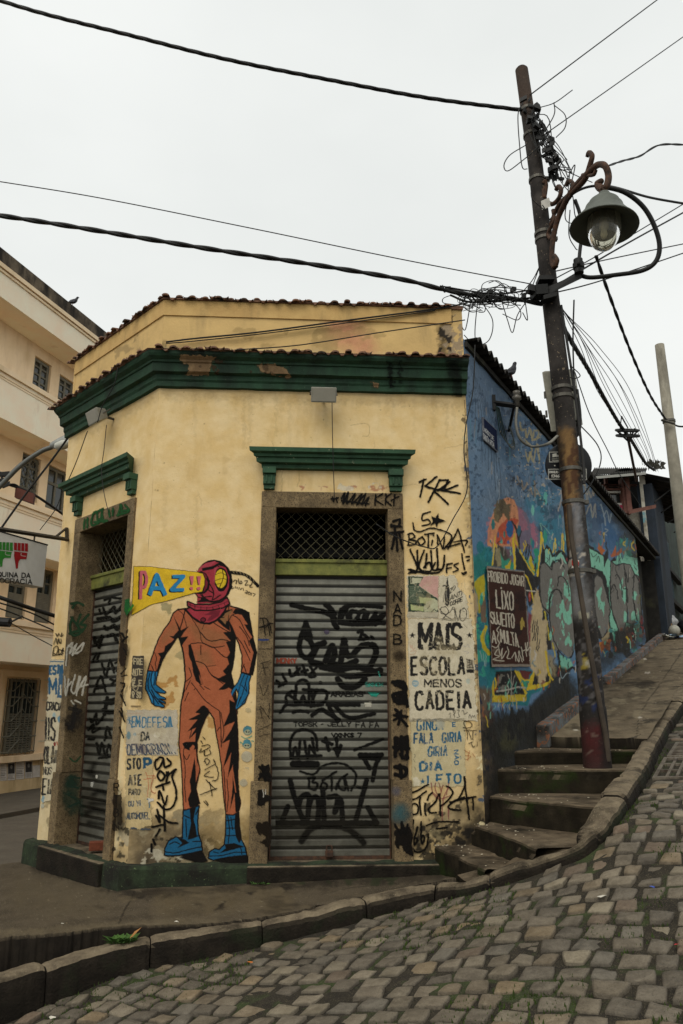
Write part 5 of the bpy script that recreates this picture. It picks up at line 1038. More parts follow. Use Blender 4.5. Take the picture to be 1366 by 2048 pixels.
def po_mais(p):
    k = '#191613'; p.z(*P1)
    p.text('MAIS', (395, 728, 865, 1008), 44, k, .34, sq=True)
    for x in (382, 505, 575, 650, 710): p.poly([(x, 712), (x+50, 712), (x+45, 770), (x+8, 770)], k) if x not in (575, 650) else p.poly([(x, 960), (x+45, 960), (x+50, 1024), (x-6, 1024)], k)
    for x in (388, 490, 715): p.poly([(x+4, 960), (x+42, 960), (x+50, 1024), (x-4, 1024)], k)
    for cx, cy in ((312, 860), (962, 857)): p.poly([(cx+(38 if j % 2 == 0 else 15)*math.sin(j*math.pi/5), cy-(38 if j % 2 == 0 else 15)*math.cos(j*math.pi/5)) for j in range(10)], k)
    p.text('ESCOLA', [(300, 1108), (905, 1106), (905, 1302), (302, 1304)], 31, k, .48, sq=True); p.text('MENOS', [(452, 1362), (866, 1358), (868, 1446), (450, 1440)], 19, k, .42)
    p.text('CADEIA', [(350, 1500), (965, 1496), (975, 1690), (352, 1702)], 33, k, .5, sq=True)
    p.ell(347, 1404, 40, 40, '#7fa0ad', .9); p.sts('325,1395 370,1395;325,1412 370,1412', 8, '#c9c2ae'); p.ell(945, 1380, 22, 30, '#9fb3ae', .6)
    p.poly([(925, 1115), (1005, 1140), (1010, 1240), (930, 1240)], '#9b927d'); p.poly([(925, 1245), (1012, 1240), (1012, 1285), (930, 1280)], '#1c1915'); p.sts('930,1130 990,1150;935,1160 990,1180 940,1200;960,1130 965,1230;985,1160 1000,1230;935,1225 1000,1220', 7, '#26221c')
    p.sts('285,960 300,1010 310,970 320,1020 345,1000;290,1040 350,1030 330,1070 280,1070', 4, '#b26a50', .8); p.sts('895,970 920,990 940,960 960,990;900,1040 950,1050 930,1070', 3, '#6a6f92', .8); p.sts('890,730 910,750 930,770', 3, '#5c5445')
    p.sts('775,1700 795,1790;775,1720 800,1715 795,1750 780,1760;820,1710 845,1705 830,1740 850,1780 820,1790;870,1720 890,1710 900,1760 940,1730;950,1800 965,1760 980,1800;985,1790 995,1770 1005,1790 1020,1770 1025,1800', 7, k, sm=False); p.sts('730,1760 742,1740 748,1765;735,1800 745,1770 752,1798;785,1820 850,1815', 5, k)
    ageing(p, (250, 670, 1050, 1830), 7); p.blotch((380, 700, 1000, 1720), '#bfb59b', .72, .25, 9, .4)
poster('poster', s_front, (814, 1236, 956, 1444), po_mais, 'big pale poster MAIS ESCOLA MENOS CADEIA in heavy black capitals with two stars', corners=[(815.5, 1238), (943, 1237), (948, 1290), (950, 1360), (955, 1442), (818.5, 1443)])
def po_ginga(p):
    k = '#1f5a78'; p.z(*P2)
    p.text('GINGA', [(365, 340), (655, 330), (660, 450), (362, 462)], 19, k, .45, sq=True); p.ell(630, 385, 55, 58, '#a9a794', .9, 2, 2); p.text('E', (768, 370, 805, 415), 13, k, sq=True)
    p.text('FALA', [(335, 495), (545, 490), (545, 605), (332, 610)], 20, '#1d4a66', .42, sq=True); p.text('GIRIA', [(655, 490), (865, 475), (865, 590), (652, 595)], 19, k, .45, sq=True); p.text('GIRIA', [(495, 648), (705, 636), (705, 750), (492, 756)], 19, k, .45, sq=True)
    p.text('NAO', [(835, 685), (838, 850), (790, 850), (786, 685)], 13, k, .3, sq=True); p.st([(858, 755), (864, 775), (858, 790)], 6, k)
    p.text('DIA', [(402, 822), (640, 812), (645, 915), (402, 920)], 28, k, .4, sq=True); p.text('LETO', [(488, 970), (860, 955), (860, 1060), (490, 1070)], 24, k, .45, sq=True); p.poly([(428+(36 if j % 2 == 0 else 14)*math.sin(j*math.pi/5), 1042-(36 if j % 2 == 0 else 14)*math.cos(j*math.pi/5)) for j in range(10)], k)
    p.poly([(320, 1000), (360, 990), (400, 1030), (390, 1090), (325, 1090)], '#cfc6ad'); p.poly([(520, 1035), (660, 1050), (690, 1035), (730, 1090), (560, 1090), (470, 1080)], '#b7a883'); p.text('TNB', [(325, 730), (345, 730), (342, 910), (338, 910)], 5, '#2d3a3a') if False else p.sts('330,735 345,745 335,770;320,780 340,820;340,880 345,905', 5, '#2d3a3a')
    ageing(p, (300, 330, 890, 1090), 17); p.blotch((340, 480, 890, 1080), '#bdb294', .70, .25, 19, .4)
poster('poster', s_front, (819, 1436, 932, 1574), po_ginga, 'pale poster GINGA E FALA GIRIA GIRIA NAO DIA LETO in blue capitals', '#bfb28c', corners=[(820, 1438), (930, 1437), (931, 1572), (824, 1573)])
P3 = (220, 1380, 4.018)
def po_defesa(p):
    p.z(*P3); b = '#2b6d8c'
    p.sts('145,215 165,275;160,215 150,270;140,240 170,250', 7, b); p.text('EM', [(178, 215), (240, 212), (240, 298), (175, 298)], 11, b, .3, sq=True); p.text('DEFESA', [(262, 222), (498, 215), (500, 298), (258, 300)], 10, b, .4, sq=True); p.poly([(470, 215), (490, 215), (508, 300), (445, 300)], b, .7)
    p.text('DA', [(252, 340), (318, 338), (318, 405), (250, 408)], 13, '#25292a', .35, sq=True); p.ell(150, 365, 17, 32, '#5a8794', .8); p.ell(200, 355, 14, 14, '#7a9aa4', .7); p.ell(378, 360, 26, 26, '#d0c8b4', .8)
    p.text('DEMOCRACIA', [(138, 440), (480, 430), (530, 515), (138, 520)], 10, '#3d4a5c', .36, sq=True); p.blotch((130, 420, 540, 525), '#4a3a44', .5, .06, 3, .5); p.ell(505, 470, 28, 30, '#b8b0a0', .9, 2, 2)
    ageing(p, (130, 165, 545, 525), 23); p.st([(140, 190), (260, 185)], 5, '#b58a70', .6)
poster('poster', s_fold, (250, 1418, 357, 1512), po_defesa, 'greyish poster EM DEFESA DA DEMOCRACIA folded round the corner beside the painted figure', '#b9ae98', corners=[(253, 1420), (354, 1419), (356, 1511), (252, 1509)])
def po_stop(p):
    p.z(*P3)
    p.text('STO', [(140, 555), (245, 550), (245, 630), (138, 636)], 15, '#23272b', .5, sq=True); p.text('P', (275, 552, 325, 632), 24, '#1f4e6b', sq=True)
    p.text('ATE', [(150, 690), (255, 680), (255, 765), (148, 768)], 15, '#23252a', .5, sq=True); p.text('PARO', [(152, 798), (242, 796), (242, 842), (150, 846)], 10, '#2a2a2a', .4, sq=True); p.text('OU VI', [(150, 895), (245, 890), (245, 930), (148, 935)], 10, '#5a6064', .4); p.text('T', (300, 880, 330, 945), 10, '#4a6d80')
    p.text('AUTOMOVEL', [(135, 990), (315, 985), (318, 1035), (135, 1036)], 9, '#3a4550', .28); p.st([(172, 1108), (212, 1112)], 12, '#46505a'); p.st([(250, 1118), (320, 1120)], 12, '#46505a')
    p.sts('290,660 310,760 300,860;270,720 390,700;340,720 330,800 370,830 380,740;300,690 360,690;400,680 480,670', 6, '#b3502f', .75); p.poly([(305, 870), (350, 870), (350, 890), (310, 905)], '#c9c5bb')
    ageing(p, (115, 530, 350, 1130), 33)
poster('poster', s_fold, (246, 1508, 312, 1665), po_stop, 'weathered poster STOP with faded lines down to AUTOMOVEL low on the corner', '#c3ae80', corners=[(251, 1512), (306, 1514), (305, 1560), (300, 1600), (304, 1650), (280, 1658), (252, 1655)])
def po_frente(p):
    p.z(*Z1); p.poly([(106, 990), (205, 990), (190, 1355), (90, 1355)], '#37312a')
    for r_, (t, y) in enumerate((('FRE', 1010), ('NTE', 1100), ('E E', 1195), ('R SO', 1295))): p.text(t, [(118-r_*4, y), (192-r_*4, y+4), (190-r_*4, y+52), (116-r_*4, y+50)], 8, '#b9ab88', .5)
    p.sts('80,1260 100,1200 130,1180 110,1260 150,1240;100,1130 120,1160 150,1150;110,1270 140,1290 160,1240', 6, '#b9ab88', .9); p.st([(98, 1420), (175, 1420)], 16, '#6b5a40', .7)
poster('poster', s_cham, (256, 1308, 292, 1420), po_frente, 'narrow dark poster FRENTE in pale spaced letters on the chamfer edge', None, corners=None)
def po_left(p):
    p.z(0, 950, 3.7235); b = '#1f5577'; k = '#1d1a18'
    p.st([(375, 1392), (470, 1388)], 8, b); p.text('ESTA', [(372, 1425), (470, 1415), (466, 1480), (370, 1485)], 14, b, .3, sq=True); p.poly([(440, 1420), (470, 1415), (470, 1660), (425, 1660), (436, 1540)], b, .95); p.text('M', (368, 1515, 418, 1635), 16, b, sq=True); p.poly([(448, 1560), (456, 1560), (458, 1640), (446, 1640)], '#c7bda2')
    p.text('CRACIA', [(350, 1690), (462, 1700), (460, 1755), (346, 1752)], 10, k, .28, sq=True); p.ell(405, 1790, 12, 24, '#8fb0ba', .8); p.ell(444, 1818, 14, 28, '#4f86a0', .9)
    p.text('IIS', [(340, 1800), (412, 1810), (408, 1975), (334, 1980)], 15, k, .4, sq=True)
    p.z(0, 1250, 3.7235); p.text('OLA', [(334, 905), (405, 905), (402, 1030), (328, 1030)], 15, k, .35, sq=True); p.poly([(410, 930), (440, 935), (432, 1030), (405, 1025)], '#2c2822', .8); p.text('NOS', [(324, 1060), (384, 1060), (380, 1110), (322, 1115)], 8, k, .3); p.text('EIA', [(320, 1145), (405, 1148), (402, 1260), (315, 1260)], 14, k, .35, sq=True)
    p.ell(320, 1295, 11, 26, '#7fa0ad', .9); p.ell(392, 1330, 12, 26, '#3a6a8a', .9); p.ell(318, 1350, 12, 20, '#b9b9a9', .9); p.ell(408, 885, 10, 18, '#7c2a22'); p.st([(425, 870), (430, 900)], 8, '#a84a38')
    ageing(p, (300, 640, 480, 1400), 43)
poster('poster', s_cham, (80, 1316, 130, 1616), po_left, 'stack of cut-off poster strips MA, CRACIA, EIA left of the side door', '#c6bb9f', corners=[(100, 1320), (129, 1319), (125, 1430), (118, 1500), (109, 1600), (84, 1605), (88, 1520), (93, 1430)])

# ---------------------------------------------------------------- GRAFFITI TAGS, part of the building's skin
BK2 = '#0d0c0b'
def gtag(surf, box, fn, lift=.008, step=.8, m=None, parent=None): return decal('graffiti_tag', surf, box, fn, parent or BLD, lift, step, m or M_SPR)
Z3 = (490, 860, 2.906)
def t_kkk(p): p.z(*Z3).sts('1012,302 1052,286;1040,286 1018,388;1114,270 1046,326;1046,326 1122,348;1132,290 1064,420;1130,292 1180,290;1180,290 1162,336;1162,336 1098,352;1098,352 1180,430;1190,300 1122,352;1236,322 1150,352;1130,348 1250,368', 11, sm=False)
gtag(s_front, (832, 948, 924, 1012), t_kkk)
gtag(s_front, (838, 1014, 896, 1058), lambda p: p.z(*Z3).sts('1075,475 1035,490 1030,525 1065,520 1075,545 1030,555', 9).poly([(1083, 500), (1105, 510), (1125, 482), (1125, 510), (1168, 530), (1125, 538), (1115, 565), (1105, 540), (1078, 560), (1092, 530)], BK))
gtag(s_front, (810, 1038, 940, 1110), lambda p: p.z(*Z3).sts('975,540 985,580 1020,590 1080,570 1150,585 1200,610 1190,650 1160,690;955,600 950,665;945,605 975,600 985,625 955,635 995,645 985,665 945,668;1030,620 1005,640 1020,668 1045,650 1030,620;1045,605 1100,600;1065,605 1065,680;1090,640 1085,670;1095,610 1097,615;1120,665 1120,610 1150,690 1160,620;1205,640 1170,680 1250,660;1240,575 1180,690;1240,575 1275,710;1215,650 1290,640 1280,670', 9))
gtag(s_front, (812, 1094, 940, 1150), lambda p: p.z(*Z3).sts('960,695 1000,790 990,830 950,810;1000,700 1005,790;1040,700 1010,790 1030,820;1055,720 1050,800;1080,700 1085,810 1050,820;1040,800 1070,770 1085,800;1115,690 1120,800 1090,810 1105,770;1160,730 1150,800 1120,810;960,810 1040,830 1130,825 1160,780;950,830 1040,820', 11).sts('1175,780 1170,830;1175,780 1205,775;1170,805 1200,800;1240,775 1215,785 1240,810 1210,825;1260,720 1275,810;1265,832 1285,825 1275,840 1262,832;1285,735 1310,735;1290,760 1310,755', 9))
gtag(s_front, (655, 978, 805, 1016), lambda p: p.z(*Z3).sts('500,400 540,395;510,390 515,415;530,390 535,420;560,400 580,365 570,430 600,360 590,430 640,370 620,430 680,370 650,435 700,370 680,435 720,390 700,440;560,410 720,430;760,375 755,435;800,370 760,400 800,435;820,370 815,435;850,370 815,400 850,440;870,375 865,440;895,385 850,410', 9), .03)
gtag(s_front, (770, 1036, 816, 1106), lambda p: p.z(*Z3).sts('860,530 900,520 890,560 850,550;870,560 875,620;840,600 920,590;870,610 855,690;880,610 885,700;895,600 915,690;850,560 905,560', 14), .03)
Zs_ = (500, 1140, 3.303)
def jambR(p):
    p.z(*Zs_)
    for t, y in (('N', 140), ('A', 225), ('D', 300), ('B', 425)): p.text(t, (950, y, 998, y+65), 10)
    p.fog([(985, 570)], 30, '#2a2118', .8, 40); p.blotch((925, 720, 1050, 900), BK, .42, .05, 1, .95); p.sts('940,740 1010,740 1030,800 950,820 960,860 1020,880;1020,760 1040,900;1000,830 1020,860', 24); p.sts('960,920 1000,960 950,990;970,950 1040,1030;1000,930 980,1020;950,960 1040,970', 18)
    p.blotch((935, 1080, 1060, 1260), BK, .36, .04, 2, .95); p.sts('960,1110 960,1230;1000,1100 1005,1240;1040,1110 1040,1240;950,1170 1050,1180', 24); p.sts('960,1300 1030,1310 1020,1360 960,1350;990,1290 1000,1370', 26)
for b_ in ((1176, 1345), (1345, 1455), (1455, 1560)): gtag(s_front, (776, b_[0], 822, b_[1]), jambR, .03)
def jambL(p):
    p.z(*Zs_).sts('70,320 110,320 115,370 70,380;85,320 100,430;120,340 130,430;60,380 150,350;130,350 140,410', 7); p.st([(60, 460), (120, 462)], 12, '#2b3a66'); p.sts('65,520 150,522;70,620 130,600;85,610 100,690;75,650 120,645;65,760 90,830 120,760;65,900 80,980;70,900 130,980;130,880 125,970;50,1060 140,1020;60,1100 130,1080', 6, BK, .8)
    p.blotch((40, 1270, 145, 1400), BK, .40, .05, 4, .95); p.sts('60,1300 130,1370;120,1290 60,1380;80,1290 100,1390', 18); p.blotch((28, 1420, 158, 1620), BK, .44, .05, 5, .9); p.blotch((28, 1620, 158, 1880), '#1d1710', .44, .05, 6, .9); p.sts('85,1450 90,1500;105,1450 100,1480', 5, '#b9b4a8')
for b_ in ((1230, 1420), (1420, 1515), (1515, 1565), (1565, 1625), (1625, 1720)): gtag(s_front, (508, b_[0], 552, b_[1]), jambL, .045)
gtag(s_front, (782, 1556, 832, 1740), lambda p: (p.z(*P2), p.fog([(180, 1400)], 90, '#2f5f68', .6, 120), p.fog([(130, 1150)], 40, '#4a5570', .5, 60), p.blotch((80, 1480, 330, 1900), BK, .40, .04, 4, .9), p.sts('110,1530 180,1640 190,1500 230,1640 260,1530', 26)), .046)
gtag(s_front, (792, 1548, 958, 1640), lambda p: p.z(*P2).sts('200,1040 215,1120 260,1165 330,1160 490,1075;200,1215 150,1240 140,1380 180,1460 220,1420 190,1350 150,1340;150,1340 240,1290 200,1215;330,1290 290,1340 310,1410 370,1400 370,1310 330,1290;280,1260 360,1230 470,1150;400,1220 395,1300 410,1420;455,1290 450,1360 465,1420;485,1250 500,1200 540,1170;580,1395 510,1390 500,1340 570,1280 620,1180 630,1430;630,1320 690,1280 770,1180 740,1110 700,1095;860,1365 770,1360 720,1330 780,1270 900,1220;905,990 900,1110 830,1240 740,1280;905,990 930,1250 960,1470;740,1275 930,1230 1030,1215;1000,1230 1005,1360', 21))
gtag(s_front, (800, 1636, 922, 1712), lambda p: p.z(*P2).sts('470,1540 600,1500 830,1498;585,1580 710,1565', 19).sts('320,1480 310,1640 290,1720;370,1560 330,1700 340,1760 370,1700 330,1680;410,1500 415,1740 450,1690 430,1650 410,1700;495,1640 480,1760 430,1830 350,1840 300,1780;230,1700 300,1780', 22))
gtag(s_front, (858, 1565, 902, 1650), lambda p: p.z(*P2).sts('525,1050 540,1150 600,1220;580,1050 570,1130 620,1230;610,1050 640,1150;660,1080 630,1200;730,1050 700,1190;720,1100 660,1260 650,1480;540,1180 620,1240 740,1200;720,1340 725,1470', 9, '#8d3f4a', .8))
gtag(s_front, (922, 1436, 962, 1580), lambda p: (p.z(*P2), p.sts('940,560 930,450 900,400 900,360 960,360 990,400 960,430 890,430;950,470 985,560;1000,470 1000,570;900,460 1040,460;955,610 980,600 1000,590;980,600 1000,650 1020,640', 8), p.sts('900,680 960,720;920,740 980,760 920,790;960,690 940,800;990,720 1020,760', 7, '#b06a40', .7)))
gtag(s_front, (296, 1508, 362, 1720), lambda p: p.z(*P3).sts('370,560 360,590 380,640 430,560 400,540 380,560;430,560 440,620 490,590 460,550;400,650 380,690 410,730 440,690 410,650;370,780 480,740;470,660 450,740;420,760 430,800;390,870 400,810 440,920 460,850;455,660 460,690 520,640 530,640;525,640 500,690 510,740 530,800 530,880 500,940 440,960 380,900;380,960 400,1060 370,1010;390,1000 470,1060 540,1070;430,930 440,1130;340,1100 440,1080;400,1120 370,1170;345,1200 360,1240;335,1240 330,1300', 17))
gtag(s_front, (398, 1470, 440, 1622), lambda p: p.z(*P3).sts('730,410 745,430;745,375 765,395;735,470 725,500 800,460 790,440 740,450;760,490 760,530 810,510 800,480;760,570 780,600 800,570 770,550 755,575;765,640 840,600;835,560 870,660 860,720 820,730;800,650 760,690 830,700;770,720 850,800;725,840 860,790;800,740 820,850;755,895 785,930;770,890 790,920', 7))
def skulls(p):
    p.z(*P3)
    for cx, cy in ((1105, 325), (1100, 435)):
        p.ell(cx, cy, 38, 36, '#4a7f8c', 1, 1.2, 1.2); p.ell(cx, cy+14, 26, 20, '#a9a684', .9); p.ell(cx-10, cy+12, 7, 7, '#20343c'); p.ell(cx+12, cy+12, 7, 7, '#20343c')
    p.sts('1060,370 1090,390 1140,370;1045,420 1070,430;1140,410 1155,412', 6, '#4f9a88'); p.ell(1100, 535, 44, 44, '#b9b199', .85); p.ell(1072, 745, 30, 32, '#b9b199', .75); p.ell(1110, 160, 22, 20, '#c4b78f', .6); p.blotch((1060, 610, 1130, 670), '#c4bda0', .5, .08, 3, .7)
for b_ in ((1408, 1447), (1447, 1476), (1476, 1504), (1504, 1529), (1529, 1552), (1552, 1580)): gtag(s_front, (476, b_[0], 512, b_[1]), skulls, .006)
# chamfer side
ZL = (0, 950, 3.7235); ZM = (0, 1250, 3.7235)
gtag(s_cham, (158, 1004, 262, 1062), lambda p: p.z(*ZL).sts('630,330 625,400;650,320 650,390;690,300 680,370 740,350 760,270;700,280 770,250 690,290;740,330 800,340 700,350;760,300 775,350;720,280 730,360;810,260 815,310;840,250 838,300;880,290 900,220 910,290;930,220 960,270 870,300;900,270 950,260', 15, '#1d4a26'), .03)
gtag(s_cham, (136, 1194, 180, 1290), lambda p: p.z(*ZL).sts('530,960 580,950 620,970;560,960 540,990;540,1060 520,1120 540,1190 600,1170 560,1100 530,1060;600,1040 580,1100 600,1170 640,1120 600,1110 660,1040;520,1180 620,1150', 20, '#17331c'), .03)
gtag(s_cham, (246, 1190, 270, 1238), lambda p: p.z(*ZL).poly([(930, 930), (965, 920), (965, 1020), (940, 1050), (925, 1010)], '#1f5a2c', 1, 2).st([(990, 970), (960, 1010)], 16, '#2f7a2c'), .03)
gtag(s_cham, (128, 1276, 180, 1420), lambda p: p.z(*ZL).sts('500,1290 540,1250 520,1330 570,1260 540,1340 620,1250 600,1310 560,1330;500,1300 490,1420;510,1270 560,1300;480,1500 490,1640 510,1520;500,1580 530,1540;560,1490 530,1600 560,1620 590,1500 570,1640;600,1500 580,1600 640,1500 610,1640;640,1500 600,1570 650,1560;530,1680 550,1710;560,1680 600,1700', 13, '#aaa69a', .9), .03)
gtag(s_cham, (118, 1400, 172, 1640), lambda p: (p.z(*ZM), p.fog([(560, 690), (530, 740)], 50, BK, 1, 50), p.sts('520,620 600,640;560,600 540,760', 30, BK, .8), p.fog([(540, 1180), (520, 1300), (560, 1360)], 60, '#12251a', 1, 60), p.sts('520,1130 590,1140;510,1200 580,1210;500,1260 570,1300;520,1350 590,1320', 16, '#12251a'), p.sts('520,990 560,1020 600,980', 12, '#17331c')), .03)
gtag(s_cham, (104, 1265, 136, 1318), lambda p: p.z(*ZL).sts('425,1115 440,1110 445,1130 420,1150 445,1155;450,1120 460,1150;470,1115 478,1150;475,1125 465,1130;415,1180 425,1200 435,1180;440,1190 450,1200;460,1170 455,1200 470,1190;400,1260 415,1215 425,1260;430,1255 435,1220 445,1255;455,1220 450,1255;390,1350 400,1290 430,1280 420,1330 400,1330;430,1290 440,1340 470,1290 460,1340;395,1345 470,1330;440,1300 475,1310', 6))
gtag(s_cham, (236, 1250, 262, 1650), lambda p: (p.z(*ZM), p.blotch((880, 0, 960, 500), '#2a2018', .48, .05, 2, .9), p.sts('905,60 930,100;910,120 950,90;900,430 930,440 905,500;900,520 935,600;905,620 920,700;890,640 930,720;890,760 920,840', 12), p.z(0, 950, 3.7235), p.sts('930,1100 960,1090;915,1230 950,1200;920,1290 945,1340;900,1480 940,1440;905,1500 945,1490', 10)), .03)
gtag(s_cham, (216, 1560, 246, 1712), lambda p: (p.z(*ZM), p.blotch((830, 1150, 920, 1720), '#1f1810', .45, .05, 4, .9), [p.text(t, (848, y, 884, y+55), 8, '#15110c') for t, y in (('R', 1180), ('T', 1270), ('B', 1370), ('N', 1470))]), .046)
# shutters
shf = s_shut(WF, FD['D']); shc = s_shut(WC, CD['D'])
def shut_front(p):
    p.wk = 1.3
    p.z(*Zs_); K = '#131210'
    p.sts('275,230 400,260 500,280 560,320;500,230 540,270 550,340 575,380;515,235 560,290', 26, K, .96, 1.6); p.sts('590,330 600,270 640,240 740,235 870,245;600,260 640,250 600,330 650,340 640,290;660,340 670,270 720,290 690,340;720,280 760,270 740,340 710,320;780,280 770,350 830,300;830,280 800,340 890,290 830,360;590,350 700,360 890,350', 20, K, .97, 1.6)
    p.sts('715,410 740,400 730,450;740,420 780,450 720,460;800,440 815,450', 16, K, .95, 1.6); p.sts('370,350 330,470 330,540 370,580 420,540 400,470 370,440 370,350;370,350 400,440', 26, K, .96, 2); p.sts('430,500 490,480;440,510 400,600 470,620;500,600 540,500 560,560 530,620 560,640;600,600 620,460 640,560 680,560;680,560 740,500 820,500 830,560 790,640;470,640 580,660 700,640 860,680;560,650 640,700 760,690 860,660;600,640 700,600;580,720 620,770 700,770 760,720;540,620 700,640', 30, K, .97, 2)
    p.ell(505, 409, 17, 17, '#50495a', .9); p.text('MONKY', (178, 585, 305, 615), 9, '#9a4a38', .2, .85); p.sts('175,730 210,760 240,740 190,770;215,690 240,740;260,660 270,700 300,690;310,640 320,690;330,650 300,680;350,630 370,690;380,660 340,670;400,640 430,700 390,700 440,640', 14, K, .95, 2)
    p.sts('300,830 310,750 350,725 385,750 390,830;240,880 240,830 290,800 300,890;250,820 330,870 350,830 380,890 400,800 420,880;410,870 440,800 500,800 505,850 460,890 400,900;240,890 480,890;200,940 240,880;285,940 330,930 385,940;350,790 440,790', 15, K, .95, 2); p.ell(465, 742, 12, 10, K)
    p.text('"ARABIAS"', (515, 805, 765, 835), 7, K, .2); p.text('SKNCK', (765, 745, 880, 770), 6, '#3d9a88', .2, .8); p.poly([(780, 805), (860, 810), (835, 838), (800, 835)], '#2b8f7c', .95, 1.6); p.poly([(755, 875), (800, 870), (805, 905), (760, 905)], '#b5b2a4', .95, 1.8); p.st([(850, 675), (860, 705)], 6, '#3d9a88')
    p.sts('410,960 470,920 520,950 590,990;510,890 720,890;520,900 580,1000;560,895 650,975 820,950', 20, K, .96, 1.6)
    p.text('TOPSK - JELLY', (290, 1005, 665, 1032), 6, K, .3); p.text('FA FA', (700, 1005, 850, 1040), 5, K, .3); p.text('VXNK$ 7', (540, 1078, 735, 1104), 8, K, .25)
    p.sts('270,1230 265,1140 300,1070 370,1055 430,1090 445,1190;330,1130 320,1240 300,1170 280,1230;360,1130 380,1240 395,1160;410,1110 425,1220 380,1230;270,1240 350,1230 470,1225;400,1170 440,1230', 14, K, .95, 2); p.sts('285,1280 440,1282', 34, K, .95, 1.8); p.sts('480,1130 540,1150;500,1110 520,1190;570,1110 580,1210 600,1160;560,1180 580,1225', 18, K, .95, 1.6); p.sts('690,1190 880,1115', 14, K, .95, 1.6); p.sts('725,1220 870,1220;750,1240 790,1310;860,1230 830,1290 810,1390;730,1230 850,1250', 22, K, .97, 1.8)
    p.sts('330,1330 420,1350 470,1300 560,1275 640,1290 700,1350 690,1420;390,1380 390,1440;385,1375 430,1370 410,1400 445,1410 430,1450 390,1440;480,1400 465,1440 490,1455 510,1420 480,1400;480,1390 570,1330;540,1370 540,1455;575,1410 570,1450;640,1350 590,1390 590,1440 630,1450 620,1360 650,1455;680,1430 670,1455;710,1430 730,1440', 11, K, .95, 2)
    p.sts('265,1390 300,1520 350,1650;250,1560 215,1650;320,1560 340,1500 390,1490 380,1640 400,1520 450,1510 450,1650;480,1450 490,1650;520,1500 580,1500 560,1600 600,1520 610,1650;770,1390 740,1500 700,1650;780,1570 830,1660;170,1670 840,1670', 26, K, .96, 2); p.sts('340,1790 400,1710 500,1690 620,1700 700,1750 750,1800', 30, K, .92, 4)
    p.fog([(160, 1700), (900, 1720)], 60, '#2a261d', .35, 160)
decal('graffiti_tag', shf, (551, 1150, 777, 1712), shut_front, SHF, .003, .9, M_SPR)
def shut_cham(p):
    p.wk = 1.3
    p.z(*ZL); K = '#15140f'
    p.sts('780,930 820,920 810,960;830,910 900,920;740,1000 750,1030;770,990 790,1040 850,980 860,1030 910,970', 14, K, .95, 1.6); p.sts('730,1070 800,1060;820,1060 850,1090 910,1050;780,1130 800,1150 850,1120 870,1150 920,1110;700,1210 720,1260 760,1200 740,1280;800,1200 850,1190 870,1240;880,1190 920,1200', 20, K, .95, 1.8)
    p.sts('690,1390 720,1330;720,1390 740,1330;760,1400 790,1500 820,1380 850,1470;860,1400 900,1390 870,1460;700,1620 750,1500 790,1620;720,1590 780,1580;820,1520 880,1540;830,1560 890,1500', 13, K, .96, 1.6); p.sts('780,1690 860,1670 800,1700 890,1690;770,1750 820,1770 890,1750;800,1660 780,1780', 22, K, .97, 1.6)
    p.z(*ZM); p.sts('670,700 690,720 720,660 720,740 770,680;660,780 700,740 690,800 740,770;660,850 700,850;780,860 800,760 830,840;720,880 740,960 760,880 790,980 810,890 850,970 870,880;740,990 830,980', 14, K, .95, 2); p.sts('680,1090 700,1040;650,1100 720,1130;700,1260 740,1240 800,1260 820,1230;680,1330 800,1330;640,1400 700,1380 800,1400;660,1470 800,1490', 24, K, .6, 8); p.ell(722, 1130, 9, 14, '#c4c2b6'); p.ell(688, 1188, 12, 20, '#b9b9b0')
decal('graffiti_tag', shc, (160, 1190, 256, 1690), shut_cham, SHC, .003, .9, M_SPR)
def bare(p):
    p.rough = 2.2
    for q in ([(358, 709), (432, 713), (424, 722), (419, 752), (372, 750), (378, 730), (360, 722)], [(514, 730), (545, 727), (573, 738), (582, 756), (560, 752), (522, 743)], [(744, 764), (760, 766), (758, 774), (744, 772)]): p.poly(q, '#8f7657', 1, 1.6); p.poly([(x*.7+.3*q[2][0]-3, y*.75+.25*q[-2][1]) for x, y in q], '#6d573f', .6, 8)
    p.blotch((358, 709, 582, 756), '#4a3a2a', .55, .09, 3, .7); p.c[:, 3] *= 1
    p.rough = .8; p.fog([(780, 725), (783, 770)], 3, '#0e1510', .8, 6); p.fog([(800, 725), (802, 765)], 2, '#0e1510', .8, 5); p.fog([(905, 722), (920, 790)], 10, '#0e140f', .7, 14)
for b_ in ((350, 450), (500, 600), (735, 770), (772, 924)): decal('bare_patch', s_corn, (b_[0], 702, b_[1], 794), bare, BLD, .006, 1.0, mat('bare_render', '#888888', paint=True, alpha=True, rough=.95, bump=.5, bscale=50))
# ---------------------------------------------------------------- CREAM APARTMENT HOUSE on the left
AP = Wall(gnd(0, 1590, 0), 16.8)      # recessed wall plane
M_CRM = mat('cream_plaster', '#e6cfae', '#dcc4a0', 2.5, .9, .2, 45, stain='#b99e77', stain_scale=1.2, stain_at=(.55, .8), vert=True)
M_CRM2 = mat('pale_band_plaster', '#f4dfc6', '#ecd4b8', 2, .9, .2, 45, stain='#b08d6c', stain_scale=1.7, stain_at=(.6, .85), vert=True)
M_MOLD = mat('mouldy_parapet', '#6d6150', '#4a4136', 3, .95, .4, 40, stain='#231f1a', stain_scale=3.2, stain_at=(.42, .6), vert=True)
M_SHUT = mat('grey_green_joinery', '#6d6a5c', '#5d5b50', 8, .6, .1, 50)
M_GLAS = plain('dark_window_glass', '#262b28', .15, 0, .7, 4, 0, spec=.6)
APB = thing('apartment_building', 'cream apartment block with long projecting balcony bands and grey shuttered windows', 'building', AP.p(2, -.2, -2))
PO = .75                                # projection of the balcony bands
def apz(x, y, o): return AP.uz(x, y, o)[1]
ap = lambda u, z, o: AP.p(u, z, o)
U0, U1 = -6, 7.0
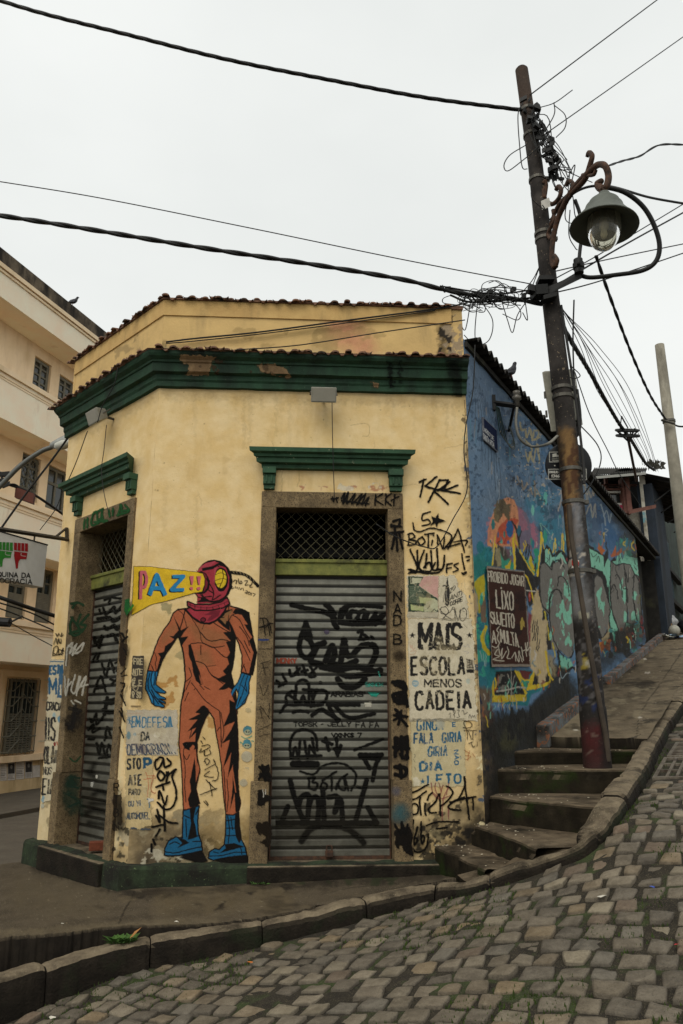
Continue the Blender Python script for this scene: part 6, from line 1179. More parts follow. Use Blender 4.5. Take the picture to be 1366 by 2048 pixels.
MB().wbox(ap, U0, U1, -.6, apz(0, 520, PO), -3, 0).build('wall', M_CRM, APB)
zr = apz(0, 495, PO); zm = apz(0, 525, PO)
b1 = apz(0, 592, PO); l1 = apz(0, 731, PO); b2 = apz(0, 834, PO); l2 = apz(0, 985, PO); b3 = apz(0, 1090, PO); l3 = apz(0, 1235, PO); b4 = apz(0, 1322, PO)
MB().wbox(ap, U0, U1, zm, zr, -3, PO+.02).build('roof_parapet', M_MOLD, APB)
MB().wbox(ap, U0, U1, b1, zm, .0, PO).build('balcony_band', M_CRM2, APB)
MB().wbox(ap, U0, U1, zm-.17, zm-.12, PO, PO+.03).wbox(ap, U0, U1, zm-.10, zm-.01, PO, PO+.06).build('moulding', M_CRM, APB)
for zt, zb in ((l1, b2), (l2, b3), (l3, b4)):
    MB().wbox(ap, U0, U1, zb, zt-.1, .0, PO).build('balcony_band', M_CRM2, APB)
    MB().wbox(ap, U0, U1, zt-.1, zt, .0, PO+.05).wbox(ap, U0, U1, zt-.19, zt-.16, PO, PO+.015).wbox(ap, U0, U1, zt-.24, zt-.215, PO, PO+.01).build('window_ledge', M_CRM, APB)
OPEN = []
def window(u0, u1, z0, z1, kind):
    OPEN.append((u0-.02, u1+.02, z0-.02, z1+.02)); f = MB(); w = .06
    f.wbox(ap, u0, u1, z1-w, z1, .0, .05).wbox(ap, u0, u1, z0, z0+w, .0, .05).wbox(ap, u0, u0+w, z0+w, z1-w, .0, .05).wbox(ap, u1-w, u1, z0+w, z1-w, .0, .05)
    um = (u0+u1)/2; f.wbox(ap, um-w/2, um+w/2, z0+w, z1-w, .0, .045)
    if kind == 'sash': f.wbox(ap, u0+w, u1-w, z0+(z1-z0)*.62-.03, z0+(z1-z0)*.62+.03, 0, .043)
    else:
        for k in range(1, 4): f.wbox(ap, u0+w, u1-w, z0+(z1-z0)*k/4-.018, z0+(z1-z0)*k/4+.018, 0, .043)
    fr = f.build('window', M_SHUT, APB)
    MB().wbox(ap, u0+w, u1-w, z0+w, z1-w, .004, .02).build('pane', M_GLAS, fr)
    if kind == 'louvre':
        m = MB()
        for k in range(16):
            z = z0+w+(z1-z0)*.5*k/16; m.wbox(ap, u0+w, u1-w, z, z+.03, .03, .055)
        m.build('louvre', M_SHUT, fr)
    if kind == 'grille':
        m = MB()
        for i in range(4):
            for j in range(6):
                uu = u0+(u1-u0)*(i+.5)/4; zz = z0+(z1-z0)*(j+.5)/6; a = (u1-u0)/9; b = (z1-z0)/12
                m.tube([ap(uu-a, zz, .07), ap(uu, zz+b, .07), ap(uu+a, zz, .07), ap(uu, zz-b, .07), ap(uu-a, zz, .07)], .008, 4)
        m.build('window_grille', M_SHUT, fr)
    return fr
def up(x, y, o=0): return AP.uz(x, y, o)
def win_px(x0, x1, ytop, ybot, kind):
    xm = (x0+x1)/2; u0 = up(x0, (ytop+ybot)/2)[0]; u1 = up(x1, (ytop+ybot)/2)[0]; z1 = up(xm, ytop)[1]; z0 = up(xm, ybot)[1]; return window(u0, u1, z0, z1, kind)
win_px(60, 93, 722, 782, 'plain'); win_px(110, 140, 758, 815, 'plain')
win_px(34, 70, 912, 1000, 'grille'); win_px(87, 126, 938, 1022, 'sash')
win_px(8, 44, 1150, 1236, 'louvre'); win_px(66, 98, 1140, 1245, 'louvre')
win_px(-70, -30, 660, 730, 'plain'); win_px(-60, -20, 880, 960, 'grille')
gw = win_px(10, 64, 1358, 1506, 'louvre')
pm = MB(); DP = .10                  # wall skin in front of the windows, leaving deep reveals
for zlo, zhi in ((l1-.12, b1), (l2-.12, b2), (l3-.12, b3)):
    ws = sorted(o for o in OPEN if zlo < (o[2]+o[3])/2 < zhi); cur = U0
    for a_, b_, c_, d_ in ws:
        pm.wbox(ap, cur, a_, zlo, zhi, .003, DP).wbox(ap, a_, b_, d_, zhi, .003, DP)
        if c_ > zlo: pm.wbox(ap, a_, b_, zlo, c_, .003, DP)
        cur = b_
    pm.wbox(ap, cur, U1, zlo, zhi, .003, DP)
pm.build('wall', M_CRM, APB)
g_ = MB(); u0, z1 = up(8, 1356); u1, _ = up(66, 1430); z0 = up(30, 1508)[1]
for k in range(9): u = u0+(u1-u0)*k/8; g_.tube([ap(u, z0, .10), ap(u, z1, .10)], .010, 4)
for k in range(5):
    z = z0+(z1-z0)*(k+.5)/5; um = (u0+u1)/2; g_.tube([ap(u0, z-.1, .115), ap(um-.3, z-.1, .115), ap(um, z+.14, .115), ap(um+.3, z-.1, .115), ap(u1, z-.1, .115)], .014, 4)
g_.build('window_grille', M_SHUT, gw)
M_TRIM = plain('white_groove', '#d9cdb4', .8)
gb = MB()
for k in range(4):
    z = .95+k*.42; gb.wbox(ap, U0, u0-.16, z, z+.03, 0, .012).wbox(ap, u1+.16, U1, z, z+.03, 0, .012)
gb.build('wall_groove', M_TRIM, APB)
MB().wbox(ap, u0-.15, u0-.02, z0-.02, z1+.16, 0, .08).wbox(ap, u1+.02, u1+.15, z0-.02, z1+.16, 0, .08).wbox(ap, u0-.02, u1+.02, z1+.03, z1+.16, 0, .08).build('window_surround', M_CRM, APB)
MB().wbox(ap, U0, U1, z0-.14, z0-.02, 0, .14).build('sill_course', M_CRM, APB)
MB().wbox(ap, U0, U1, -.3, z0-.14, 0, .05).build('plinth', mat('stained_plinth', '#cdb68c', '#bfa77e', 3, .9, .3, 40, stain='#7d6540', stain_scale=2, stain_at=(.52, .74), vert=True), APB)
struct(MB().add([ap(U0-6, .02, 2.1), ap(14, .02, 2.1), ap(14, .03, 0), ap(U0-6, .03, 0)], [(0, 1, 2, 3)]).add([ap(U0-6, -.2, 2.1), ap(14, -.2, 2.1), ap(14, .02, 2.1), ap(U0-6, .02, 2.1)], [(0, 1, 2, 3)]).build('far_pavement', M_ASPL))
# five protest sheets on its plinth
M_SHEET = mat('printed_sheet', '#888888', paint=True, alpha=True, bump=.05, rough=.8)
labs = ['white text sheet at the far left of the row under the grilled window', 'sheet with a dark portrait photo, second in the row under the grilled window', 'white sheet with bold lines between the two photo sheets under the grilled window', 'sheet with a dark landscape photo under the grilled window', 'torn white sheet, last on the right of the row under the grilled window']
def s_ap(X, Y, l): return on_plane(X, Y, AP.o+AP.n*(.05+l), AP.n)
for k, (x0, x1, y0, y1) in enumerate([(0, 14, 1527, 1562), (14.5, 31, 1525, 1561), (31.5, 49, 1523, 1559), (49.5, 65.5, 1522, 1557), (65, 80.5, 1530, 1555)]):
    def sheet(p, k=k, x0=x0, x1=x1, y0=y0, y1=y1):
        p.rough = .15; p.poly([(x0+.5, y0+1), (x1-.5, y0), (x1-.5, y1-1), (x0+.5, y1)], '#cfcac4', 1, .8)
        if k in (1, 3): p.poly([(x0+1.5, y0+2), (x1-1.5, y0+1), (x1-1.5, y0+22), (x0+1.5, y0+23)], '#34312f'); p.ell((x0+x1)/2, y0+9, 2.2, 4, '#7f7b76')
        r = random.Random(k)
        for j in range(9 if k in (0, 2) else 4):
            yy = (y0+4+j*3.4) if k in (0, 2) else y0+25+j*2.4
            if yy < y1-2: p.st([(x0+2, yy), (x1-2-r.uniform(0, 4), yy-.3)], 1.5 if j in (5, 6) else .9, '#2c2a28', .85)
    c = s_ap(np.array([(x0+x1)/2]), np.array([(y0+y1)/2]), .006)[0]
    tag(decal('printed_sheet', s_ap, (x0, y0, x1, y1), sheet, None, .006, .5, M_SHEET, loc=c), labs[k], 'poster', 'sheets pasted in a row on the cream building')

# ---------------------------------------------------------------- LEANING UTILITY POLE
def pole_c(z): 
    zs = [.9, 1.08, 2.79, 4.72, 6.12, 7.93, 9.33]; xs = [2.485, 2.48, 2.47, 2.44, 2.385, 2.33, 2.25]
    return np.array([np.interp(z, zs, xs), 7.65, z])
PB = pole_c(1.05)
M_POLE = mat('weathered_pole', '#38332f', '#26221f', 5, .85, .5, 40, stain='#191512', stain_scale=3, stain_at=(.45, .62), speck='#7b6d5a', speck_scale=30, speck_at=(.64, .7), paint=True)
UPO = thing('utility_pole', 'tall leaning dark utility pole with rust patches standing on the steps', 'utility pole', PB)
def pole_mesh():
    sides, rows = 28, 420; zs = np.linspace(.98, 9.33, rows); V = []
    for z in zs:
        c = pole_c(z); r = np.interp(z, [.98, 1.62, 1.63, 4.7, 9.33], [.135, .130, .122, .105, .078]); 
        for k in range(sides): a = 2*math.pi*k/sides; V.append(c+np.array([math.cos(a)*r, math.sin(a)*r, 0]))
    V = np.array(V); X, Y = proj_arr(V); p = Painter(X, Y)
    p.fog([(1132, 870), (1138, 1000), (1146, 1080)], 14, '#8a6a3e', .9, 18); p.blotch((1110, 860, 1165, 1090), '#4a2f1c', .5, .1, 3, .9, 1.3, .5); p.fog([(1122, 890), (1126, 1080)], 4, '#23201b', .9, 8); p.fog([(1150, 1010), (1160, 1200)], 8, '#7d8792', .7, 14)
    p.blotch((1120, 1070, 1180, 1180), '#b5ada0', .55, .12, 5, .9); p.fog([(1150, 1180), (1160, 1220)], 20, '#8b8b8b', .7, 30); p.fog([(1160, 1260), (1180, 1420)], 24, '#211e1b', .85, 30); p.blotch((1130, 1200, 1220, 1460), '#5d5a5a', .55, .1, 6, .8); p.blotch((1130, 1330, 1220, 1450), '#1f2a4c', .56, .09, 7, .9); p.ell(1174, 1326, 9, 10, '#a9a592'); p.poly([(1158, 1222), (1178, 1226), (1176, 1238), (1160, 1236)], '#a9a592', 1, 2)
    p.blotch((1160, 1300, 1180, 1360), '#8d7c22', .55, .12, 12, .8); p.fog([(1185, 1470), (1190, 1500)], 20, '#4c1414', .85, 30); p.fog([(1185, 1520)], 40, '#3a1512', .8, 30); p.fog([(1210, 1440), (1214, 1530)], 10, '#15110e', .9, 14); p.blotch((1165, 1445, 1225, 1535), '#6b5a50', .6, .1, 9, .7)
    p.fog([(1044, 140), (1050, 210)], 30, '#4b3b30', .8, 20)
    idx = np.arange(rows*sides).reshape(rows, sides); Q = np.stack([idx[:-1], np.roll(idx[:-1], -1, 1), np.roll(idx[1:], -1, 1), idx[1:]], -1).reshape(-1, 4)
    np_mesh('pole', V, Q, M_POLE, UPO, p.c, True); MB().lathe([(.001, .0), (.06, -.005), (.078, -.03)], pole_c(9.36), 20).build('pole_cap', M_POLE, UPO)
pole_mesh()
M_ZINC = plain('galvanised_band', '#55524b', .5, .6)
for z in (8.72, 8.35, 7.72, 6.98+.0, 6.9+.0, 5.02, 4.92, 4.08, 3.72, 2.98): MB().lathe([(np.interp(z, [1, 9.3], [.125, .078])+.004, -.022), (np.interp(z, [1, 9.3], [.125, .078])+.012, -.018), (np.interp(z, [1, 9.3], [.125, .078])+.012, .018), (np.interp(z, [1, 9.3], [.125, .078])+.004, .022)], pole_c(z), 20).box(pole_c(z)+np.array([.12, -.02, 0]), .06, .05, .04).build('clamp', M_ZINC, UPO)
# flat conduit strapped to the pole
cd = [at(1138, 1010, 7.50), at(1143, 1075, 7.50), at(1160, 1180, 7.49), at(1178, 1290, 7.49), at(1198, 1400, 7.5), at(1212, 1475, 7.52), at(1216, 1522, 7.55)]
MB().tube(smooth_path(cd, 5), .026, 8).build('conduit', mat('dusty_conduit', '#453c32', '#332c25', 6, .8, .3, 40), UPO)
MB().tube(smooth_path([pole_c(6.0)+np.array([.08, -.09, 0]), pole_c(5)+np.array([.11, -.08, 0]), pole_c(4.2)+np.array([.12, -.08, 0]), pole_c(3.9)+np.array([.1, -.1, 0])], 6), .014, 6).build('conduit', M_WIREB, UPO)
stk = MB().add([at(1143, 1119, 7.505), at(1158, 1120, 7.505), at(1158, 1135, 7.505), at(1144, 1136, 7.505)], [(0, 1, 2, 3)]).build('sticker', plain('white_sticker', '#c9c2b4', .7), UPO)
def s_y(Y0):
    def f(X, Y, l):
        d = rays(X, Y); return CAM+d*((Y0-l)/d[:, 1])[:, None]
    return f
decal('sticker_text', s_y(7.5), (1142, 1118, 1160, 1137), lambda p: p.z(0, 0, 1).text('URA', (1145, 1121, 1157, 1131), 2.4, '#a8332a', .25), UPO, .0, .5, M_SPR)
# street-name back-plates: two dark discs clamped behind the pole
DISC = thing('round_sign', 'black round sign back with white stickers clamped behind the leaning pole', 'sign', at(1137, 930, 7.85))
M_BLK = plain('black_enamel', '#17181b', .45)
dc = at(1137, 931, 7.85); rad = abs(at(1182, 931, 7.85)[0]-dc[0])*1.05
MB().lathe([(.001, .012), (rad-.01, .012), (rad, .006), (rad, -.006), (rad-.01, -.012), (.001, -.012)], dc, 48, axis=(0.05, -1, -.2)).build('disc', M_BLK, DISC, True)
def dsk(p):
    p.rough = .2; p.z(920, 780, 3.063)
    def fr(a, b, c, d): p.st([(a, b), (c, b), (c, d), (a, d), (a, b)], 4, '#c4c4bd', sm=False)
    fr(548, 380, 640, 440); p.poly([(566, 392), (592, 386), (592, 408), (566, 412)], '#c9c9c0'); p.text('RIO', (594, 398, 618, 410), 3.5, '#c9c9c0'); p.st([(566, 420), (630, 422)], 3, '#a9a9a0'); p.st([(566, 430), (610, 432)], 5, '#a9a9a0')
    fr(542, 485, 632, 546); p.text('DISQUE RIO', (548, 497, 628, 508), 3.6, '#d4d4cc', .3); p.text('1746', (562, 520, 608, 535), 5, '#d4d4cc', .25); p.ell(580, 463, 4, 4, '#c9c9c0')
    fr(715, 485, 774, 550); p.text('RIO', (735, 492, 756, 504), 3.6, '#9a9a94', .3); p.ell(750, 451, 4, 4, '#c9c9c0'); p.text('46', (738, 520, 756, 534), 5, '#9a9a94')
decal('sticker', s_y(7.80), (1094, 900, 1134, 965), dsk, DISC, .0, .5, M_SPR); decal('sticker', s_y(7.80), (1140, 900, 1180, 965), dsk, DISC, .0, .5, M_SPR)
# meter box
EB = thing('electrical_box', 'tall grey metal cable box fixed behind the leaning pole', 'electrical box', at(1120, 800, 8.0))
a = at(1090, 742, 7.95); b = at(1155, 860, 7.95)
MB().hexa([at(1102, 864, 7.83), at(1155, 858, 7.83), at(1166, 850, 8.2), at(1108, 862, 8.2), at(1084, 744, 7.83), at(1143, 738, 7.83), at(1150, 740, 8.2), at(1088, 742, 8.2)]).build('box_body', plain('grey_metal_box', '#8d8a7c', .55, .2), EB, bevel=.01)
MB().box(at(1090, 790, 7.80), .02, .02, .08).build('hinge', M_ZINC, EB); MB().box(at(1093, 828, 7.80), .02, .02, .08).build('hinge', M_ZINC, EB)
MB().tube(smooth_path([at(1152, 780, 7.75), at(1158, 830, 7.75), at(1156, 862, 7.75), at(1149, 873, 7.75)], 6), .03, 8).build('cable_gland', M_WIREB, EB)

# ---------------------------------------------------------------- STREET LAMP on its wrought bracket
LY = 6.5
LMP = thing('street_lamp', 'bell-shaped street lamp hanging from a rusty scrolled bracket on the pole', 'street lamp', at(1207, 460, LY))
def lp(x, y): # bracket leans forward from the pole to the lamp
    t = np.clip((x-1092)/(1207-1092), 0, 1); return at(x, y, 7.58+(LY-7.58)*t)
br = MB()
def scroll(pts, r, k=8): br.tube(smooth_path([lp(*p) for p in pts], k), r if np.isscalar(r) else np.interp(np.linspace(0, 1, (len(pts)-1)*k+1), np.linspace(0, 1, len(r)), r), 8)
scroll([(1110, 535), (1104, 522), (1106, 480), (1115, 440), (1128, 410), (1142, 385), (1160, 362), (1178, 345), (1195, 330), (1210, 332), (1217, 352), (1213, 372), (1203, 378), (1196, 368), (1203, 362)], [.03, .03, .032, .032, .034, .036, .036, .036, .034, .034, .034, .036, .04, .04, .03])
scroll([(1100, 452), (1112, 420), (1125, 402), (1150, 380), (1170, 358), (1180, 330), (1184, 312), (1178, 306), (1174, 314)], [.02, .024, .028, .03, .032, .03, .028, .03, .02])
scroll([(1094, 405), (1106, 408), (1118, 396), (1122, 380), (1117, 373), (1112, 380)], .026); scroll([(1090, 375), (1086, 384), (1088, 396), (1092, 372), (1090, 363), (1085, 368)], .026); scroll([(1130, 405), (1142, 390), (1146, 368), (1138, 362), (1132, 372)], .022)
scroll([(1106, 420), (1108, 440), (1100, 458), (1096, 470), (1102, 478), (1106, 468)], .022); scroll([(1112, 530), (1114, 520), (1108, 512), (1112, 534)], .026); scroll([(1165, 350), (1186, 350), (1192, 340)], .02)
br.build('bracket', M_IRON, LMP, True)
lc = at(1208, 452, LY); R_ = abs(at(1274, 452, LY)[0]-at(1143, 452, LY)[0])/2
tilt = (0.10, .02, 1)
k_ = R_/.33
M_SHADE = mat('lamp_shade_grey', '#565a52', '#474b44', 7, .6, .12, 60, .1, stain='#3f433c', stain_scale=5, stain_at=(.55, .75))
MB().lathe([(.02, .40), (.055, .39), (.06, .34), (.11, .32), (.125, .29), (.15, .28), (.155, .235), (.185, .22), (.195, .18), (.225, .13), (.30, .03), (.33, .0), (.335, -.012), (.325, -.018), (.29, .012), (.20, .06), (.17, .08)] and [(r*k_, h*k_) for r, h in [(.02, .40), (.055, .39), (.06, .34), (.11, .32), (.125, .29), (.15, .28), (.155, .235), (.185, .22), (.195, .18), (.225, .13), (.30, .03), (.33, .0), (.335, -.012), (.325, -.018), (.29, .012), (.20, .06), (.17, .08)]], lc, 40, tilt).build('lamp_shade', M_SHADE, LMP, True)
gm = bpy.data.materials.new('clear_globe_glass'); gm.use_nodes = True
gb_ = gm.node_tree.nodes['Principled BSDF']; gb_.inputs['Base Color'].default_value = (.62, .60, .48, 1); gb_.inputs['Roughness'].default_value = .08; gb_.inputs['Transmission Weight'].default_value = .85; gb_.inputs['IOR'].default_value = 1.25
MB().lathe([(r*k_, h*k_) for r, h in [(.165, .075), (.168, .02), (.165, -.06), (.15, -.13), (.12, -.2), (.08, -.25), (.03, -.277), (.001, -.28)]], lc, 32, tilt).build('lamp_globe', gm, LMP, True)
MB().lathe([(r*k_, h*k_) for r, h in [(.001, .1), (.06, .1), (.06, 0), (.035, -.02), (.045, -.09), (.03, -.14), (.001, -.15)]], lc, 16, tilt).build('lamp_bulb', plain('frosted_bulb', '#b9b29a', .4), LMP, True)
MB().tube([at(1205, 372, LY), lc+np.array(tilt)*.40*k_], .02, 6).tube(smooth_path([at(1198, 380, LY), at(1205, 388, LY), at(1212, 380, LY), at(1206, 374, LY), at(1198, 380, LY)], 5), .012, 5).build('hanger', M_IRON, LMP)
MB().add([at(1082, 402, 7.48), at(1098, 395, 7.46), at(1103, 412, 7.46), at(1084, 420, 7.48)], [(0, 1, 2, 3)]).build('name_tag', plain('zinc_plate', '#8f8d86', .5, .5), LMP)

# ---------------------------------------------------------------- CABLES
M_CAB = plain('black_cable', '#151513', .6)
def cable(pts, r, label, group='overhead cables', k=10, sides=6, name='cable', twist=0, m=None, wave=0):
    P = smooth_path([at(*p) for p in pts], k); mb = MB()
    if twist:
        n = len(P); T = np.gradient(P, axis=0); T /= np.linalg.norm(T, axis=1)[:, None]; L = np.r_[0, np.cumsum(np.linalg.norm(np.diff(P, axis=0), axis=1))]
        LL = np.linspace(0, L[-1], int(L[-1]/.035)+2); P = np.array([[np.interp(l, L, P[:, j]) for j in range(3)] for l in LL]); T = np.gradient(P, axis=0); T /= np.linalg.norm(T, axis=1)[:, None]
        A_ = np.cross(T, (0, 0, 1)); A_ /= np.linalg.norm(A_, axis=1)[:, None]; B_ = np.cross(T, A_)
        for ph in range(twist):
            th = LL*2*math.pi/.62+ph*2*math.pi/twist; mb.tube(P+(A_*np.cos(th)[:, None]+B_*np.sin(th)[:, None])*r*.36, r*.74, 6)
    else: mb.tube(P, r, sides)
    b = P[0]; o = mb.build(name, m or M_CAB, None, True, loc=b); tag(o, label, 'cable', group); return o
cable([(-30, -8, 7.0), (90, 28, 7.0), (250, 68, 7.05), (450, 118, 7.15), (650, 158, 7.3), (850, 195, 7.45), (1042, 220, 7.6)], .022, 'thick twisted black cable crossing the sky to the top of the pole', twist=3)
cable([(-20, 360, 7.6), (200, 396, 7.6), (500, 456, 7.6), (800, 518, 7.6), (1062, 568, 7.6)], .006, 'thin wire running across the sky above the thick middle cable')
cable([(-20, 428, 7.0), (150, 454, 7.0), (400, 495, 7.1), (620, 528, 7.3), (800, 558, 7.4), (890, 580, 7.45), (960, 592, 7.5), (1020, 597, 7.55), (1085, 608, 7.6)], .026, 'thickest straight cable sagging over the roof to the middle of the pole', twist=2)
cable([(880, 572, 7.4), (940, 582, 7.5), (1000, 588, 7.55), (1090, 575, 7.6)], .009, 'short upper strand of the tangled bundle left of the pole')
cable([(900, 590, 7.45), (940, 604, 7.5), (1010, 600, 7.55), (1060, 596, 7.6), (1092, 590, 7.6)], .012, 'lower strand of the tangled bundle left of the pole')
R2 = random.Random(21)
tg = MB()
def rl(): pass
for k in range(46):
    cx = R2.gauss(978, 32); cy = 597+R2.gauss(0, 8)+(cx-978)*-.05; r0 = R2.uniform(8, 26); ry = r0*R2.uniform(.4, .9); a0 = R2.uniform(0, 6.28); n = R2.randint(5, 9); y0 = 7.5+R2.uniform(-.12, .1)
    tg.tube(smooth_path([at(cx+math.cos(a0+j*.8)*r0*R2.uniform(.7, 1.2), cy+math.sin(a0+j*.8)*ry*R2.uniform(.7, 1.2), y0+R2.uniform(-.05, .05)) for j in range(n)], 5), R2.uniform(.0035, .006), 4)
for q in ([(920, 600), (918, 630), (930, 660), (942, 600)], [(1000, 590), (1015, 640), (1025, 665), (1035, 630), (1055, 600)], [(960, 600), (985, 640), (978, 680), (950, 690), (928, 670)], [(1010, 590), (1040, 620), (1035, 640), (1005, 628)], [(985, 600), (1020, 605), (1050, 590), (1070, 575)], [(1050, 600), (1055, 640), (1045, 625)], [(880, 575), (890, 585), (885, 570)], [(955, 605), (950, 660), (952, 700)], [(1062, 580), (1075, 545), (1080, 530)], [(1040, 590), (1065, 560), (1078, 535)], [(890, 575), (930, 596), (1000, 604), (1090, 600)], [(930, 590), (990, 575), (1060, 582)]):
    tg.tube(smooth_path([at(x, y, 7.52) for x, y in q], 8), .0055, 4)
for k in range(16): tg.box(at(R2.uniform(890, 1060), 588+R2.uniform(-12, 12), 7.5), .05, .03, .04, dx=(1, .2, R2.uniform(-.6, .6)))
tag(tg.build('cable_tangle', M_CAB, None, loc=at(980, 597, 7.5)), 'messy tangle of thin black wires looping beside the pole above the parapet', 'cables')
cl_ = MB()
for k in range(60): 
    t = R2.random(); x = 1052+t*66+R2.uniform(-12, 14); y = 205+t*150+R2.uniform(-14, 14)
    cl_.box(at(x, y, 7.5+R2.uniform(-.1, .1)), R2.uniform(.03, .09), R2.uniform(.02, .06), R2.uniform(.02, .06), dx=(1, R2.uniform(-1, 1), R2.uniform(-1, 1)))
for k in range(16):
    x = 1055+R2.uniform(0, 30); y = 210+R2.uniform(0, 70); cl_.tube(smooth_path([at(x, y, 7.52), at(x+R2.uniform(10, 30), y+R2.uniform(10, 60), 7.45), at(x+R2.uniform(20, 60), y+R2.uniform(60, 110), 7.5), at(x+R2.uniform(40, 80), y+R2.uniform(90, 150), 7.5)], 5), .006, 4)
for q in ([(1052, 290), (1020, 310), (1008, 330), (1015, 342), (1040, 325), (1075, 295), (1090, 270)], [(1046, 205), (1036, 230), (1040, 300), (1045, 335), (1055, 338)], [(1080, 215), (1110, 205), (1145, 180)], [(1108, 210), (1130, 230), (1130, 255), (1112, 275)], [(1085, 270), (1108, 230), (1108, 205)], [(1085, 285), (1110, 330), (1150, 350), (1185, 365)], [(1120, 390), (1150, 330), (1130, 430), (1150, 450)], [(1100, 290), (1130, 340), (1145, 390), (1150, 430), (1160, 450)], [(1140, 420), (1138, 470), (1150, 495), (1155, 500)], [(1062, 385), (1066, 400), (1090, 420), (1085, 410)]):
    cl_.tube(smooth_path([at(x, y, 7.45) for x, y in q], 8), .0065, 4)
tag(cl_.build('cable_tangle', M_CAB, None, loc=at(1080, 280, 7.5)), 'cluster of black clamps and splices trailing down from the top of the pole', 'cables')
for (q, r, l) in [([(1060, 190, 7.55), (1180, 100, 7.9), (1330, -12, 8.4)], .008, 'thin wire rising from the pole top to the upper right corner'), ([(1085, 272, 7.55), (1230, 170, 8), (1380, 64, 8.5)], .007, 'second thin wire rising right, below the pole-top wire'),
    ([(1218, 331, 7.2), (1245, 322, 7.5), (1280, 312, 7.8), (1320, 290, 8), (1380, 290, 8.4)], .013, 'wavy twisted cable leaving right just above the lamp'), ([(1100, 440, 7.5), (1150, 385, 7.2), (1212, 372, 7.0), (1300, 395, 7.6), (1385, 410, 8)], .014, 'black cable passing behind the lamp hanger to the right'),
    ([(1105, 560, 7.6), (1200, 508, 8.2), (1385, 397, 9)], .008, 'thin wire climbing right behind the lamp shade'), ([(1105, 575, 7.6), (1240, 495, 8.2), (1385, 415, 9)], .012, 'dark wire climbing right just below the lamp shade'), ([(1100, 545, 7.6), (1210, 520, 8), (1385, 484, 8.6)], .007, 'thin wire stretching right under the lamp globe'), ([(1090, 590, 7.6), (1200, 562, 8), (1385, 500, 8.6)], .008, 'lowest thin wire stretching right from the splice block'),
    ([(1192, 512, 7.8), (1215, 580, 8.4), (1260, 700, 9.6), (1300, 790, 10.8), (1332, 840, 12)], .020, 'thick twisted cable dropping from the lamp toward the concrete pole'), ([(1345, 848, 12), (1360, 853, 12), (1385, 852, 12)], .015, 'short cable leaving the concrete pole to the right')]:
    cable(q, r, l, twist=2 if r > .0125 and 'twisted' in l else 0)
cable([(1213, 374, 7.0), (1250, 385, 7.0), (1285, 412, 7.05), (1308, 450, 7.1), (1319, 490, 7.15), (1312, 522, 7.2), (1285, 541, 7.25), (1230, 550, 7.3), (1180, 555, 7.35), (1155, 548, 7.4)], .026, 'thick cable making a big loop around the right of the lamp', k=8)
cable([(1150, 400, 7.2), (1160, 430, 7.2), (1163, 470, 7.2), (1160, 500, 7.2), (1157, 530, 7.2)], .020, 'short vertical cable behind the lamp shade ending in a splice', k=6)
SB_ = MB().hexa([at(1095, 590, 7.5), at(1165, 556, 7.3), at(1165, 556, 7.5), at(1095, 590, 7.7), at(1095, 574, 7.5), at(1160, 545, 7.3), at(1160, 545, 7.5), at(1095, 574, 7.7)]).lathe([(.001, .09), (.05, .08), (.05, .04), (.062, .03), (.062, -.03), (.05, -.04), (.05, -.09), (.001, -.1)], at(1157, 532, 7.3), 14).box(at(1078, 585, 7.52), .15, .16, .12, dx=(1, .2, .2)).box(at(1090, 562, 7.54), .17, .16, .05).box(at(1066, 580, 7.5), .1, .1, .08, dx=(1, 0, -.3)).box(at(1098, 596, 7.5), .16, .12, .05, dx=(1, 0, .3))
tag(SB_.build('splice_block', M_CAB, None, loc=at(1100, 575, 7.5)), 'black cable splice clamp and crossarm block on the middle of the pole', 'cable splice')
# bundle from the pole to the house up the street
DEP = lambda t: 7.7+9.5*t
cable([(1112, 600, 7.7), (1125, 650, 8.2), (1142, 682, 8.6), (1180, 745, 9.8), (1215, 808, 11), (1240, 850, 12), (1262, 880, 13), (1290, 925, 15), (1308, 940, 16)], .03, 'heavy cable bundle running from the pole past the cable spool up the street', twist=3)
for k in range(8):
    x0 = 1118+k*2.2; xm = 1200+k*9; xe = 1285+k*4
    cable([(x0, 608+k*3, 7.7), ((x0+xm)/2+2, 690+k*2+R2.uniform(-8, 8), 9.3), (xm, 790+R2.uniform(-12, 6), 11.3), (xe-8, 905+R2.uniform(-6, 6), 14.6), (xe, 930+k*1.5, 16)], .005, 'one of the thin wires fanning from the pole up the street', 'thin wires fanning up the street')
cable([(1150, 745, 7.8), (1180, 830, 8.4), (1215, 900, 9), (1240, 950, 10), (1280, 1010, 12)], .006, 'slack thin wire hanging right of the meter box to the house')
cable([(1150, 840, 7.8), (1195, 890, 8), (1200, 930, 8), (1170, 985, 7.9), (1130, 1020, 7.8)], .007, 'thin wire looping right of the round sign back to the pole')
cable([(1140, 730, 7.55), (1160, 750, 7.5), (1150, 757, 7.5), (1140, 755, 7.5)], .006, 'tiny wire loop sticking out right of the pole')
cable([(1148, 600, 7.6), (1146, 690, 7.6), (1150, 800, 7.7)], .009, 'straight wire hanging down close along the right side of the pole')
for q in ([(1040, 1000), (1050, 1020)],): pass
SPL = thing('cable_spool', 'open triangular cable ring hanging on the cable bundle by the house', 'cable storage ring', at(1255, 868, 12.3))
sr = MB(); cs = at(1255, 866, 12.3); rr_ = abs(at(1277, 866, 12.3)[0]-cs[0]); nz = np.array([.12, -.95, .55]); 
for dz in (.05, -.05): sr.tube([cs+np.array([math.cos(a)*rr_, math.sin(a)*rr_*.6, dz+math.sin(a)*.06]) for a in np.linspace(0, 2*math.pi, 29)], .022, 6)
for k in range(6): a = k*math.pi/3; sr.tube([cs+np.array([math.cos(a)*rr_, math.sin(a)*rr_*.6, .05]), cs+np.array([0, 0, -.16])], .014, 5)
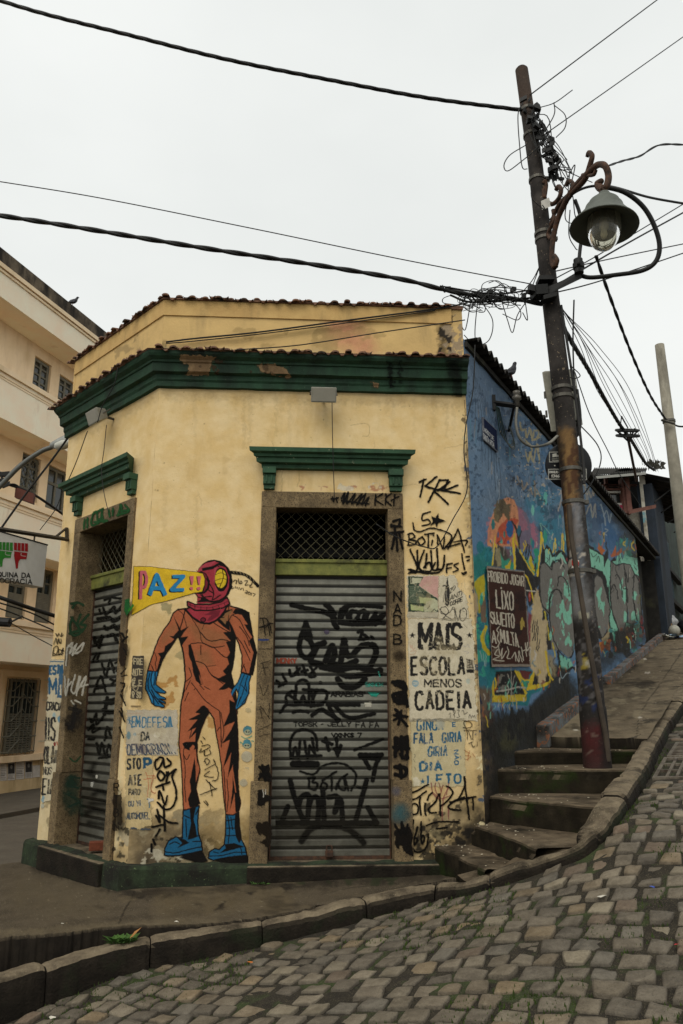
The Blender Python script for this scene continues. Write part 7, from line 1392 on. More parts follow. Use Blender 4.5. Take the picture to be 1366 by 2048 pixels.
sr.build('ring', M_CAB, SPL); MB().tube([cs+np.array([0, 0, -.1]), at(1273, 962, 14.0)], .024, 6).build('rod', M_IRON, SPL); MB().tube([at(1243, 832, 12.3), at(1240, 858, 12.3)], .01, 5).tube([at(1243, 832, 12.3), at(1256, 856, 12.3)], .01, 5).build('hanger', M_CAB, SPL)
# wires on the facade
def fwire(pts, r, label, grp='wires on the facade', surf=None, off=.03):
    P = smooth_path([WF.px(x, y, off) if x > 318 or surf == 'f' else WC.px(x, y, off) for x, y in pts], 10); o = MB().tube(P, r, 5).build('wire', M_CAB, None, True, loc=P[0]); return tag(o, label, 'wire', grp)
fwire([(332, 684), (390, 677), (520, 664), (700, 640), (870, 618), (935, 606)], .009, 'double wire crossing the parapet from the chamfer corner', off=.04); fwire([(332, 687), (390, 682), (520, 668), (700, 645), (870, 621)], .006, 'wire crossing the parapet just under the double wire', off=.04)
fwire([(470, 700), (600, 690), (760, 665), (930, 640)], .006, 'lower wire crossing the parapet down to the cornice tiles', off=.24); fwire([(318, 689), (306, 702), (296, 712)], .008, 'short wire bending over the chamfer corner of the parapet', off=.03)
fwire([(664, 803), (665, 870), (667, 940), (669, 1000)], .004, 'thin wire hanging from the front floodlight down to the lintel', off=.19); fwire([(213, 850), (208, 900), (203, 940), (208, 985), (217, 1025)], .004, 'thin wire hanging from the side floodlight over the left hood', off=.19)
fwire([(175, 862), (150, 930), (125, 985), (110, 1020), (80, 1060)], .005, 'thin stay wire running from the cornice toward the hanging sign', off=.12); fwire([(236, 735), (228, 770), (205, 812), (195, 845)], .005, 'thin wire draped over the left cornice', off=.24)
cable([(950, 690, 7.0), (946, 780, 6.98), (932, 850, 6.97), (928, 905, 6.96), (934, 980, 6.96), (905, 1040, 6.94), (875, 1092, 6.92), (850, 1094, 6.92), (795, 1075, 6.9), (752, 1048, 6.9)], .006, 'slack wire hanging along the corner and looping over the right jamb', k=8)
# ---------------------------------------------------------------- FLOODLIGHTS
def flood(c, d, n, label):
    t = thing('floodlight', label, 'floodlight', c, 'floodlights under the cornice'); c = np.array(c); up_ = np.array([0, 0, 1.])
    out_ = n*.92-up_*.38; out_ /= np.linalg.norm(out_); vv = np.cross(d, out_); vv /= np.linalg.norm(vv)
    def q(a, b, e): return c+d*a+vv*b+out_*e
    s = 1 if vv[2] > 0 else -1
    MB().hexa([q(-.10, -.05, -.03), q(.10, -.05, -.03), q(.10, .05, -.03), q(-.10, .05, -.03), q(-.125, -.075, .09), q(.125, -.075, .09), q(.125, .075, .09), q(-.125, .075, .09)]).build('housing', plain('pale_grey_housing', '#8f8c80', .5, .1), t, bevel=.008)
    MB().hexa([q(-.11, -.062, .085), q(.11, -.062, .085), q(.11, .062, .085), q(-.11, .062, .085), q(-.11, -.062, .094), q(.11, -.062, .094), q(.11, .062, .094), q(-.11, .062, .094)]).build('lens', plain('floodlight_lens', '#8f8b7e', .25, 0, .9, 10, 0), t)
    MB().tube([q(0, 0, -.02), q(0, 0, -.02)-n*.14], .014, 6).tube([q(.13, 0, .03), q(.13, .03*s, -.06), q(-.13, .03*s, -.06), q(-.13, 0, .03)], .008, 5).build('arm', M_ZINC, t)
flood(WF.px(647, 790, .16), WF.d, WF.n, 'grey floodlight under the cornice above the front door'); flood(WC.px(200, 832, .16), WC.d, WC.n, 'grey floodlight under the cornice above the left door')
# ---------------------------------------------------------------- WALL BRACKET and plaque on the side wall
M_BRK = plain('black_iron', '#1c1b19', .6)
BKT = thing('wall_bracket', 'black iron wall bracket with a white insulator and loose green wires', 'wall bracket', WB.px(990, 815, .05))
wp_ = lambda x, y, o: WB.px(x, y, o)
b0 = wp_(987, 806, .0); ins = b0+WB.n*.52+np.array([0, 0, .02]); dn = b0-np.array([0, 0, .42])
tip = at(1036, 812, b0[1]-.12); dn = WB.px(1022, 858, 0)
MB().tube([b0, tip], .032, 4).tube([tip+(b0-tip)*.15, WB.px(1018, 862, .01)], .018, 5).box(b0, .04, .06, .18).build('arm', M_BRK, BKT)
MB().lathe([(.001, .16), (.04, .15), (.045, .11), (.03, .1), (.05, .085), (.05, .05), (.03, .04), (.03, -.03), (.001, -.03)], at(1034, 808, b0[1]-.12), 14).build('insulator', plain('grey_ceramic', '#5c5850', .3), BKT, True)
MB().tube(smooth_path([at(1034, 815, b0[1]-.13), at(1032, 850, b0[1]-.13), at(1042, 880, b0[1]-.1), at(1065, 893, b0[1]-.0), at(1095, 888, 7.5), at(1115, 872, 7.6)], 8), .016, 6).build('cable', plain('grey_cable', '#77756c', .5), BKT, True)
w_ = MB()
for k in range(4):
    x = 992+k*2; w_.tube(smooth_path([wp_(x, 812+k, .05), wp_(x+4+k*2, 840+k*6, .06), wp_(x+10+k*3, 868+k*7, .06), wp_(1022+k*2, 890+k*3, .06), wp_(1026+k, 872+k*4, .06), wp_(1020-k, 852, .06)], 6), .005, 4)
w_.build('loose_wire', plain('green_wire', '#1f2f25', .5), BKT)
PLQ = thing('street_name_plaque', 'small dark blue enamel street-name plaque on the blue wall', 'plaque', WB.px(976, 870, .02))
MB().wbox(WB.p, .44, .875, 4.345, 4.61, .0, .026).build('plate_frame', plain('grey_plate_rim', '#5d6068', .8), PLQ); MB().wbox(WB.p, .455, .86, 4.36, 4.595, .01, .03).build('plate', plain('navy_enamel', '#18203a', .85, spec=.05), PLQ)
decal('lettering', s_blue, (961, 836, 992, 904), lambda p: (p.z(0, 0, 1), p.text('LARGO DE', [(966, 852), (988, 874), (988, 881), (966, 861)], .9, '#b9bcc0', .25), p.text('SANTA RITA', [(966, 866), (988, 886), (988, 895), (966, 877)], .9, '#b9bcc0', .25)), PLQ, .034, .4, M_SPR)
# ---------------------------------------------------------------- HANGING SIGN and left street things
SGN = thing('hanging_sign', 'white light-box sign with green and red fists and the words ESQUINA DA DEMOCRACIA', 'sign', at(40, 1130, 7.3))
pv0 = np.array([0, 0, 0]); q0 = at(95, 1095, 7.6); q1 = at(0, 1080, 7.0); dS = (q0-q1); dS[2] = 0; dS /= np.linalg.norm(dS)
nS = np.array([dS[1], -dS[0], 0]); nS = nS if nS[1] < 0 else -nS
oS = q0.copy()
def sp(x, y, o=0): return hit(x, y, oS+nS*o, nS)
zt = sp(95, 1091)[2]; zb = sp(91, 1176)[2]; ue = (sp(95, 1091)-oS)@dS
def sb(u, z, o): p = oS+dS*u+nS*o; return np.array([p[0], p[1], z])
MB().wbox(sb, -2.1, ue, zb, zt, -.14, 0).build('panel', mat('sign_white', '#c9c5bd', '#bfbab1', 3, .5, .05, 40, stain='#a9a396', stain_scale=2, stain_at=(.55, .8)), SGN, bevel=.004)
MB().wbox(sb, -2.1, ue+.004, zt, zt+.012, -.145, .004).build('top_edge', M_BRK, SGN)
def s_sign(X, Y, l): return on_plane(X, Y, oS+nS*l, nS)
ZG = (0, 860, 4.653)
def sign_art(p):
    p.rough = .1; p.z(*ZG); g = '#3d8a3a'; r = '#a3272b'
    for (ox, c) in ((0, g), (146, r)):
        for k in range(4): x = -9+ox+k*34-(0 if ox == 0 else 5); p.poly([(x, 1040+k*2+(8 if ox else 0)), (x+27, 1042+k*2+(8 if ox else 0)), (x+26, 1115+k*4+(6 if ox else 0)), (x-2, 1112+k*4+(6 if ox else 0))], c)
        o = ox-18; p.poly([(o-2+8, 1120+ox*.06), (o+128, 1135+ox*.06), (o+118, 1190+ox*.08), (o+62, 1190+ox*.08), (o+46, 1205+ox*.1), (o+38, 1270+ox*.12), (o+22, 1275+ox*.12), (o-2+6, 1165+ox*.06)], c)
        p.st([(o+70, 1135+ox*.06), (o+68, 1155+ox*.06), (o+84, 1163+ox*.06), (o+112, 1166+ox*.06)], 5, '#c9c5bd')
    k_ = '#1d1c1a'; p.text('ESQUINA DA', [(-108, 1318), (282, 1334), (280, 1376), (-108, 1358)], 8, k_, .34); p.text('DEMOCRACIA', [(-150, 1374), (298, 1392), (297, 1434), (-150, 1414)], 8, k_, .3)
decal('sign_print', s_sign, (-34, 1076, 96, 1172), sign_art, SGN, .004, .5, M_SPR)
BAR = thing('sign_bracket', 'dark metal bar bracket carrying the hanging sign from the corner of the building', 'sign bracket', WC.px(133, 1075, .02))
wj = cp(-1.86, 3.55, 0); barz = wj[2]
t1 = WC.px(135, 1079, .02); t0 = at(-20, 1055, t1[1]-1.2)
MB().tube([t1, t0], .022, 4).tube([WC.px(133, 1056, .02), WC.px(134, 1082, .02)], .02, 4).tube([WC.px(132, 1057, .03), at(110, 1075, t1[1]-.15)], .014, 5).tube([at(70, 1067, t1[1]-.5), at(68, 1085, 7.45)], .01, 5).build('bar', plain('sign_bar_iron', '#3d362b', .7, .2), BAR)
SL = thing('street_light', 'grey curved-arm street light reaching in front of the cream building', 'street light', at(-20, 980, 9.0))
MB().tube(smooth_path([at(-40, 1010, 9), at(0, 972, 9), at(40, 932, 9), (at(80, 904, 9)), at(104, 894, 9)], 8), .032, 8).build('arm', plain('grey_lamp_arm', '#5f615d', .45, .3), SL, True)
hd = [at(100, 890, 9), at(138, 878, 9)]
hm = MB().lathe([(.001, 0), (.04, .02), (.065, .12), (.085, .25), (.075, .40), (.03, .48), (.001, .49)], at(99, 893, 9), 18, axis=(at(140, 880, 9)-at(99, 893, 9))); hm.build('lamp_head', plain('grey_lamp_head', '#8f918c', .4, .2), SL, True)
MB().lathe([(.001, 0), (.05, .03), (.065, .12), (.05, .24), (.001, .3)], at(108, 895, 8.97), 14, axis=(at(140, 882, 9)-at(99, 895, 9))).build('lamp_lens', plain('lamp_lens', '#b9b9ae', .3), SL, True)
for q, r, l in [([(-20, 960, 9.5), (20, 970, 9.6), (60, 985, 9.8), (100, 1010, 10), (128, 1030, 10.3)], .018, 'thick dark cable crossing under the curved street light'), ([(140, 870, 8.4), (100, 925, 8.4), (50, 990, 8.4), (0, 1060, 8.4), (-20, 1090, 8.4)], .012, 'steep dark cable falling left past the curved street light'), ([(-20, 1188, 9.5), (20, 1202, 9.6), (60, 1216, 9.8), (110, 1232, 10)], .028, 'thick cable passing just below the hanging sign'), ([(-20, 1200, 9.5), (60, 1225, 9.8), (110, 1250, 10)], .010, 'upper thin cable of the set below the hanging sign'), ([(-20, 1210, 9.5), (40, 1232, 9.8), (110, 1262, 10)], .009, 'lower thin cable of the set below the hanging sign'), ([(20, 1245, 9.5), (60, 1268, 9.8), (105, 1292, 10)], .006, 'thinnest slanting wire low beside the corner'), ([(-20, 985, 9.5), (25, 968, 9.6), (50, 985, 9.8)], .010, 'short arched cable at the left edge')]: cable(q, r, l, 'cables on the left side street')
tag(MB().tube(smooth_path([at(-20, 1243, 9.5), at(5, 1244, 9.5), at(20, 1245, 9.5)], 4), .06, 10).tube([at(20, 1245, 9.5), at(45, 1232, 9.6)], .012, 5).build('splice_block', M_CAB, None, loc=at(0, 1243, 9.5)), 'black cable splice sleeve at the left edge under the sign', 'cable splice')
tag(MB().box(at(50, 992, 9.7), .26, .08, .14, dx=(1, .1, -.35)).build('splice_block', plain('rust_red_box', '#5a2f22', .7), None, loc=at(50, 992, 9.7)), 'small rust-red junction box on the cable under the street light', 'junction box')
jb = MB(); r3 = random.Random(4)
for k in range(10): jb.box(at(r3.uniform(-5, 14), r3.uniform(945, 975), 9.4), .09, .05, .05, dx=(1, .3, r3.uniform(-1, 1)))
tag(jb.build('cable_clamp', M_CAB, None, loc=at(5, 960, 9.4)), 'cluster of black cable clamps at the left edge by the street light arm', 'cable clamps')
# brick at the left shutter, padlock
bk = cp(-.78, .36, -.12)
tag(MB().box(bk+np.array([0, -.0, .03]), .2, .1, .075, dx=(1, .3, 0)).build('brick', plain('red_brick', '#6d3a26', .9, 0, .7, 40, .4), None, loc=bk, bevel=.006), 'loose red brick lying against the foot of the left shutter', 'brick')
pk = WF.p(-.1, .385, -.12); tag(MB().box(pk, .07, .04, .05).tube(smooth_path([pk+np.array([-.022, 0, .02]), pk+np.array([-.02, 0, .06]), pk+np.array([.02, 0, .06]), pk+np.array([.022, 0, .02])], 5), .006, 6).build('padlock', M_IRON, None, loc=pk, bevel=.006), 'rusty padlock hanging at the foot of the front shutter', 'padlock')
# ---------------------------------------------------------------- HOUSE up the street
UH = thing('hillside_house', 'shabby house up the street with peeling pillar, pink beam, small window and corrugated canopy', 'house', WB.p(15.5, 3, .3))
M_PEEL = mat('peeling_whitewash', '#b9b4a4', '#9c968a', 5, .9, .5, 30, stain='#6f6a5c', stain_scale=2, stain_at=(.5, .64), speck='#5d8a94', speck_scale=2.5, speck_at=(.58, .64))
M_NAVY = mat('dark_blue_render', '#2a323c', '#22282f', 3, .9, .5, 30, stain='#18191a', stain_scale=1.4, stain_at=(.48, .68), vert=True)
M_PINK = mat('red_oxide_beam', '#6d4a40', '#573a32', 8, .8, .3, 40)
HY = 18.6
def hp(x, y, dy=0): return at(x, y, HY+dy)
def quadbox(x0, y0, x1, y1, d0, d1): # box with its front on the plane y=HY+d0
    P = []
    for d_ in (d0, d1):
        a = hp(x0, y1, d0); b = hp(x1, y0, d0); P.append((a[0], b[0], a[2], b[2], HY+d_))
    (xa, xb, za, zb, ya), (_, _, _, _, yb) = P
    return [(xa, ya, za), (xb, ya, za), (xb, yb, za), (xa, yb, za), (xa, ya, zb), (xb, ya, zb), (xb, yb, zb), (xa, yb, zb)]
MB().hexa(quadbox(1180, 1020, 1278, 1340, .3, 4)).build('wall', M_PEEL, UH)
MB().hexa([hp(1310, 1280), hp(1321, 1280), hp(1321, 1280, .5), hp(1310, 1280, .5), hp(1277, 948), hp(1289, 948), hp(1289, 948, .5), hp(1277, 948, .5)]).build('pillar', M_PEEL, UH)
MB().hexa(quadbox(1180, 950, 1276, 1030, 1.6, 1.8)).build('dark_void', M_DARK, UH)
MB().hexa(quadbox(1250, 955, 1258, 1026, -.05, .2)).hexa([hp(1256, 1026, -.1), hp(1266, 1026, -.1), hp(1266, 1026, .1), hp(1256, 1026, .1), hp(1249, 955, -.1), hp(1256, 955, -.1), hp(1256, 955, .1), hp(1249, 955, .1)]).hexa([hp(1258, 1028, -.3), hp(1312, 1016, -1.0), hp(1312, 1016, -.8), hp(1258, 1028, -.1), hp(1258, 1020, -.3), hp(1312, 1009, -1.0), hp(1312, 1009, -.8), hp(1258, 1020, -.1)]).hexa(quadbox(1198, 968, 1274, 971, .2, .3)).hexa(quadbox(1212, 952, 1215, 980, .2, .3)).build('beam', M_PINK, UH)
wn = MB()
for a in ((1216, 982, 1250, 986), (1216, 1006, 1250, 1010), (1216, 986, 1219, 1006), (1247, 986, 1250, 1006)): wn.hexa(quadbox(*a, .1, .3))
wf = wn.build('window', plain('white_window_frame', '#b9b6ac', .6), UH); MB().hexa(quadbox(1219, 986, 1247, 1006, .2, .25)).build('pane', M_GLAS, wf)
MB().hexa(quadbox(1212, 976, 1254, 980, .05, .3)).hexa(quadbox(1250, 980, 1253, 1020, .05, .3)).build('window_surround', M_PINK, UH)
MB().hexa(quadbox(1240, 1010, 1252, 1020, .08, .2)).build('hanging_cloth', plain('red_cloth', '#a32a4a', .8), UH)
def corr_sheet(A, B, Cc, D, n, amp):
    rows = []
    for t in (0, .5, 1):
        a = A*(1-t)+D*t; b = B*(1-t)+Cc*t; rows.append([a*(1-u)+b*u+np.array([0, 0, amp*math.cos(u*n*2*math.pi)]) for u in np.linspace(0, 1, n*6+1)])
    return MB().grid(rows)
cr1 = corr_sheet(hp(1180, 952, -.6), hp(1292, 944, -.6), hp(1296, 936, 3), hp(1190, 936, 3), 26, .03); cr1.build('roof', M_ROOF, UH)
MB().hexa([hp(1186, 958, -.6), hp(1292, 949, -.6), hp(1292, 949, -.4), hp(1186, 958, -.4), hp(1186, 953, -.6), hp(1292, 944, -.6), hp(1292, 944, -.4), hp(1186, 953, -.4)]).build('roof_edge', plain('white_fascia', '#8d8d87', .7), UH)
vt = [hp(1222+k*64/12, 946-10*math.sin(math.pi*k/12), .5) for k in range(13)]; MB().grid([[tuple(v) for v in vt], [tuple(v+np.array([0, 2.5, 0])) for v in vt]]).build('barrel_roof', M_ROOF, UH)
MB().grid([[tuple(hp(1212+k*3.5, 972+2*math.sin(k*1.6), -.1)) for k in range(13)], [tuple(hp(1212+k*3.5, 972+2*math.sin(k*1.6), .4)) for k in range(13)]]).build('awning', M_ROOF, UH)
# dark blue flank continuing along the pavement
n_ = lambda s_, z, o: WB.p(s_, z, o)
MB().wbox(n_, 13.25, 15.2, 1.5, 7.25, -.25, .12).build('flank_wall', M_NAVY, UH)
MB().wbox(n_, 15.2, 27, 2, 7.9, -3, -.15).build('far_wall', mat('soot_green_wall', '#3c463f', '#2d332f', 3, .9, .4, 30, stain='#6f8f7c', stain_scale=1.5, stain_at=(.58, .72), vert=True), UH)
wd = MB().wbox(n_, 15.8, 17.6, 4.6, 6.6, -.15, -.10).build('window', M_BRK, UH); MB().wbox(n_, 15.9, 17.5, 4.7, 6.5, -.12, -.09).build('pane', plain('blue_dusk_glass', '#27424f', .3), wd)
MB().wbox(n_, 15.3, 18.9, 4.5, 4.62, -.1, .05).wbox(n_, 15.3, 18.9, 5.4, 5.5, -.1, .05).build('rail', M_BRK, UH)
cn = corr_sheet(n_(13.1, 7.52, -.1), n_(17.5, 7.15, -.1), n_(17.9, 7.05, .42), n_(13.2, 7.25, .66), 14, .02); cn.build('canopy', M_ROOF, UH)
for s_ in (13.3, 14.5, 15.8, 17.2): MB().tube([n_(s_, 7.44-.08*(s_-13.1), .05), n_(s_, 7.2-.04*(s_-13), .6)], .022, 5).tube([n_(s_, 6.75, .13), n_(s_+.4, 7.16-.04*(s_-13), .5)], .02, 5).build('canopy_brace', M_BRK, UH)
MB().wbox(n_, 27, 29, 1, 9, -4, 8).build('end_wall', mat('far_street_wall', '#4d4a42', '#3b3933', 2, .9, .3, 30, stain='#5d7a68', stain_scale=.6, stain_at=(.55, .6)), UH)
wdp = MB(); rw = random.Random(8)
for k in range(60):
    c_ = hp(1312+rw.uniform(-16, 14), 936+rw.uniform(-7, 5), -.5); a = rw.uniform(0, 6.28); wdp.add([c_, c_+np.array([math.cos(a)*.12, 0, .12*math.sin(a)+.05]), c_+np.array([math.cos(a)*.05, .03, .16])], [(0, 1, 2)])
M_LEAF = mat('weed_leaf', '#3d5a22', '#2c451a', 20, .8, 0)
tag(wdp.build('roof_weed', plain('dry_roof_weed', '#34332b', .9), None, loc=hp(1312, 938, -.5)), 'dark weeds sprouting on the roof edge of the house up the street', 'weeds')
# ---------------------------------------------------------------- CONCRETE POLE
CPL = thing('concrete_pole', 'plain grey concrete pole rising at the right edge beyond the kerb', 'utility pole', at(1372, 1300, 12.0))
pt, pb = at(1319, 690, 12.0), at(1398, 1330, 12.0)
MB().tube([pb-np.array([0, 0, .6]), pb, pt*.5+pb*.5, pt], [.125, .12, .10, .078], 20).build('pole', mat('grey_concrete', '#8a8577', '#767164', 6, .9, .4, 60, stain='#4f4b42', stain_scale=2, stain_at=(.52, .7), vert=True), CPL, True)
MB().tube([at(1325, 840, 11.85)+np.array([-.02, 0, 0]), at(1350, 848, 11.85)], .02, 6).lathe([(.09, -.02), (.105, -.02), (.105, .02), (.09, .02)], at(1338, 843, 12.0), 20).build('clamp', M_ZINC, CPL)
# ---------------------------------------------------------------- STORM DRAINS
M_CAST = mat('cast_iron_grate', '#6d6558', '#574f44', 20, .6, .4, 70, .3, stain='#3b3026', stain_scale=6, stain_at=(.5, .68))
def on_road(s_, t, dz=0): q = WB.p(s_, 0, t); return np.array([q[0], q[1], float(rz(q[0], q[1]))+dz])
def grate_at(s0, t0, L, W, label, slots):
    c = on_road(s0+L/2, t0+W/2, .02); t = thing('storm_drain', label, 'storm drain', c, 'storm drain grates by the kerb'); fr = MB(); b = MB()
    P = lambda a, o, z=0: on_road(s0+a, t0+o, .022+z)
    def bar(mb, a0, a1, o0, o1): mb.hexa([P(a0, o0, -.05), P(a1, o0, -.05), P(a1, o1, -.05), P(a0, o1, -.05), P(a0, o0), P(a1, o0), P(a1, o1), P(a0, o1)])
    bar(fr, 0, L, 0, .035); bar(fr, 0, L, W-.035, W); bar(fr, 0, .035, .035, W-.035); bar(fr, L-.035, L, .035, W-.035); fr.build('drain_frame', M_CAST, t)
    n, m = slots
    for k in range(1, n): a = .035+(L-.07)*k/n; bar(b, a-.012, a+.012, .035, W-.035)
    for k in range(1, m): o = .035+(W-.07)*k/m; bar(b, .035, L-.035, o-.013, o+.013)
    b.build('grate', M_CAST, t); MB().add([P(.02, .02, -.045), P(L-.02, .02, -.045), P(L-.02, W-.02, -.045), P(.02, W-.02, -.045)], [(0, 1, 2, 3)]).build('pit', M_DARK, t)
sg, tg_ = GR
grate_at(sg, tg_, .84, .66, 'square iron drain grate with short slots nearest the camera', (3, 7)); grate_at(sg+.90, tg_+.02, .80, .64, 'iron drain grate with long slots just uphill of the nearer grate', (9, 2))
# ---------------------------------------------------------------- RUBBISH at the top of the pavement
def pav(s_, t, dz=0): q = WB.p(s_, 0, t); return np.array([q[0], q[1], pavz(s_)+dz])
def blob(c, r, sq=(1, 1, 1), seed=0, n=14, amp=.25):
    mb = MB(); rows = []
    for i in range(n+1):
        th = math.pi*i/n; row = []
        for j in range(2*n+1):
            ph = math.pi*j/n; d = np.array([math.sin(th)*math.cos(ph), math.sin(th)*math.sin(ph), math.cos(th)])
            k = 1+amp*(fbm(np.array([d[0]*2+seed*3]), np.array([d[1]*2+d[2]*2.3]), seed)[0]-.5)*2; row.append(tuple(np.array(c)+d*r*k*np.array(sq)))
        rows.append(row)
    return mb.grid(rows)
def pavpx(x, y): # point on the raised pavement plane
    d = ray(x, y); n = np.array([-WB.d[0]*.18, -WB.d[1]*.18, 1.0]); p0 = pav(1.85, 0); return CAM+d*(((p0-CAM)@n)/(d@n))
PLS = plain('white_plastic', '#98968a', .4)
rb = pavpx(1352, 1262); dd = lambda x, y: pavpx(x, y)
s0 = (pavpx(1330, 1270)-CR)@WB.d
def tr_(o, l, c, ): return tag(o, l, c, 'rubbish heaped at the top of the pavement')
c1 = pavpx(1340, 1262); tr_(blob(c1+np.array([0, 0, .22]), .2, (1, 1, .9), 3).build('rubbish_bag', mat('clear_bag', '#9a9a98', '#77787a', 9, .3, .4, 12), None, True, loc=c1), 'grey translucent plastic rubbish bag on top of the heap', 'rubbish bag')
c2 = pavpx(1346, 1272); tr_(blob(c2+np.array([0, -.1, .12]), .135, (1, 1, 1), 5, amp=.04).build('white_drum', PLS, None, True, loc=c2), 'round cream plastic drum in the middle of the rubbish heap', 'container')
c3 = pavpx(1366, 1268); tr_(blob(c3+np.array([.1, 0, .18]), .2, (1, 1, .8), 8).build('rubbish_bag', plain('black_bag', '#17171a', .35), None, True, loc=c3), 'black rubbish bag at the right edge of the heap', 'rubbish bag')
c4 = pavpx(1334, 1266); tr_(MB().box(c4+np.array([0, .05, .12]), .22, .2, .24, dx=(1, .5, .1), dz=(.2, 0, 1)).build('cardboard_box', plain('brown_cardboard', '#8a6a45', .9), None, loc=c4, bevel=.005), 'crushed brown cardboard box at the left of the rubbish heap', 'box')
for k, (x, y, l) in enumerate([(1334, 1280, 'flat white sheet of paper at the left foot of the heap'), (1345, 1277, 'crumpled white newspaper sheet in front of the drum'), (1356, 1278, 'bluish plastic sheet at the right front of the heap')]):
    c = pavpx(x, y); v = []; r5 = random.Random(k); m = MB(); m.grid([[tuple(c+np.array([a*.08, b*.06, .03+r5.uniform(0, .09)])) for a in range(-2, 3)] for b in range(-2, 3)]); tr_(m.build('paper_sheet', [PLS, PLS, plain('blue_plastic_sheet', '#7f93a6', .4)][k], None, loc=c), l, 'paper')
c6 = pavpx(1326, 1277); tr_(MB().tube(smooth_path([c6+np.array([.25, .1, .02]), c6+np.array([.02, .25, .03]), c6+np.array([-.12, .1, .02]), c6+np.array([-.1, -.15, .02]), c6+np.array([.2, -.2, .02]), c6+np.array([.6, -.1, .03]), c6+np.array([1.1, .1, .2])], 8), .014, 6).build('hose', plain('blue_hose', '#1f2f6b', .4), None, True, loc=c6), 'dark blue hose curling out of the rubbish heap', 'hose')
# ---------------------------------------------------------------- PIGEONS
M_PIG = mat('pigeon_feathers', '#3c3d40', '#2a2a2d', 30, .7, .1, 60)
def pigeon(c, h, s, label, upright=.5):
    c = np.array(c); h = np.array(h, float); h /= np.linalg.norm(h); w = np.cross(h, (0, 0, 1)); u = np.array([0, 0, 1.])
    t = thing('pigeon', label, 'pigeon', c, 'pigeons on the roofs')
    ax = [(-.20, .03, .012), (-.12, .055, .03), (-.05, .09, .058), (.03, .115, .066), (.08, .145, .052), (.105, .185, .033), (.125, .215, .033), (.145, .225, .026), (.16, .222, .012), (.185, .212, .004)]
    P = [c+(h*a*(1-upright*.25)+u*(b+max(a, 0)*upright*.5))*s for a, b, r in ax]; MB().tube(smooth_path(P, 3), np.interp(np.linspace(0, 1, (len(ax)-1)*3+1), np.linspace(0, 1, len(ax)), [r*s for a, b, r in ax]), 10).build('body', M_PIG, t, True)
    for sg in (-1, 1):
        q = [c+(h*a+w*sg*b+u*z)*s for a, b, z in ((.06, .055, .14), (.0, .07, .11), (-.12, .045, .06), (-.2, .015, .035), (-.08, .062, .055), (.03, .065, .075))]; MB().add(q, [(0, 1, 5), (1, 4, 5), (1, 2, 4), (2, 3, 4)]).build('wing', plain('pigeon_wing', '#4a4b50', .7), t)
    MB().tube([c+(w*.02+u*.06)*s, c+w*.02*s], .006*s, 5).tube([c+(w*-.02+u*.06)*s, c+w*-.02*s], .006*s, 5).build('leg', plain('pigeon_leg', '#7a3b30', .7), t)
rp = AP.px(145, 611, PO+.02); pigeon((rp[0], rp[1], zr), (.8, .3, 0), .8, 'small dark pigeon perched on the mouldy roof edge of the cream building')
bs_ = WB.px(1022, 756, .13); pigeon((bs_[0], bs_[1], bs_[2]-.0), (.75, .4, 0), .72, 'dark pigeon perched on the corrugated roof of the blue building', .9)
# ---------------------------------------------------------------- WEEDS and small litter
def weed(c, n, h, seed, label):
    m = MB(); r = random.Random(seed)
    for k in range(n):
        a = r.uniform(0, 6.28); l = h*r.uniform(.5, 1.1); w = l*r.uniform(.14, .24); up_ = r.uniform(.4, 1.1); b = np.array(c)+np.array([r.uniform(-.07, .07), r.uniform(-.04, .04), -.01]); d = np.array([math.cos(a), math.sin(a), up_]); d /= np.linalg.norm(d); sd_ = np.array([-math.sin(a), math.cos(a), .2])
        P = [b, b+d*l*.5+sd_*w, b+d*l*1.0-np.array([0, 0, l*.2]), b+d*l*.5-sd_*w]; m.add(P, [(0, 1, 2, 3)])
    return tag(m.build('weed', M_LEAF, None, loc=c), label, 'weed', 'weeds along the kerb')
k1 = gnd(245, 1882, .07); weed(k1, 70, .10, 1, 'largest green weed tuft in the kerb joint with a dry leaf'); weed(gnd(215, 1958, -.17), 30, .06, 2, 'low weed tuft at the kerb foot below the largest tuft'); weed(gnd(1000, 1812, .16), 24, .05, 3, 'tiny weed at the kerb foot left of the curve')
weed(WF.p(-.7, .21, .13), 40, .05, 4, 'low weeds at the foot of the plinth beside the front door'); weed(gnd(1160, 1612, .83)+np.array([0, .0, -.02]), 30, .07, 6, 'mossy weeds on the outer end of the third step'); weed(gnd(345, 1935, -.1), 18, .05, 7, 'sparse weed under the second kerb stone')
tag(MB().add([k1+np.array([.06, -.05, .03]), k1+np.array([.09, -.08, .05]), k1+np.array([.13, -.02, .09]), k1+np.array([.08, .0, .06])], [(0, 1, 2, 3)]).build('dry_leaf', plain('dry_leaf_brown', '#9a6a3a', .8), None, loc=k1), 'dry orange leaf lying in the weed tuft on the kerb', 'leaf')
lit = random.Random(12); LM = [plain('paper_scrap', '#bdb8aa', .8), plain('orange_scrap', '#a8622c', .8), plain('grey_scrap', '#8a877e', .8)]
def scrap(c, sz, m, label, k):
    r = random.Random(k); c = np.array(c); P = [c+np.array([math.cos(a)*sz*r.uniform(.4, 1), math.sin(a)*sz*r.uniform(.3, .7), .004+r.uniform(0, .012)]) for a in np.linspace(0, 6.28, 7)[:-1]]; return tag(MB().add(P, [tuple(range(6))]).build('litter', m, None, loc=c), label, 'litter', 'scraps of litter on the ground')
def pvw(x, y):
    z = .15
    for _ in range(20):
        p = gnd(x, y, z); z = .6*z+.4*(.17+.03*p[0]); 
    return gnd(x, y, z+.012)
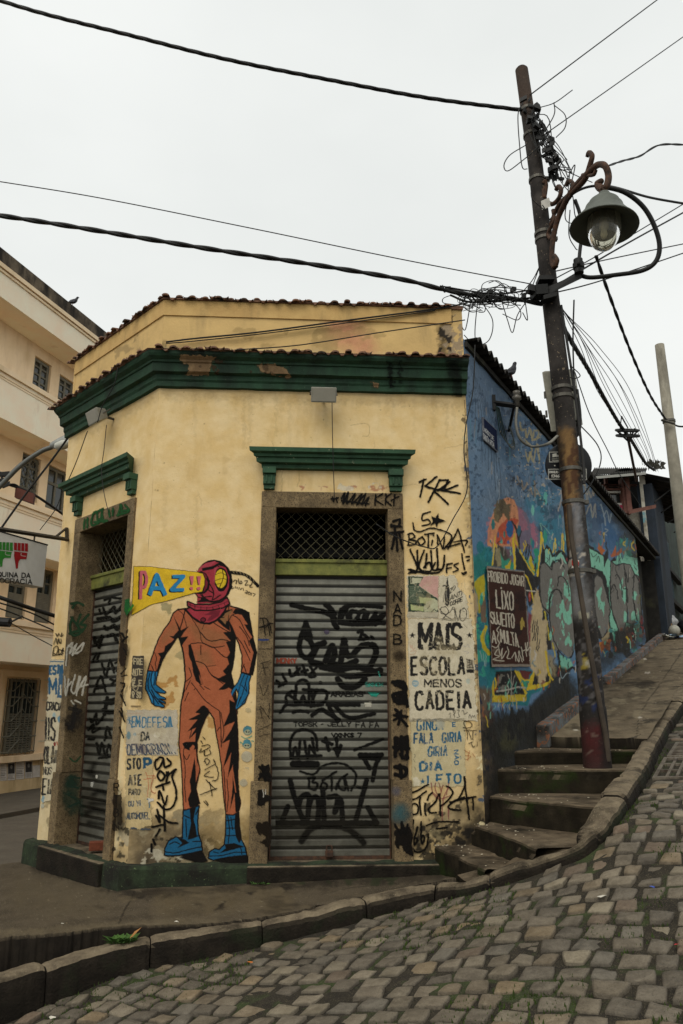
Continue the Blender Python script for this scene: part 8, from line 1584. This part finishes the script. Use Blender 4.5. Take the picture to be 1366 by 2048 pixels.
scrap(pvw(333, 1775), .06, LM[0], 'thin white paper strip on the pavement below the painted boots', 1); scrap(pvw(352, 1846), .022, LM[0], 'small white crumb at the pavement edge near the kerb', 2); scrap(pvw(340, 1788), .03, LM[2], 'pale scrap beside the thin paper strip', 3); scrap(pvw(95, 1752), .016, LM[1], 'orange cigarette end on the left pavement', 4); scrap(pvw(650, 1790), .02, LM[0], 'pale scrap on the pavement before the front door', 5); scrap(pvw(125, 1850), .014, LM[0], 'white speck on the left pavement edge', 6)
scrap(gpt(1205, 1802)+np.array([0, 0, .02]), .05, LM[0], 'white crumbled paper on the cobbles right of centre', 7); scrap(gpt(105, 2045)+np.array([0, 0, .02]), .035, LM[0], 'white plastic scrap on the cobbles at the lower left', 8); scrap(gpt(500, 1932)+np.array([0, 0, .015]), .03, LM[1], 'brown leaf scrap at the kerb foot in the middle', 9); scrap(gpt(1305, 1785)+np.array([0, 0, .02]), .025, plain('blue_scrap', '#2f4a9c', .5), 'blue plastic splinter on the cobbles at the right', 10); scrap(gpt(1355, 1902)+np.array([0, 0, .02]), .018, plain('red_scrap', '#a8242c', .5), 'red bottle cap on the cobbles at the right edge', 11)
r9 = random.Random(31); cm = MB()
for i in range(5):
    for k in range(22):
        t = r9.random()**2; f = r9.random(); a0 = np.array(A[i][:2]); a1 = np.array(A[min(i+1, 5)][:2]); b0_ = np.array(Bp[i][:2]); b1_ = np.array(Bp[min(i+1, 5)][:2]); q = (a0*(1-t)+b0_*t)*(1-f*.8)+(a1*(1-t)+b1_*t)*f*.8; s_ = r9.uniform(.003, .008)
        cm.box((q[0], q[1], Zs[i]+s_*.3), s_*2, s_*1.4, s_*.6, dx=(1, r9.uniform(-1, 1), 0))
o = cm.build('paint_flakes', plain('paint_flake', '#b5ab94', .9)); o['kind'] = 'stuff'

# ---------------------------------------------------------------- LIGHT, SKY, CAMERA
SUN_EL, SUN_AZ = 52, 200           # soft overcast light from behind the camera, a little to the left
W = bpy.data.worlds.new('World'); SC.world = W; W.use_nodes = True; nt = W.node_tree; nt.nodes.clear()
sky = nd(nt, 'ShaderNodeTexSky'); sky.sky_type = 'NISHITA'; sky.sun_disc = False; sky.sun_elevation = math.radians(SUN_EL); sky.sun_rotation = math.radians(SUN_AZ)
sky.air_density = 2.0; sky.dust_density = 6.0
hs = nd(nt, 'ShaderNodeHueSaturation'); hs.inputs['Saturation'].default_value = .12; nt.links.new(sky.outputs[0], hs.inputs['Color'])
b1_ = nd(nt, 'ShaderNodeBackground'); b1_.inputs[1].default_value = .05; nt.links.new(hs.outputs[0], b1_.inputs[0])
tcw = nd(nt, 'ShaderNodeTexCoord'); cn_ = noise(nt, tcw.outputs['Generated'], 1.3, 5, .5, (1, 1, 2.2)); cc = mix(nt, ramp(nt, cn_, .3, .7), (.76, .79, .765), (.95, .97, .94))
b2_ = nd(nt, 'ShaderNodeBackground'); b2_.inputs[1].default_value = .82; nt.links.new(cc, b2_.inputs[0])
ad = nd(nt, 'ShaderNodeAddShader'); nt.links.new(b1_.outputs[0], ad.inputs[0]); nt.links.new(b2_.outputs[0], ad.inputs[1])
wo = nd(nt, 'ShaderNodeOutputWorld'); nt.links.new(ad.outputs[0], wo.inputs[0])
sl = bpy.data.lights.new('Sun', 'SUN'); sl.energy = 1.0; sl.angle = math.radians(35); sl.color = (1, .93, .80); so = bpy.data.objects.new('sun_light', sl); COL.objects.link(so)
el, az = math.radians(SUN_EL), math.radians(SUN_AZ); dirv = Vector((math.sin(az)*math.cos(el), math.cos(az)*math.cos(el), math.sin(el))); so.rotation_euler = dirv.to_track_quat('Z', 'Y').to_euler(); so.location = (0, -5, 12)
cam = bpy.data.cameras.new('Camera'); co = bpy.data.objects.new('camera', cam); COL.objects.link(co); co.location = tuple(CAM); co.rotation_euler = (math.pi/2+PIT, 0, 0)
cam.sensor_fit = 'HORIZONTAL'; cam.sensor_width = 36; cam.lens = F/1366*36; cam.clip_start = .05; cam.clip_end = 2000; SC.camera = co
SC.view_settings.view_transform = 'Standard'; SC.view_settings.look = 'None'; SC.view_settings.exposure = 0; SC.view_settings.gamma = 1
SC.cycles.max_bounces = 6; SC.cycles.transparent_max_bounces = 12; SC.cycles.use_denoising = True
